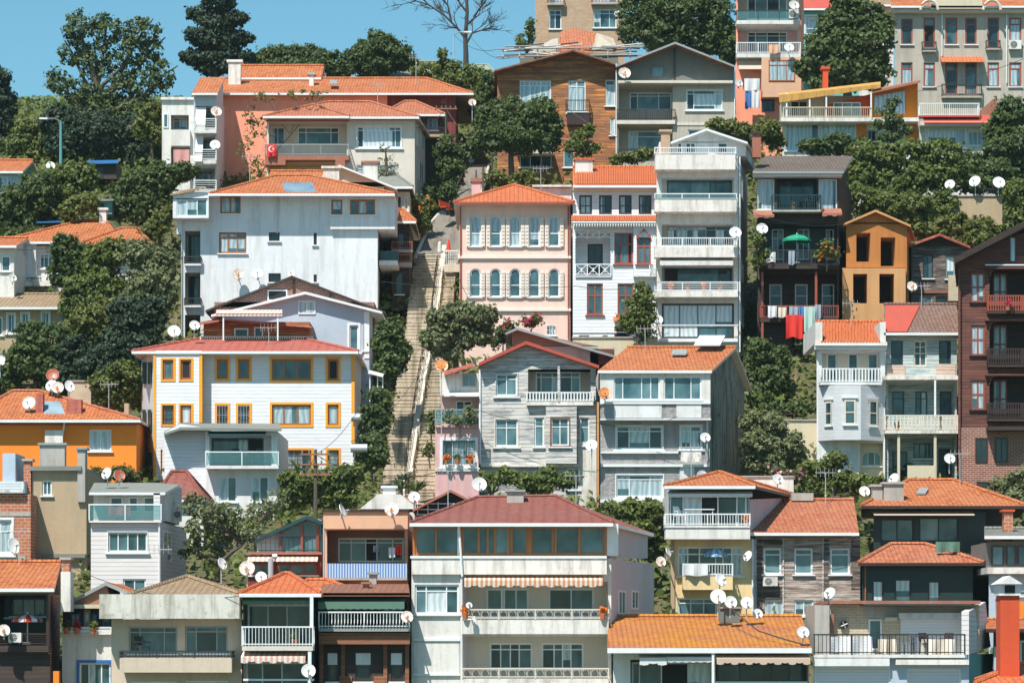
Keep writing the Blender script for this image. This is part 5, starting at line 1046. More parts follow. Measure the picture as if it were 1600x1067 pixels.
h = H('mossy_roof_house', 'low white house with wide orange mossy tiled roof and shop awnings, bottom', 124, 958, 1018, 1264, 'whitec', 9)
h.hip(949, 1268, 1012, None, None, 963, 'roofm', .9, rd=5.5); h.gut(949, 1268, 1012, -1, 'W', .2)
r = h.rec(985, 1030, 1112, 1090, 1.0, 'green', 'whitec'); r.w(987, 1034, 1111, 1080, [.1, .28, .34, .14, .14], 0, 'W', 'ttoww', sill=None); r = h.rec(1118, 1030, 1262, 1090, 1.0, 'green', 'R'); r.w(1120, 1036, 1261, 1066, [.26, .36, .2, .18], 0, 'T', 'tddt', sill=None); h.band(1118, 1262, 1064, 1068, .1, 'W')
h.awn(998, 1040, 1022, 1027, .9, 'awnw', .25); h.awn(1041, 1110, 1022, 1026, .9, 'awnw', .16, sc=False); h.awn(1117, 1262, 1018, 1028, 1.1, 'awnb', .2); h.post(1114, 1018, 1070, -1, 'W', .05); h.done()

h = H('roof_terrace_house', 'building with brick roof terrace, iron railing and white roller shutters, bottom right', 123.5, 1271, 1022, 1514, 'bluel', 9, bk=1552, side='tealw')
h.box(1299, 944, 1530, 1022, 3, 5, 'bricky', 'terrace_wall'); h.box(1297, 938, 1532, 943, 2.4, 6, 'rust', 'coping'); h.box(1350, 943, 1518, 946, 1.8, 1.2, 'iron', 'awning_rail'); h.box(1352, 947, 1408, 964, 2.97, .02, 'conc', 'plaster_patch')
h.box(1405, 957, 1510, 966, 2.6, .38, 'white', 'shutter_box'); h.box(1407, 966, 1508, 1022, 2.93, .06, 'shut', 'shutter'); h.fw(1357, 967, 1378, 1015, 1, 'W', 'gt', d=-3, name='door'); h.box(1293, 959, 1303, 1022, 2.6, .4, 'rust', 'drain_box'); h.box(1273, 945, 1296, 1022, 2, 4, 'conc', 'wall_pier')
h.box(1383, 964, 1402, 970, 2.7, .28, 'cream', 'lamp_box'); h.box(1508, 955, 1514, 985, 2.7, .3, 'rust', 'drain_box')
h.bal(1272, 1508, 991, 1022, 1027, .3, 'bars', 'iron', 'whitec', sp=.16); h.w(1273, 1040, 1392, 1110, 1, 0, 'W', 'h', sill=None); h.w(1417, 1044, 1502, 1110, 1, 0, 'W', 'h', sill=None)
h.band(1271, 1390, 1028, 1040, .3, 'white', 'shutter_box'); h.band(1400, 1514, 1030, 1038, .35, 'whitew', 'ledge'); h.m.prism([P(1514, 955, 124), P(1514, 1022, 124), P(1548, 1010, 131), P(1540, 940, 131)], (-.3, 0, 0), 'clapw'); h.done()
h = H('corner_house', 'orange tiled roof corner with tall red chimney, bottom right edge', 112, 1538, 1072, 1700, 'whitec', 8)
h.hip(1524, 1720, 1067, 1600, 1700, 1036, 'roofb', .5, cap='roofb'); q = MB(); q.pb(1563, 930, 1593, 1062, 113, 1.0, 'redp'); q.pb(1561, 912, 1595, 930, 112.9, 1.2, 'white'); q.pb(1570, 914, 1586, 926, 112.88, .1, 'black'); q.prism([P(1558, 912, 112.7), P(1598, 912, 112.7), P(1578, 899, 112.7)], (0, 1.6, 0), 'white'); q.build('chimney', h.root); h.done()
h = H('timber_house', 'dark house with small orange tiled eave behind the red chimney, right edge', 128, 1552, 985, 1700, 'woodd', 8)
h.hip(1540, 1720, 982, None, None, 968, 'roof', .8, gut='D'); h.box(1553, 1010, 1564, 1060, -.3, .3, 'bluel', 'panel'); h.w(1594, 1000, 1615, 1040, 1); h.done()
# ================================================================ ground, stairs, road, sea
def zt(X, Y):
    return g(Y)-.25-.35*max(0, math.sin(X*.31+Y*.13))*1.0
def sheet(name, xs, ys, zf, mat, kind='structure'):
    v = [(x, y, zf(x, y)) for y in ys for x in xs]; n = len(xs)
    f = [(j*n+i, j*n+i+1, (j+1)*n+i+1, (j+1)*n+i) for j in range(len(ys)-1) for i in range(n-1)]
    me = bpy.data.meshes.new(name); me.from_pydata(v, [], f); me.materials.append(Mt(mat)); uv = me.uv_layers.new(name='UVMap').data
    a = [];
    for p in f:
        for i in p: a += [v[i][0], v[i][1]]
    uv.foreach_set('uv', a); o = bpy.data.objects.new(name, me); C.collection.objects.link(o); return tag(o, kind=kind)
SPEC['soil'] = (plaster, (.075, .085, .035), .8, (.17, .12, .06), .95, .5)
SPEC['sea'] = (glass, (.01, .06, .08), (.02, .08, .1), .1)
def stair_x(Y):   # px of left edge, planter left, planter right, right edge at the stairs' py
    T = [(163, 583, 622, 631, 690), (170, 600, 640, 648, 684), (178, 618, 657, 665, 694), (186, 634, 676, 683, 705), (197, 648, 690, 697, 714)]
    return [float(np.interp(Y, [t[0] for t in T], [t[k] for t in T])) for k in range(1, 5)]
sheet('hillside', [-400, -250, -150]+list(range(-100, 101, 3))+[150, 250, 400], [92, 105, 112, 118]+[120+2*i for i in range(72)]+[275, 300, 340, 400],
      lambda X, Y: zt(X, Y)-(.8 if (162 < Y < 225 and -13 < X < -1) else 0) - (5 if Y < 93 else 0), 'soil')
sheet('sea', [-410, 410], [-35, 94], lambda X, Y: -9, 'sea')
def zs(Y): return g(Y)+.05
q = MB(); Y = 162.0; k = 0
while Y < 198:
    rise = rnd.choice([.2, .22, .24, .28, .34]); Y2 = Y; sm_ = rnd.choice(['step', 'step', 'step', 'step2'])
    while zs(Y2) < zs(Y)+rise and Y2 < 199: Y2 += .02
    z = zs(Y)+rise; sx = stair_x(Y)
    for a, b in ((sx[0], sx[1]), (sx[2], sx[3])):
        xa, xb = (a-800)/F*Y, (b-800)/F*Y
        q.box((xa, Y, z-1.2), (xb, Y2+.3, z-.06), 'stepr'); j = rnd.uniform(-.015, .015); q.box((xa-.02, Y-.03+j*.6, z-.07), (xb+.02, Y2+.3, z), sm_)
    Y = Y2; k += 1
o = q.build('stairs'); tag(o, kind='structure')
# planter wall that divides the flights, with plants growing along it
root = empty('planter_wall', P(650, 600, 174), 'pale cracked masonry divider running up the middle of the long stairs', 'wall')
q = MB(); pr = None
for i in range(60):
    Y = 162+i*.6; Y2 = Y+.6; sx = stair_x(Y); X0, X1 = (sx[1]-800)/F*Y, (sx[2]-800)/F*Y; X0b, X1b = [(stair_x(Y2)[t]-800)/F*Y2 for t in (1, 2)]
    hh = .72+rnd.uniform(-.06, .06); j = rnd.uniform(-.05, .05); z = zs(Y)+hh; z2 = zs(Y2)+hh
    q.prism([(X0+j, Y, z-1.5), (X1+j, Y, z-1.5), (X1+j, Y, z), (X0+j, Y, z)], (X0b-X0, .6, z2-z), 'kerb')
q.build('masonry', root)
q = MB()
for i in range(24):
    Y = 168+i*1.1; sx = stair_x(Y); X = (sx[1]-800)/F*Y-.08; z = zs(Y)+.75; q.tube([(X, Y, z), (X, Y, z+.9)], .02, 'iron', 4)
for hh in (.5, .9): q.tube([((stair_x(Y)[1]-800)/F*Y-.08, Y, zs(Y)+.75+hh) for Y in [168+i*1.1 for i in range(24)]], .02, 'iron', 4)
q.build('handrail', root)
# road at the top of the stairs
v = []; RY = [197, 199, 201, 204, 207, 211, 215, 219]
RX = [(648, 716), (655, 722), (662, 722), (672, 728), (690, 738), (712, 752), (722, 760), (730, 764)]
q = MB()
for (Ya, (a, b)), (Yb, (c, d)) in zip(zip(RY, RX), list(zip(RY, RX))[1:]):
    q.prism([((a-800)/F*Ya, Ya, zs(Ya)+.15), ((b-800)/F*Ya, Ya, zs(Ya)+.15), ((b-800)/F*Ya, Ya, zs(Ya)-.6), ((a-800)/F*Ya, Ya, zs(Ya)-.6)], (0, .001, 0), 'road')
    q.face([((a-800)/F*Ya, Ya, zs(Ya)+.15), ((b-800)/F*Ya, Ya, zs(Ya)+.15), ((d-800)/F*Yb, Yb, zs(Yb)+.15), ((c-800)/F*Yb, Yb, zs(Yb)+.15)], 'road')
tag(q.build('road'), kind='structure')
q = MB(); q.tube([((a-800)/F*Yk, Yk, zs(Yk)+.16) for Yk, (a, b) in list(zip(RY, RX))[:5]], .12, 'kerb', 6); q.tube([((b-800)/F*Yk, Yk, zs(Yk)+.16) for Yk, (a, b) in zip(RY, RX)], .1, 'kerb', 6); tag(q.build('kerb'), kind='structure')
# ================================================================ vegetation
nr = np.random.default_rng(11)
def leaf_mesh(name, pos, nrm, size, mat, parent=None, base=(0, 0, 0), asp=1.5):
    n = len(pos); nrm = nrm/np.linalg.norm(nrm, axis=1, keepdims=True)
    r = nr.normal(size=(n, 3)); t = np.cross(nrm, r); t /= np.linalg.norm(t, axis=1, keepdims=True)+1e-9; u = np.cross(nrm, t)
    s = size*nr.uniform(.6, 1.3, (n, 1)); a = t*s*asp/2; b = u*s/2; bend = nrm*s*.12
    v = np.stack([pos-a, pos-b*.9+bend, pos+a, pos+b*.9+bend], 1).reshape(-1, 3)-np.array(base)
    me = bpy.data.meshes.new(name); me.vertices.add(4*n); me.vertices.foreach_set('co', v.ravel())
    me.loops.add(4*n); me.loops.foreach_set('vertex_index', np.arange(4*n, dtype=np.int32)); me.polygons.add(n)
    me.polygons.foreach_set('loop_start', np.arange(0, 4*n, 4, dtype=np.int32)); me.update(calc_edges=True)
    at = me.attributes.new('rnd', 'FLOAT', 'FACE'); at.data.foreach_set('value', nr.uniform(0, 1, n).astype(np.float32)); me.materials.append(Mt(mat))
    o = bpy.data.objects.new(name, me); C.collection.objects.link(o)
    if parent: o.parent = parent
    else: o.location = base
    return o
def blob_leaves(c, rad, dens, ls, gap, flat=1.0):
    """leaf clusters through the outer part of an ellipsoid; uneven outline, gaps between clusters"""
    R = (rad[0]*rad[1]*rad[2])**(1/3); cr = max(.26, min(.62, R*.30))
    nc = max(5, int(9*(R/cr)**2*.62*dens)); d = nr.normal(size=(nc, 3)); d /= np.linalg.norm(d, axis=1, keepdims=True)
    f = nr.uniform(.45, 1.0, (nc, 1))**.55*nr.uniform(.86, 1.12, (nc, 1)); cc = np.array(c)+d*f*np.array(rad)
    nl = max(6, int(2.3*dens*gap*(cr/ls)**2*3.0)); sc = cr*nr.uniform(.55, 1.25, (nc, 1, 1))
    off = nr.normal(size=(nc, nl, 3))*.52*sc*np.array([1, 1, .72]); pos = (cc[:, None, :]+off).reshape(-1, 3)
    nn = (np.repeat(d, nl, 0)*.5+nr.normal(size=(nc*nl, 3))*.75+off.reshape(-1, 3)*.6/cr+np.array([-.15, -.35, .45])); return pos, nn
def tree(name, label, Y, blobs, mat='lf0', ls=.24, dens=1.0, base=None, group=None, cat='tree', gap=1.0, tr=.16, bark='bark', limbs=True, fl=None):
    cs = []
    for b in blobs:
        x, y, rx, ry = b[:4]; dy = b[4] if len(b) > 4 else nr.uniform(-.6, .6); p = P(x, y, Y+dy); k = (Y+dy)/F
        cs.append((p, (rx*k, (rx+ry)/2*k*.85, ry*k)))
    bx, by = base if base else (sum(b[0] for b in blobs)/len(blobs), max(b[1]+b[3]*.8 for b in blobs)+6)
    if base and base[1] < 0: by = -base[1]
    bp = P(bx, by, Y); bp.z = min(bp.z, max(b[0].z for b in cs)-.5)
    if cat != 'tree' or 'bush' in name or 'shrub' in name or name in ('potted_plant', 'vine', 'ivy_mass', 'ailanthus', 'climbing_plant'):
        tr = min(tr, .045); bp.z = max(bp.z, min(b[0].z-b[1][2]*.75 for b in cs))
    root = empty(name, bp, label, cat, group); ps, ns = [], []
    for c, r in cs:
        p, n_ = blob_leaves(c, r, dens, ls, gap); ps.append(p); ns.append(n_)
    leaf_mesh('crown', np.concatenate(ps), np.concatenate(ns), ls, mat, root, tuple(bp))
    q = MB(); top = max(cs, key=lambda c: c[0].z)[0]; mid = bp.lerp(top, .5)+Vector((.1, 0, 0)); hgt = max(.5, top.z-bp.z)
    rt = min(tr, .05*hgt+.03); q.tube([bp-Vector((0, 0, .8)), bp.lerp(top, .25)+Vector((-.08, 0, 0)), mid, top], rt, bark, 7, rt*.3)
    for c, r in cs:
        if limbs and (c-top).length > .3:
            st = bp.lerp(top, min(.7, max(.2, ((c.z-bp.z)/hgt)*.55))); q.tube([st, st.lerp(c, .55)+Vector((0, 0, -.12*(c-st).length)), c, c+(c-st)*.25], rt*.45, bark, 5, rt*.12)
    q.build('trunk', root)
    if fl:
        p = np.concatenate([np.array(c)+nr.normal(size=(fl[1], 3))*np.array(r)*.55-np.array([0, r[1]*.5, 0]) for c, r in cs[:fl[2] if len(fl) > 2 else 99]])
        leaf_mesh('blossom', p, nr.normal(size=(len(p), 3))+np.array([0, -1, .3]), .2, fl[0], root, tuple(bp), 1.1)
    return root
SPEC['roofleaf'] = (leafm, (.6, .12, .01), (.8, .25, .02)); SPEC['lfp'] = (leafm, (.6, .25, .25), (.75, .4, .4))
SK = 'trees on the ridge'; HB = 'shrubs and trees on the slope'
def T(*a, **k):
    a = list(a)
    if len(a) > 5: a[5] *= .76
    if len(a) > 6: a[6] *= 1.22 if a[6] > .6 else 1.1
    return tree(*a, **k)
T('conifer', 'dark conifer cut off by the left picture edge on the skyline', 226, [(-8, 130, 24, 26), (-6, 165, 32, 26), (-8, 205, 36, 28), (0, 238, 30, 20)], 'lfd', .28, 1.2, (-6, 262), SK)
T('broadleaf_tree', 'tall airy spreading tree with sky showing through, left on the ridge', 233, [(122, 42, 24, 28), (112, 82, 20, 24), (165, 50, 28, 28), (150, 92, 30, 28), (222, 52, 30, 24), (205, 82, 30, 26), (238, 78, 16, 22), (90, 128, 18, 24), (130, 140, 30, 26), (175, 132, 34, 28), (222, 128, 34, 28), (255, 118, 18, 26), (160, 172, 40, 26), (215, 178, 36, 24)], 'lf0', .27, .72, (185, 250), SK, gap=.8, tr=.4)
T('cypress', 'tall dark cypress tree with its top cut by the picture edge', 237, [(338, -30, 20, 24), (342, 0, 26, 22), (312, 22, 20, 12), (364, 30, 24, 12), (338, 34, 28, 24), (306, 55, 20, 12), (374, 60, 22, 12), (340, 64, 34, 22), (304, 88, 24, 12), (372, 92, 24, 12), (338, 96, 40, 22)], 'lfd', .27, 1.3, (338, 140), SK)
T('umbrella_pine', 'low wide umbrella pine behind the salmon house roof', 240, [(405, 96, 26, 14), (435, 88, 34, 14), (478, 86, 36, 15), (512, 98, 32, 16), (530, 112, 22, 14), (460, 108, 66, 14)], 'lf0', .24, 1.3, (470, 135), SK)
T('pine_tree', 'bushy green pine with ragged crown left of the bare tree', 242, [(588, 70, 26, 22), (565, 88, 24, 18), (606, 84, 34, 22), (632, 98, 22, 14), (585, 104, 36, 16)], 'lf0', .24, 1.2, (592, 128), SK)
T('shrub', 'leafy shrub clump between the green roof and the bare tree', 226, [(665, 112, 22, 14), (700, 108, 24, 16), (690, 82, 8, 6), (728, 120, 30, 18), (700, 128, 32, 14), (752, 135, 20, 20)], 'lf1', .24, 1, (705, 150), SK)
T('shrub', 'dark shrub clump beside the left corner of the wooden house', 222, [(760, 150, 14, 22), (745, 165, 14, 20), (765, 122, 12, 12)], 'lf0', .24, 1.1, (755, 190), SK)
T('broadleaf_tree', 'dense leafy tree mass behind the grey gabled house', 241, [(998, 22, 28, 34), (1040, 10, 30, 34), (1030, 50, 40, 28), (1080, 18, 32, 36), (1118, 30, 30, 40), (1090, 60, 44, 28), (1138, 70, 18, 34), (982, 48, 14, 24)], 'lf0', .28, 1.15, (1060, 120), SK, tr=.3)
T('small_tree', 'small sapling left of the tan brick apartment block', 242, [(826, 38, 7, 10), (820, 66, 14, 12), (828, 52, 8, 8)], 'lf1', .2, .9, (824, 90), SK)
T('fig_tree', 'big dark glossy tree left of the long grey apartment block', 216, [(1322, 8, 26, 24), (1350, 30, 34, 28), (1305, 38, 30, 26), (1365, 66, 30, 30), (1320, 74, 36, 28), (1282, 78, 28, 26), (1265, 108, 24, 18), (1310, 112, 36, 22), (1290, 130, 30, 12), (1340, 128, 36, 12), (1360, 108, 36, 26), (1382, 40, 14, 20)], 'lf0', .30, 1.2, (1325, 150), SK, tr=.35)
# left slope
T('broadleaf_tree', 'mid green tree on the skyline next to the left conifer', 222, [(42, 208, 24, 22), (28, 230, 24, 18), (66, 225, 24, 20), (50, 246, 34, 14)], 'lf1', .24, 1, (45, 268), HB)
T('broadleaf_tree', 'dark round tree below the airy tall tree', 221, [(95, 190, 28, 28), (110, 222, 36, 26), (148, 205, 40, 30), (165, 235, 40, 26), (200, 212, 34, 30), (225, 240, 34, 26)], 'lfd', .26, 1.25, (150, 268), HB)
T('broadleaf_tree', 'yellowish sunlit tree just left of the white apartment block', 219, [(238, 178, 18, 22), (225, 200, 18, 18), (246, 205, 12, 26)], 'lf2', .22, .9, (238, 240), HB)
T('bush', 'dark green bush mass under the teal gabled house', 199, [(22, 318, 34, 28), (60, 300, 34, 28), (45, 335, 40, 26), (8, 348, 28, 24)], 'lf0', .25, 1.2, (40, 372), HB)
T('bush', 'rounded green bush between teal house and blue tarpaulin', 200, [(100, 285, 30, 26), (128, 275, 24, 22), (92, 318, 30, 22), (120, 305, 26, 20)], 'lf1', .25, 1.1, (105, 345), HB)
T('bush', 'bright yellow-green bush above the low orange roofs', 196, [(118, 322, 24, 14), (138, 316, 18, 14), (105, 335, 18, 10)], 'lf2', .22, 1, (120, 350), HB)
T('broadleaf_tree', 'dense green tree left of the large white house roof', 198, [(215, 290, 32, 26), (250, 278, 30, 24), (190, 318, 28, 24), (232, 322, 36, 28), (285, 268, 24, 14), (255, 308, 20, 24)], 'lf0', .25, 1.2, (225, 352), HB)
T('bush', 'yellow-green bush touching the left corner of the large white house', 193, [(250, 350, 18, 18), (235, 362, 18, 14), (262, 335, 10, 16)], 'lf2', .22, .9, (250, 378), HB)
T('bush', 'dark bush below the small blue tarpaulin on the slope', 197, [(22, 372, 26, 14), (50, 366, 24, 12)], 'lf0', .24, 1.1, (35, 388), HB)
T('broadleaf_tree', 'dark tree in front of the white tiled house, upper left of the grove', 183, [(100, 385, 20, 20), (112, 412, 26, 24), (95, 430, 18, 20), (130, 395, 20, 14)], 'lf0', .23, 1.2, (110, 460), HB)
T('broadleaf_tree', 'bright green tree in the middle of the left grove', 182, [(150, 410, 30, 26), (180, 395, 30, 22), (128, 450, 30, 26), (165, 450, 36, 28), (118, 480, 26, 22)], 'lf1', .23, 1.2, (145, 520), HB)
T('flowering_tree', 'tree with pale cream blossom against the left side of the white house', 181, [(215, 398, 28, 22), (245, 412, 26, 26), (232, 440, 32, 26), (258, 458, 18, 26), (262, 400, 14, 20), (215, 462, 26, 18)], 'lfo', .22, 1.2, (235, 500), HB)
T('broadleaf_tree', 'yellow-green leafy tree low in the centre of the left grove', 179, [(140, 498, 30, 22), (170, 488, 30, 22), (120, 515, 26, 18), (160, 520, 32, 20)], 'lf2', .22, 1.05, (150, 560), HB)
T('bay_tree', 'dark dense bay tree at the left foot of the large white house', 178, [(200, 492, 30, 26), (228, 505, 28, 28), (190, 530, 32, 28), (222, 548, 32, 28), (242, 480, 14, 20)], 'lfd', .23, 1.3, (210, 590), HB)
T('broadleaf_tree', 'dark tree in front of the beige house with white windows', 178.5, [(52, 525, 30, 20), (85, 535, 30, 26), (40, 560, 30, 26), (75, 575, 34, 26), (15, 590, 24, 18)], 'lf0', .23, 1.2, (60, 620), HB)
T('broadleaf_tree', 'tree above the dish cluster on the orange house roof', 177, [(118, 550, 26, 24), (140, 575, 24, 22), (105, 590, 26, 18), (165, 560, 24, 26)], 'lfd', .23, 1.2, (130, 620), HB)
T('bush', 'leafy bush between the orange house roof and the yellow-trimmed house', 173, [(165, 600, 24, 22), (195, 588, 26, 26), (185, 622, 34, 18), (212, 610, 16, 28)], 'lf1', .22, 1.15, (190, 650), HB)
T('climbing_plant', 'sparse climbing tree growing in front of the salmon wall', 205, [(392, 178, 10, 22), (402, 200, 14, 24), (385, 235, 12, 26), (400, 262, 14, 22), (418, 152, 22, 10), (470, 148, 26, 10), (505, 148, 12, 8)], 'lf2', .2, .42, (396, 290), HB, gap=.7)
T('young_pine', 'thin yellowish young pine in front of the cream house corner', 200, [(602, 232, 8, 6), (602, 246, 15, 5), (602, 259, 20, 5), (603, 272, 24, 5)], 'lf2', .16, .5, (603, 292), HB, gap=.6)
T('round_tree', 'dense round tree in front of the wooden house', 205, [(768, 185, 28, 24), (800, 175, 32, 22), (840, 178, 30, 24), (862, 198, 18, 22), (770, 215, 30, 22), (815, 212, 40, 26), (852, 222, 22, 16)], 'lf0', .22, 1.35, (800, 268), HB, tr=.25)
T('bush', 'bushy vine on the slope between the cream house and the road', 207, [(700, 225, 14, 16), (712, 245, 14, 18), (694, 262, 14, 18), (710, 278, 12, 14), (690, 240, 10, 20)], 'lf0', .2, 1.1, (704, 300), HB)
T('flower_bush', 'bush dotted with orange flowers at the left of the road', 201, [(668, 322, 10, 12), (655, 338, 12, 14), (662, 352, 12, 12), (648, 320, 8, 14)], 'lf1', .18, 1.1, (658, 370), HB, fl=('roofleaf', 14))
T('small_tree', 'small tree with large leaves before the wooden house base', 209, [(905, 215, 12, 12), (920, 205, 10, 10), (897, 232, 14, 12), (922, 232, 14, 12)], 'lf1', .2, .9, (908, 262), HB)
T('bush', 'pale green bush on the slope left of the orange hip roof of the pink mansion', 196, [(775, 278, 18, 10), (800, 285, 20, 10), (820, 275, 14, 8)], 'lf2', .2, 1.1, (795, 300), HB)
T('bush', 'low bush under the loggia of the grey gabled house', 205, [(985, 246, 18, 9), (1008, 240, 14, 10), (965, 250, 10, 8)], 'lf2', .2, 1.1, (990, 262), HB)
T('bush', 'sunlit bush right of the white roof room on the balcony tower', 199, [(1125, 196, 22, 10), (1150, 205, 26, 14), (1200, 200, 22, 16), (1178, 212, 24, 14), (1212, 222, 14, 14)], 'lf2', .22, 1.1, (1170, 245), HB)
T('bush', 'green bush in front of the curtained windows of the penthouse', 203, [(1268, 228, 20, 10), (1310, 222, 24, 12), (1340, 228, 22, 12), (1295, 238, 30, 8)], 'lf0', .22, 1.1, (1305, 252), HB)
T('cedar', 'small dark cedar with spreading tiers before the orange penthouse', 203, [(1396, 160, 12, 7), (1385, 172, 20, 6), (1400, 185, 18, 7), (1378, 196, 22, 7), (1410, 203, 20, 8), (1392, 215, 26, 7)], 'lf0', .2, .8, (1396, 240), HB)
T('ivy_mass', 'ivy covered tree mass left of the three wall dishes', 196, [(1345, 240, 24, 18), (1380, 245, 30, 20), (1425, 240, 34, 22), (1470, 238, 34, 20), (1340, 275, 24, 24), (1385, 285, 34, 26), (1435, 280, 34, 26), (1475, 275, 26, 26)], 'lf1', .24, 1.2, (1400, 320), HB)
T('bush', 'dark bush behind the unfinished plywood house', 193, [(1345, 310, 24, 24), (1385, 320, 30, 24), (1425, 325, 34, 26), (1440, 355, 30, 20), (1400, 350, 26, 20), (1470, 322, 26, 24)], 'lf1', .24, 1.2, (1400, 390), HB)
T('ailanthus', 'bright feathery shrub below the pale retaining wall', 192, [(1500, 350, 24, 16), (1535, 356, 24, 16), (1475, 355, 22, 16), (1520, 375, 30, 14)], 'lf2', .24, 1.05, (1515, 400), HB)
T('broadleaf_tree', 'large green tree at the right picture edge under the grey apartment block', 203, [(1580, 178, 26, 24), (1562, 205, 26, 22), (1592, 225, 28, 26), (1560, 238, 26, 22), (1515, 250, 24, 12), (1590, 262, 26, 20)], 'lf0', .25, 1.25, (1570, 290), HB)
T('broadleaf_tree', 'green tree right of the pale retaining wall, above the brown mansion', 192, [(1592, 305, 22, 24), (1595, 335, 24, 24), (1582, 362, 24, 14)], 'lf1', .24, 1.2, (1590, 390), HB)
# stairs
T('mulberry_tree', 'large pale leaved tree overhanging the stairs by the pink mansion', 174, [(690, 500, 24, 20), (722, 490, 28, 18), (755, 495, 22, 18), (682, 530, 24, 20), (716, 525, 32, 24), (752, 522, 18, 16), (700, 550, 22, 12)], 'lfo', .24, 1.35, (712, 585), 'trees along the stairs', tr=.2)
T('broadleaf_tree', 'dark green tree on the left side of the stairs beside the blue-grey house', 172, [(608, 520, 20, 20), (598, 545, 16, 22), (622, 545, 18, 20), (606, 572, 20, 18), (622, 568, 12, 14)], 'lf0', .22, 1.25, (608, 610), 'trees along the stairs')
T('shrub', 'shrub at the left edge of the stairs under the metal canopy', 165, [(592, 622, 14, 16), (584, 648, 18, 18), (600, 645, 12, 18), (590, 672, 16, 16)], 'lf0', .2, 1.1, (588, 700), 'trees along the stairs')
T('shrub', 'low shrub at the left foot of the stairs', 161, [(583, 690, 16, 14), (592, 712, 14, 16), (572, 715, 14, 16)], 'lf0', .2, 1.1, (582, 745), 'trees along the stairs')
T('shrub', 'small round plant at the right edge of the stairs by the pink house', 163, [(671, 702, 8, 9)], 'lf1', .16, 1.1, (672, 715), 'trees along the stairs')
T('vine', 'yellow-green grapevine below the barred windows of the yellow-trimmed house', 154, [(455, 750, 22, 14), (490, 748, 22, 14), (530, 745, 24, 18), (460, 775, 24, 16), (500, 778, 28, 16), (540, 775, 20, 20), (555, 742, 10, 18)], 'lf1', .2, 1.1, (500, 815), HB)
T('olive_tree', 'olive coloured tree with open branches right of the clapboard house', 145, [(302, 790, 22, 18), (335, 800, 24, 18), (312, 825, 24, 20), (350, 832, 22, 20), (375, 810, 24, 18), (410, 795, 22, 18), (300, 855, 16, 16), (335, 865, 20, 16), (392, 832, 18, 14), (430, 785, 16, 16)], 'lfo', .18, .72, (325, 905), HB, gap=.85, tr=.16)
T('bush', 'dark bush with orange fruit behind the clapboard house', 158, [(155, 745, 16, 14), (185, 738, 18, 10), (205, 748, 14, 12), (140, 765, 10, 20)], 'lf0', .2, 1.1, (170, 785), HB)
T('bush', 'trailing bush at the foot of the silver-grey timber house', 158, [(765, 750, 16, 12), (790, 745, 20, 14), (820, 752, 22, 12), (855, 745, 22, 14), (885, 752, 16, 12), (838, 762, 30, 9)], 'lf1', .2, 1.1, (820, 785), HB)
T('bush', 'green bush right of the big red hip roof', 148, [(955, 798, 22, 14), (985, 795, 22, 16), (1015, 798, 22, 18), (1025, 828, 14, 22), (1000, 825, 20, 18), (1018, 858, 18, 16)], 'lf1', .2, 1.2, (1000, 880), HB)
T('broadleaf_tree', 'dense tree right of the mossy side wall', 178, [(1185, 548, 22, 20), (1212, 560, 22, 22), (1178, 582, 22, 22), (1208, 592, 26, 22), (1190, 618, 26, 16), (1228, 610, 10, 18)], 'lf0', .23, 1.25, (1195, 650), HB)
T('olive_bush', 'grey-green bush below the dense tree right of the mossy wall', 166, [(1178, 660, 22, 16), (1208, 665, 24, 20), (1182, 692, 24, 20), (1215, 700, 26, 20), (1195, 722, 28, 18), (1240, 690, 14, 16), (1245, 720, 16, 18)], 'lfo', .2, 1.15, (1205, 755), HB)
T('bush', 'bush along the top of the beige retaining wall', 173, [(1232, 642, 22, 9), (1260, 638, 16, 12), (1205, 640, 14, 10)], 'lf0', .2, 1, (1240, 655), HB)
T('broadleaf_tree', 'bright green tree in front of the white bay house', 158, [(1298, 722, 20, 16), (1290, 748, 22, 18), (1320, 752, 22, 18), (1348, 758, 20, 14), (1372, 755, 12, 10), (1262, 742, 18, 18), (1270, 765, 20, 12)], 'lf1', .2, 1.2, (1305, 800), HB)
T('flower_bush', 'pink oleander below the beige retaining wall', 157, [(1215, 738, 14, 8), (1240, 745, 12, 10)], 'lf0', .18, 1.1, (1225, 765), HB, fl=('lfp', 50))
T('bush', 'glossy pale green bush at the foot of the brown mansion', 157, [(1568, 762, 20, 18), (1592, 755, 18, 20), (1590, 780, 20, 14)], 'lfo', .22, 1.2, (1580, 800), HB)
T('citrus_tree', 'small tree with yellow fruit in front of the white wooden townhouse', 179, [(1003, 455, 12, 14), (1012, 470, 12, 14), (992, 482, 16, 16), (1010, 495, 14, 16), (985, 505, 16, 16), (1005, 518, 14, 12)], 'lf1', .19, 1.1, (998, 548), HB, fl=('lf2', 20))
T('bougainvillea', 'magenta flowering bougainvillea at the foot of the pink mansion', 179, [(828, 503, 12, 7), (838, 500, 8, 8)], 'lf0', .18, 1, (830, 520), HB, fl=('lfr', 60))
T('rose_bush', 'climbing rose with red blooms beside the stairs gate', 178, [(785, 520, 10, 14), (795, 508, 8, 10), (775, 532, 10, 10)], 'lf0', .18, 1, (786, 550), HB, fl=('lfr', 10))
T('potted_plant', 'leafy plants hanging from the left end of the dark house balcony', 181.5, [(1184, 375, 8, 12), (1190, 400, 9, 10), (1182, 410, 7, 8)], 'lf1', .16, 1.1, (1186, 420), None, limbs=False)
T('potted_plant', 'flowering plants on the right end of the dark house balcony', 181.8, [(1292, 385, 9, 7), (1283, 398, 8, 7), (1300, 396, 8, 6)], 'lf2', .16, 1, (1292, 408), None, limbs=False, fl=('roofleaf', 12))
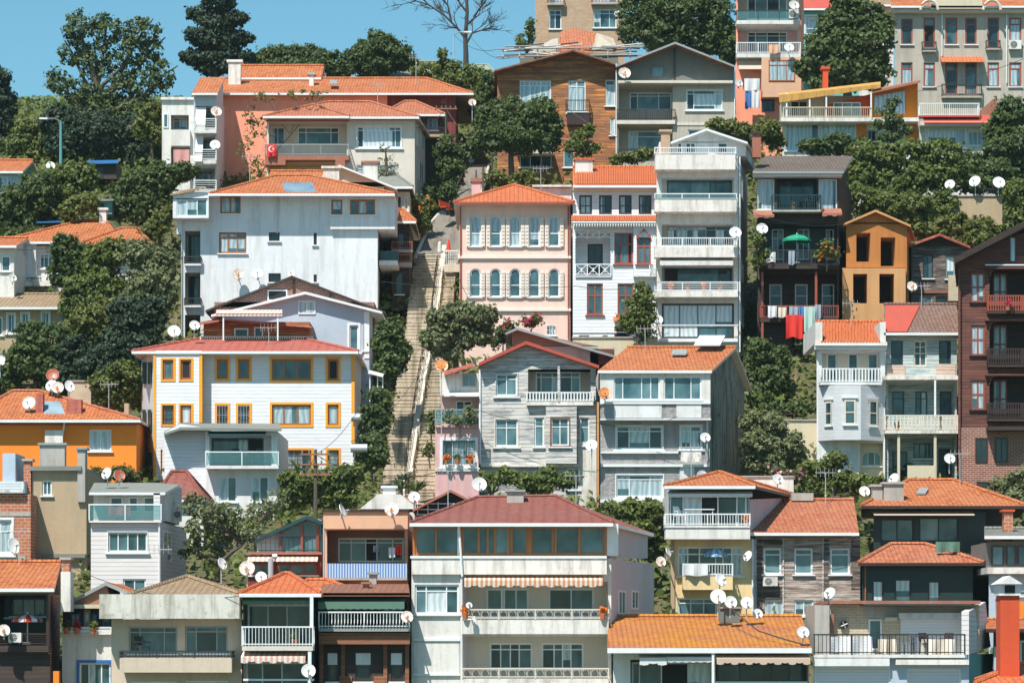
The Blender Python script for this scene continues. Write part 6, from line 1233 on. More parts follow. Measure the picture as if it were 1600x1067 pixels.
T('potted_plant', 'bushy potted plants on the pink cottage terrace', 162, [(702, 650, 8, 10), (735, 645, 8, 14), (716, 655, 7, 8)], 'lfo', .16, 1, (718, 663), None, limbs=False)
def agave(name, label, px, py, Y, r):
    b = P(px, py, Y); root = empty(name, b, label, 'plant', 'spiky plants at the foot of the stairs'); q = MB()
    for i in range(26):
        a = rnd.uniform(0, 6.28); e = rnd.uniform(.25, 1.2); l = r*rnd.uniform(.8, 1.15); d = Vector((math.cos(a)*math.cos(e), math.sin(a)*math.cos(e), math.sin(e))); s_ = Vector((-math.sin(a), math.cos(a), 0))*.06; t = b+Vector((0, 0, .25))
        m_ = t+d*l*.6; tip = t+d*l-Vector((0, 0, .12*l)); q.face([t-s_*.6, m_-s_, tip, m_+s_], 'lf1'); q.face([t-s_*.6, t+s_*.6, m_+s_, m_-s_], 'lf1')
    q.build('leaves', root); q = MB(); q.tube([b-Vector((0, 0, .4)), b+Vector((0, 0, .3))], .12, 'bark', 7); q.build('trunk', root)
for a in (('left spiky yucca at the foot of the stairs', 626, 772, 153, .75), ('right spiky yucca at the foot of the stairs, larger', 650, 776, 152.5, .9), ('small spiky yucca behind the other two on the stairs', 636, 758, 157, .6), ('yucca beside the white dish under the pink house', 768, 780, 151, .7)): agave('yucca', *a)
T('shrub', 'narrow climbing plant at the right edge of the stairs above the round plant', 163.5, [(674, 652, 4, 9), (675, 668, 4, 8)], 'lf1', .16, 1.1, (675, 678), 'trees along the stairs')
T('bush', 'dark bushes overhanging the left side of the upper road', 206, [(722, 262, 10, 10), (700, 300, 14, 14), (690, 318, 10, 10), (735, 235, 14, 12), (672, 300, 10, 18)], 'lf0', .2, 1.2, (700, 325), HB)
T('bush', 'bushes rising behind the three dishes of the retaining wall', 197, [(1505, 268, 22, 14), (1535, 266, 22, 16), (1562, 262, 18, 14), (1520, 288, 26, 14), (1552, 288, 22, 14)], 'lf0', .22, 1.2, (1530, 310), HB)
# bare tree ----------------------------------------------------------
def bare(px, py, Y):
    b = P(px, py, Y); root = empty('bare_tree', b, 'leafless dead tree with curved limbs standing against the sky', 'tree', SK); q = MB(); qt = MB(); rb = random.Random(8)
    def br(p, d, l, r, k):
        n = 5; pts = [p]
        for i in range(n): d = (d+Vector((rb.uniform(-.22, .22), rb.uniform(-.15, .15), rb.uniform(-.10, .16)))).normalized(); pts.append(pts[-1]+d*l/n)
        (q if k < 3 else qt).tube(pts, max(r, .018), 'barkg', 5 if k < 3 else 3, max(r*.45, .012))
        if k >= 4: return
        for j in range(4 if k < 3 else 5):
            i = rb.randint(2, n); s = pts[i]; e = (d+Vector((rb.uniform(-1, 1), rb.uniform(-.6, .6), rb.uniform(-.4, .7)))).normalized(); br(s, e, l*rb.uniform(.5, .75), r*.42, k+1)
    k_ = Y/F; t1 = P(727, 60, Y); t2 = P(730, 20, Y); t3 = P(728, -30, Y); q.tube([b-Vector((0, 0, 1)), P(728, 85, Y), t1, t2, t3], .24, 'barkg', 8, .10)
    lim = [(t1, [P(715, 45, Y), P(695, 25, Y), P(670, 8, Y), P(650, 2, Y)]), (P(728, 40, Y), [P(740, 30, Y), P(752, 10, Y), P(757, -10, Y)]), (t2, [P(718, 5, Y), P(712, -15, Y)]), (P(728, 70, Y), [P(738, 52, Y), P(752, 48, Y)]), (P(705, 34, Y), [P(700, 10, Y), P(690, -5, Y)])]
    for s, pts in lim:
        q.tube([s]+pts, .11, 'barkg', 6, .05)
        for p0, p1 in zip([s]+pts, pts):
            for j in range(3): br(p1, ((p1-p0).normalized()+Vector((rb.uniform(-.8, .8), rb.uniform(-.4, .4), rb.uniform(-.7, .6)))).normalized(), rb.uniform(.9, 1.7), .045, 2)
    q.build('trunk', root); qt.build('twigs', root)
bare(728, 100, 243)
# ground cover as one mass, kept off the stairs and road ------------------
m1 = 1500; Yw = nr.uniform(162, 197, m1); sx_ = np.array([stair_x(y) for y in Yw]); cc_ = nr.choice(4, m1, p=[.35, .2, .2, .25]); clump = (np.sin(Yw*2.1+cc_*3)+nr.normal(size=m1)*.3) > .45
xw = (sx_[np.arange(m1), cc_]-800)/F*Yw+nr.normal(size=m1)*.10
o = leaf_mesh('weeds', np.stack([xw, Yw, np.interp(Yw, gx, gz)+.3+nr.uniform(0, .25, m1)], 1)[clump], nr.normal(size=(m1, 3))[clump]+np.array([0, -.4, .4]), .16, 'lf2'); tag(o, 'weeds growing along the edges of the stairs', 'weeds', kind='stuff')
n = 70000; Yg = nr.uniform(135, 262, n); Xg = nr.uniform(-46, 46, n)
se = np.array([[stair_x(y)[0], stair_x(y)[3]] for y in np.arange(135, 263)]); i_ = (Yg-135).astype(int)
xl = (np.where(Yg < 197, se[i_, 0], 640)-800)/F*Yg-.15; xr = (np.where(Yg < 197, se[i_, 1], 770)-800)/F*Yg+.15
keep = ~((Xg > xl) & (Xg < xr) & (Yg > 158) & (Yg < 222))
Yg, Xg = Yg[keep], Xg[keep]; Zg = np.interp(Yg, gx, gz)-.15+nr.uniform(0, 1, len(Yg))**2*.9
dry = (Xg > 0) & (Xg < 4.6) & (Yg > 196) & (Yg < 212)
ps = np.stack([Xg, Yg, Zg], 1); ns = nr.normal(size=(len(ps), 3))*.7+np.array([0, -.6, .7])
for nme, sel, m_ in (('undergrowth', ~dry & (nr.uniform(0, 1, len(dry)) < .5), 'lf1'),):
    o = leaf_mesh('undergrowth', ps[~dry], ns[~dry], .34, 'lf1'); tag(o, 'green undergrowth covering the slope between the houses', 'undergrowth', kind='stuff')
m0 = 6000; Yd = nr.uniform(197, 209, m0); Xd = (nr.uniform(805, 900, m0)-800)/F*Yd
o = leaf_mesh('dry_grass', np.stack([Xd, Yd, np.interp(Yd, gx, gz)+nr.uniform(0, .7, m0)], 1), nr.normal(size=(m0, 3))*.6+np.array([0, -.7, .2]), .3, 'grassd', asp=2.2); tag(o, 'dry brown grass on the slope behind the orange roofs', 'dry grass', kind='stuff')
SPEC['rusty'] = (plaster, (.70, .24, .04), .8, (.5, .12, .03))
# ================================================================ satellite dishes
GD = 'satellite dishes on walls and roofs'
def dish(px, py, r, Y, label, mat='dw', yaw=0, foot=None, asp=1.0, wall=None):
    c = P(px, py, Y); R = r*Y/F; root = empty('satellite_dish', c, label, 'satellite dish', GD)
    ax = Vector((math.sin(yaw), -math.cos(yaw), .42)).normalized(); u = Vector((math.cos(yaw), math.sin(yaw), 0)); v = ax.cross(u)
    if v.z < 0: v = -v
    q = MB(); n = 22; rg = [(0, 0), (.35, .03), (.7, .12), (1, .24)]
    def pt(f, d, a): return c+u*math.cos(a)*R*f*asp+v*math.sin(a)*R*f*1.04+ax*(d-.24)*R*.8
    for (f0, d0), (f1, d1) in zip(rg, rg[1:]):
        for k in range(n):
            a, b = 2*math.pi*k/n, 2*math.pi*(k+1)/n
            if f0 == 0: q.face([pt(0, 0, 0), pt(f1, d1, a), pt(f1, d1, b)], mat)
            else: q.face([pt(f0, d0, a), pt(f1, d1, a), pt(f1, d1, b), pt(f0, d0, b)], mat)
    for k in range(n):
        a, b = 2*math.pi*k/n, 2*math.pi*(k+1)/n; o_ = -ax*.03
        q.face([pt(1, .24, a), pt(1, .24, b), pt(1.03, .24, b)+o_, pt(1.03, .24, a)+o_], 'W'); q.face([pt(1.03, .24, a)+o_, pt(1.03, .24, b)+o_, pt(.6, .05, b)+o_*1.5, pt(.6, .05, a)+o_*1.5], 'galv')
    q.build('reflector', root, smooth=False)
    if mat in ('do', 'dor'):
        q = MB(); cy = -.22 if mat == 'do' else 0; sz = .42 if mat == 'do' else .72; nn_ = 20 if mat == 'do' else 16; rr_ = random.Random(int(px))
        fl = [sz*((1 if i % 4 in (0, 1) else .5) if mat == 'do' else 1)*rr_.uniform(.8, 1.1) for i in range(nn_)]
        def lp(x, y): rr = min(.98, math.hypot(x, y)); return c+u*x*R*asp+v*y*R*1.04+ax*((.24*rr*rr-.24)*R*.8+.03+R*.03)
        for i in range(nn_):
            t0, t1 = 2*math.pi*i/nn_, 2*math.pi*(i+1)/nn_; f0, f1 = fl[i], fl[(i+1) % nn_]
            q.face([lp(0, cy), lp(f0*math.cos(t0), cy+f0*math.sin(t0)*.8), lp(f1*math.cos(t1), cy+f1*math.sin(t1)*.8)], 'rusty')
        q.build('mark', root)
    l = c-v*R*.35+ax*R*.75; q = MB(); q.tube([pt(1, .24, -math.pi/2), l], .022, 'galv', 5); q.build('feed_arm', root)
    q = MB(); q.tube([l-ax*.09+v*.03, l+ax*.07-v*.01], .05, 'G', 7); q.build('receiver', root)
    q = MB(); bk = c-ax*(.2*R+.06)
    if wall is not None: q.tube([bk, bk+Vector((0, .08, -.12)), Vector((bk.x, Y+wall, bk.z-.15))], .03, 'galv', 6); q.tube([bk+Vector((0, .06, .1)), bk+Vector((0, .06, -.35))], .03, 'galv', 6)
    else: f = P(px, foot if foot else py+r*2.2, Y+.12); q.tube([bk, Vector((bk.x, Y+.12, bk.z-.05)), Vector((bk.x, Y+.12, f.z))], .03, 'galv', 6)
    q.build('mount', root)
for a in [
 (338, 174, 8.5, 209.3, 'rusty dish on the left corner of the salmon house, upper of two', 'do', .3, None, 1, .7), (336, 226, 8, 209.3, 'white dish below the rusty one on the left corner of the salmon house', 'dw', .1, None, 1, .7),
 (79, 259, 7, 204, 'small white dish beside the teal gable wall', 'dw', .2, 275), (130, 316, 6, 196, 'small white dish above the yellow-green bush', 'dw', -.6, 330, .8),
 (372, 428, 9, 185.3, 'rust stained dish on the large plain white wall', 'do', .2, None, 1, .7), (402, 427, 9, 185.3, 'clean dish on the large white wall, right of the stained one', 'dw', .1, None, 1, .7), (455, 427, 6, 184, 'small dish peeping over the brick gable roof', 'dw', 0, 440),
 (20, 434, 7, 186, 'small dish on the white house corner at the left picture edge', 'dw', .5, None, .9, 1), (272, 517, 10, 174, 'white dish left of the tall white house foot', 'dw', .2, 540), (304, 508, 8, 172, 'white dish at the left end of the wooden roof attic', 'dw', .3, 528), (0, 563, 9, 178, 'dish cut by the left picture edge beside the dark trees', 'dw', 0, 590),
 (82, 585, 10, 170.8, 'red-brown dish, topmost of the cluster above the orange house', 'dr', 0, 612), (80, 602, 9.5, 170.5, 'white dish directly under the red-brown dish', 'dw', -.3, 618), (90, 605, 9.5, 170.2, 'rust streaked dish in the cluster above the orange house', 'do', .1, 618), (109, 603, 9.5, 170.4, 'tilted white dish, right end of the cluster above the orange house', 'dw', .5, 622, .8), (45, 629, 10.5, 167.6, 'large white dish on the orange house roof left of the skylight', 'dw', -.1, 652),
 (166, 739, 9.5, 144.6, 'white dish on the dark roof of the clapboard house', 'dw', -.4, 758, .85), (187, 742, 9, 144.8, 'red dish beside the white one on the clapboard house roof', 'dr', .4, 758), (22, 852, 13, 148.2, 'grey mesh dish on the raw red brick house', 'dw', .6, None, .75, .8), (6, 984, 9.5, 127, 'yellowed dish at the bottom left picture edge', 'do', .2, None, 1, .9),
 (348, 880, 9.5, 134, 'narrow turned dish in front of the olive tree', 'dw', .8, 912, .85), (386, 887, 12, 131, 'large dish with an orange leaf shaped stain behind the orange hip roof', 'do', 0, 918), (408, 901, 9, 130.5, 'plain white dish right of the large stained dish', 'dw', .1, 914),
 (536, 797, 10, 134.2, 'dish seen edge on at the left of the peach parapet', 'dw', 1.25, None, .9, .7), (612, 795, 11, 134.2, 'orange marked dish at the right of the peach parapet', 'do', 0, None, 1, .7), (647, 776, 9, 148, 'white dish on a pole right of the white chimney block', 'dw', 0, 795), (749, 756, 11.5, 150, 'big white dish below the pink house corner', 'dw', .1, 785),
 (636, 963, 9.5, 125.6, 'orange marked dish at the right end of the bulging balcony rail', 'do', .2, None, 1, .6), (482, 1047, 11, 123.8, 'white dish hanging below the striped awning at the bottom', 'dw', .1, None, 1, .8), (690, 571, 10, 162, 'orange rusted dish at the top of the pink house', 'dor', .1, 680), (945, 614, 9.5, 160.6, 'orange rusted dish on the left corner of the terraced house', 'dor', .1, None, 1, .8),
 (924, 695, 9.5, 161.2, 'white dish between the silver-grey and the terraced house', 'dw', -.2, 745), (1102, 683, 8, 161, 'white dish at the right edge of the pebbledash front', 'dw', .1, None, 1, .9), (976, 114, 9.5, 212.6, 'orange marked dish on the attic of the grey gabled house', 'do', .1, None, 1, .7), (1155, 130, 6, 221.6, 'small dish at the left corner of the pink balcony block', 'dw', .3, None, 1, .9),
 (1233, 74, 7.5, 222.4, 'white dish on the pink block railing', 'dw', .1, None, 1, .6), (1241, 8, 8, 222.4, 'white dish near the top of the pink block', 'dw', .2, None, 1, .6), (966, 22, 6, 249, 'small dish at the right corner of the tan brick block', 'dw', .1, None, 1, .9), (736, 249, 5.5, 207, 'small white dish in the bushes at the upper bend of the road', 'dw', .4, 262), (738, 160, 6, 214, 'orange marked dish on a pole above the road', 'do', .1, 196),
 (1149, 363, 9.5, 180, 'white dish on the right edge of the balcony tower', 'dw', .1, None, 1, 1.2), (1191, 357, 9, 181.8, 'white dish on the dark balcony house above its plants', 'dw', .1, None, 1, 1), (1028, 499, 8, 180.4, 'white dish at the lower left corner of the balcony tower', 'dw', .1, None, 1, 1), (1020, 422, 9, 180.4, 'dish seen edge on between the townhouse and the balcony tower', 'dw', 1.0, None, .8, 1),
 (1484, 288, 8, 193.6, 'leftmost of the three dishes on the retaining wall', 'dw', -.3, 306), (1523, 283, 9, 193.6, 'middle one of the three dishes on the retaining wall', 'dw', -.5, 306), (1561, 285, 9.5, 193.6, 'rightmost of the three dishes on the retaining wall', 'dw', .1, 306), (1425, 447, 8, 184, 'orange marked dish between plywood house and dark cottage', 'do', .2, None, 1, 2.4),
 (1484, 716, 8.5, 165.2, 'white dish in front of the peeling turquoise house', 'dw', .1, 740), (1396, 748, 9.5, 148.5, 'dish turned aside behind the chimneys of the dark green house', 'dw', -.7, 770, .9), (1351, 767, 8.5, 147, 'white dish left of the concrete chimneys', 'dw', .1, 790), (1216, 748, 8.5, 149, 'pale dish behind the narrow cream house roof', 'dw', .3, 770),
 (1127, 905, 10.5, 127.6, 'topmost dish of the cluster above the mossy roof', 'dw', .6, 955, .9), (1122, 931, 12, 127.2, 'largest dish of the cluster above the mossy roof', 'dw', .0, 965), (1142, 940, 10, 127, 'middle dish of the cluster above the mossy roof', 'dw', .2, 965), (1167, 941, 9.5, 127.4, 'right dish of the cluster above the mossy roof', 'dw', .1, 965), (1184, 958, 8, 127.8, 'lowest dish of the cluster, at the ridge of the mossy roof', 'dw', .2, 968),
 (1255, 987, 9.5, 123.4, 'white dish at the right end of the mossy roof', 'dw', .1, 1004), (1296, 926, 9.5, 126.3, 'tall dish on a pole at the left of the brick roof terrace', 'dw', -.6, 960), (1033, 877, 8.5, 141.4, 'rusty dish at the left corner of the narrow cream house', 'do', .2, None, .9, 1.6), (1045, 862, 7, 141.2, 'dish seen edge on at the left corner of the narrow cream house', 'dw', 1.1, None, 1, 1.7), (1168, 868, 8.5, 141.8, 'dish at the right corner of the narrow cream house', 'dw', -.8, None, .9, 1.1),
 (1097, 742, 8, 160.6, 'dark dish low on the terraced house front', 'galv', .1, None, 1, 1.3), (733, 945, 5, 126.4, 'tiny dish on the middle balcony of the cream apartments', 'dw', .2, None, 1, .4)]: dish(*a[:5], *(a[5:]))
# ================================================================ air conditioners, parasols, laundry, poles, odds and ends
def acu(x0, y0, x1, y1, Y, label):
    root = empty('air_conditioner', P((x0+x1)/2, y1, Y), label, 'air conditioner', 'air conditioners on the walls'); q = MB(); q.pb(x0, y0, x1, y1, Y-.34, .33, 'whitec'); q.build('casing', root)
    c = P(x0+(x1-x0)*.38, (y0+y1)/2, Y-.345); R = (y1-y0)*.40*Y/F; q = MB(); q.prism([c+Vector((R*math.cos(k*math.pi/8), 0, R*math.sin(k*math.pi/8))) for k in range(16)], (0, .02, 0), 'dkgrey')
    for k in range(0, 16, 2): q.tube([c+Vector((0, -.01, 0)), c+Vector((R*math.cos(k*math.pi/8), -.01, R*math.sin(k*math.pi/8)))], .008, 'galv', 4)
    q.build('fan', root); q = MB()
    for x in (x0+3, x1-3): a = P(x, y1, Y-.3); q.box((a.x-.02, a.y, a.z-.04), (a.x+.02, a.y+.3, a.z-.001), 'galv')
    q.build('bracket', root)
for a in ((13, 988, 33, 1003, 127.6, 'air conditioner under the red parasol terrace'), (1192, 901, 1215, 915, 143.5, 'air conditioner below the left window of the patched house'), (1233, 15, 1248, 29, 223.4, 'air conditioner near the top of the pink balcony block'), (1577, 63, 1596, 77, 222, 'air conditioner on the long grey apartment block'), (1082, 410, 1102, 415, 182.2, 'air conditioner under the balcony tower slab'), (273, 797, 283, 810, 146, 'upper air conditioner on the clapboard house side wall'), (257, 862, 268, 877, 144.6, 'lower air conditioner on the clapboard house side wall')): acu(*a)
def parasol(px, py, w_, h_, Y, mat, label, foot):
    c = P(px, py, Y); R = w_/2*Y/F; hh = h_*Y/F; root = empty('parasol', P(px, foot, Y), label, 'parasol', 'parasols on the terraces'); q = MB(); n = 8; top = c+Vector((0, 0, hh))
    for k in range(n):
        a, b = 2*math.pi*k/n, 2*math.pi*(k+1)/n; A = c+Vector((R*math.cos(a), R*math.sin(a), 0)); B_ = c+Vector((R*math.cos(b), R*math.sin(b), 0)); mA = c.lerp(A, .6)+Vector((0, 0, hh*.62)); mB = c.lerp(B_, .6)+Vector((0, 0, hh*.62))
        q.face([A, B_, mB, mA], mat); q.face([mA, mB, top], mat); q.face([A, B_, B_-Vector((0, 0, .12)), A-Vector((0, 0, .12))], mat)
    q.build('canopy', root); q = MB(); q.tube([P(px, foot, Y), top+Vector((0, 0, .1))], .03, 'W', 6); q.build('pole', root); q = MB(); b = P(px, foot, Y); q.tube([b, b+Vector((0, 0, .08))], .22, 'conc', 10); q.build('base', root)
parasol(1245, 375, 46, 9, 183.4, 'umg', 'green parasol on the middle balcony of the dark house', 412); parasol(1118, 866, 37, 10, 142.7, 'umb', 'blue and white parasol on the cream house balcony', 898); parasol(43, 967, 51, 8, 128.6, 'umr', 'red and white parasol on the dark house terrace, bottom left', 1006)
def cloth(name, x0, y0, x1, y1, Y, mat, label, cat='laundry', grp='laundry hung out to dry', wob=.07, taper=0):
    a = P(x0, y0, Y); b = P(x1, y1, Y); q = MB(); nx, nz = 10, 6; sd_ = rnd.uniform(0, 9)
    def pt(i, j): f, t = i/nx, j/nz; k = 1-taper*t; return Vector(((a.x+b.x)/2+(f-.5)*(b.x-a.x)*k, Y+wob*math.sin(f*11+sd_)*(t+.2), a.z+(b.z-a.z)*t*(1-.05*math.sin(f*7+sd_))))
    for s_ in (0, .012):
        for i in range(nx):
            for j in range(nz): q.face([pt(i, j)+Vector((0, s_, 0)), pt(i+1, j)+Vector((0, s_, 0)), pt(i+1, j+1)+Vector((0, s_, 0)), pt(i, j+1)+Vector((0, s_, 0))], mat)
    o = q.build(name, None, base=(a+b)/2); tag(o, label, cat, grp); return o
for a in (('red_sheet', 1228, 492, 1254, 528, 181.9, 'red', 'bright red sheet hanging under the laundry line of the dark house', ), ('towel', 1256, 479, 1274, 518, 182.1, 'mint', 'long pale mint towel right of the red sheet'), ('shirt', 1200, 478, 1214, 496, 182.3, 'clw', 'white shirt at the left end of the dark house laundry line'), ('shirt', 1216, 480, 1229, 496, 182.3, 'cr', 'cream shirt between white shirt and red sheet'), ('shirt', 1233, 479, 1247, 494, 182.2, 'clg', 'grey shirt just above the red sheet'), ('towel', 1248, 479, 1257, 497, 182.2, 'clb', 'blue towel between the grey shirt and the mint towel'), ('shirt', 1273, 476, 1283, 499, 182.3, 'clg', 'grey shirt right of the mint towel'),
 ('shirt', 1163, 123, 1187, 142, 222.6, 'clw', 'row of white shirts on the pink block', ), ('jeans', 1164, 142, 1174, 170, 222.6, 'clb', 'blue trousers under the white shirts on the pink block'), ('towel', 1175, 142, 1187, 169, 222.6, 'clw', 'pale towel beside the blue trousers on the pink block'), ('rug', 1201, 70, 1217, 84, 222.8, 'peach', 'orange rug over the pink block railing'),
 ('shirt', 607, 855, 618, 871, 135.6, 'clw', 'white shirt on the peach house balcony line'), ('shirt', 619, 851, 627, 867, 135.6, 'red', 'red shirt on the peach house balcony line'), ('towel', 583, 852, 592, 862, 135.6, 'clg', 'grey towel on the peach house balcony line'), ('sheet', 1069, 881, 1106, 899, 141.9, 'clw', 'white sheet draped over the cream house balcony rail'),
 ('cushion', 170, 790, 204, 805, 142.9, 'pinkc', 'pink swing seat cushion on the clapboard house terrace'), ('flag', 417, 226, 432, 245, 202.8, 'red', 'red flag hung on the cream house balcony corner'), ('blanket', 271, 234, 296, 256, 210.2, 'clp', 'checked pink blanket hanging on the white apartment block'), ('towel', 1232, 392, 1242, 414, 182.2, 'clg', 'grey striped towel over the dark house balcony rail'), ('sheet', 1193, 394, 1212, 410, 182.3, 'clw', 'white cloth on the dark house balcony rail'),
 ('cover_sheet', 1298, 994, 1362, 1021, 124.1, 'clw', 'crumpled pale canvas behind the left part of the roof terrace railing', 'laundry', 'laundry hung out to dry', .22), ('cover_sheet', 1372, 998, 1400, 1021, 124.1, 'cr', 'smaller beige canvas right of the terrace door', 'laundry', 'laundry hung out to dry', .2), ('cover_sheet', 1440, 998, 1492, 1022, 124.3, 'cr', 'beige canvas draped at the right of the roof terrace', 'laundry', 'laundry hung out to dry', .2), ('banner', 1064, 706, 1096, 722, 161.5, 'whitew', 'pale cloth hung under the right window of the terraced house'), ('net_sheet', 1462, 846, 1500, 862, 141.5, 'awng', 'dark green netting sagging onto the small orange hip roof')): cloth(*a)
def chair(px, py, Y, mat, label, rz=0):
    b = P(px, py, Y); root = empty('terrace_chair', b, label, 'chair', 'chairs on the terraces'); cs, sn = math.cos(rz), math.sin(rz)
    def tr(x, y, z): return b+Vector((x*cs-y*sn, x*sn+y*cs, z))
    q = MB(); q.prism([tr(-.23, -.22, .42), tr(.23, -.22, .42), tr(.23, .22, .42), tr(-.23, .22, .42)], (0, 0, .04), mat); q.build('seat', root)
    q = MB(); q.prism([tr(-.22, .21, .5), tr(.22, .21, .5), tr(.2, .3, .88), tr(-.2, .3, .88)], (0, .03, 0), mat); q.build('backrest', root)
    for x in (-.2, .2):
        for y in (-.19, .19): q = MB(); q.tube([tr(x, y, .42), tr(x*1.1, y*1.1, 0)], .02, mat, 5); q.build('leg', root)
    for x in (-.23, .23): q = MB(); q.tube([tr(x, .24, .64), tr(x, -.2, .64), tr(x, -.2, .42)], .018, mat, 5); q.build('armrest', root)
chair(1418, 1022, 124.6, 'dkgrey', 'dark chair left of the table on the roof terrace', 2.6); chair(1448, 1022, 124.5, 'D', 'brown chair in the middle of the roof terrace', .5); chair(1478, 1022, 124.6, 'D', 'dark chair at the right end of the roof terrace', -.6); chair(370, 726, 161, 'T', 'left dark chair on the small glass fronted balcony', .3); chair(402, 726, 161, 'T', 'right dark chair on the small glass fronted balcony', -.3); chair(1265, 326, 183.2, 'iron', 'chair on the top balcony of the dark house', .4); chair(1062, 820, 142.6, 'W', 'white chair on the upper cream house balcony', .5); chair(223, 1027, 125.3, 'iron', 'dark chair on the concrete parapet house balcony', .9)
def table(px, py, Y, w_, mat, label):
    b = P(px, py, Y); root = empty('table', b, label, 'table'); q = MB(); q.box((b.x-w_, b.y-.35, b.z+.70), (b.x+w_, b.y+.35, b.z+.74), mat); q.build('tabletop', root)
    for x in (-w_+.08, w_-.08):
        for y in (-.28, .28): q = MB(); q.tube([b+Vector((x, y, 0)), b+Vector((x, y, .7))], .02, mat, 5); q.build('leg', root)
table(1434, 1022, 124.8, .3, 'iron', 'small dark table between the roof terrace chairs'); table(1092, 820, 142.8, .7, 'clw', 'white table on the upper cream house balcony'); table(387, 726, 161.3, .3, 'T', 'dark table between the two balcony chairs')
def pot(px, py, Y, label, mat='terra', lf='lf1'):
    b = P(px, py, Y); root = empty('flower_pot', b, label, 'flower pot', 'flower pots on the balconies'); q = MB(); q.tube([b, b+Vector((0, 0, .26))], .10, mat, 9, .15); q.build('pot', root)
    n = 60; leaf_mesh('plant', np.array(b)+np.array([0, 0, .36])+nr.normal(size=(n, 3))*.08, nr.normal(size=(n, 3))+np.array([0, -.5, .5]), .11, lf, root, tuple(b))
for i, (x, y, Y, t, lf) in enumerate(((1048, 455, 181, 'first pot from the left on the balcony tower rail floor', 'roofleaf'), (1075, 455, 181, 'second pot from the left on the balcony tower floor', 'lf1'), (1100, 455, 181, 'third pot from the left on the balcony tower floor', 'roofleaf'), (1125, 455, 181, 'rightmost pot on the balcony tower floor', 'lf1'), (697, 725, 162.1, 'left pot on the barred window sill of the pink house', 'roofleaf'), (715, 725, 162.1, 'middle pot on the barred window sill of the pink house', 'lf1'), (735, 725, 162.1, 'right pot on the barred window sill of the pink house', 'roofleaf'), (727, 967, 126.9, 'pot at the left end of the middle balcony of the cream apartments', 'roofleaf'), (942, 967, 126.9, 'pot at the right end of the middle balcony of the cream apartments', 'roofleaf'), (104, 990, 129.6, 'left pot on the blue trimmed terrace', 'lf1'), (120, 990, 129.6, 'middle pot on the blue trimmed terrace', 'lfr'), (146, 990, 129.6, 'right pot on the blue trimmed terrace', 'lf1'), (460, 1008, 124.9, 'terracotta pot on the white barred balcony', 'lf1'), (1240, 328, 183, 'plant pot on the top balcony of the dark house', 'lf1'), (1166, 820, 142.2, 'pot at the right end of the upper cream house balcony', 'roofleaf'), (1402, 672, 167.6, 'pot on the peeling turquoise house balcony', 'lf1'), (1575, 485, 165.4, 'pot on the upper carved balcony of the brown mansion', 'lfr'))): pot(x, y, Y, t, 'terra', lf)
def pole(px, y0, y1, Y, label, mat='bark', r=.11, arms=3, name='utility_pole', cat='pole', lamp=0):
    a, b = P(px, y1, Y), P(px, y0, Y); a.z -= 1; root = empty(name, a, label, cat); q = MB(); q.tube([a, b], r, mat, 8, r*.7); q.build('post', root)
    for i in range(arms):
        z = b.z-.25-.5*i; q = MB(); q.box((b.x-.75, b.y-.15, z-.04), (b.x+.75, b.y-.07, z+.04), 'rustm'); o = q.build('crossarm', root)
        for x in (-.65, -.3, .3, .65): q = MB(); q.tube([(b.x+x, b.y-.11, z+.04), (b.x+x, b.y-.11, z+.2)], .045, 'dkgrey', 6); q.build('insulator', o)
    if lamp: q = MB(); q.tube([b, b+Vector((lamp*.4, -.3, .15)), b+Vector((lamp*.9, -.6, .1))], .035, 'galv', 6); q.build('arm', root); q = MB(); c = b+Vector((lamp*1.1, -.7, .07)); q.box(tuple(c-Vector((.28, .12, .05))), tuple(c+Vector((.28, .12, .06))), 'lampw'); q.build('lamp_head', root)
pole(493, 702, 800, 152, 'rusty utility pole with three crossarms in front of the yellow-trimmed house'); pole(95, 190, 272, 214, 'teal street lamp post left of the airy tall tree', 'tealw', .13, 0, 'street_lamp', 'street lamp', -1); pole(709, 55, 110, 238, 'thin lamp post left of the bare tree', 'galv', .06, 0, 'street_lamp', 'street lamp', 1); pole(697, 165, 250, 209, 'utility pole beside the dark house at the top of the road', 'bark', .1, 1); pole(755, 262, 300, 196, 'dark wooden post at the upper end of the road', 'bark', .1, 0, 'wooden_post', 'post'); pole(769, 240, 290, 200, 'leaning pale post above the pink mansion roof', 'barkg', .08, 0, 'wooden_post', 'post')
# chimney of the pink mansion's back yard, cone, gate wall at the stair head
root = empty('chimney_stack', P(744, 300, 194), 'pink chimney stack with red cap behind the pink mansion', 'chimney'); q = MB(); q.pb(737, 284, 751, 310, 193.7, .6, 'pinkp'); q.build('stack', root); q = MB(); q.pb(735, 278, 753, 284, 193.6, .8, 'rust'); q.build('cap', root); q = MB(); q.tube([P(744, 278, 194), P(744, 266, 194)], .05, 'iron', 6); q.build('pipe', root)
b = P(701, 392, 196.5); root = empty('traffic_cone', b, 'orange traffic cone standing at the top of the stairs', 'traffic cone'); q = MB(); q.tube([b+Vector((0, 0, .03)), b+Vector((0, 0, .75))], .16, 'red', 10, .03); q.build('cone', root); q = MB(); q.box(tuple(b-Vector((.2, .2, 0))), tuple(b+Vector((.2, .2, .035))), 'red'); q.build('base', root)
root = empty('bollard', P(687, 392, 196.3), 'short white bollard left of the traffic cone', 'bollard'); q = MB(); q.tube([P(687, 394, 196.3), P(687, 380, 196.3)], .14, 'white', 10, .12); q.build('post', root); q = MB(); c = P(687, 380, 196.3); q.tube([c, c+Vector((0, 0, .1))], .13, 'white', 10, .03); q.build('cap', root)
root = empty('stair_gate', P(706, 410, 193.5), 'low white railing and pale wall at the stair head beside the pink mansion', 'railing'); q = MB(); q.pb(694, 413, 718, 425, 193.4, .3, 'kerb'); q.build('wall', root); q = MB()
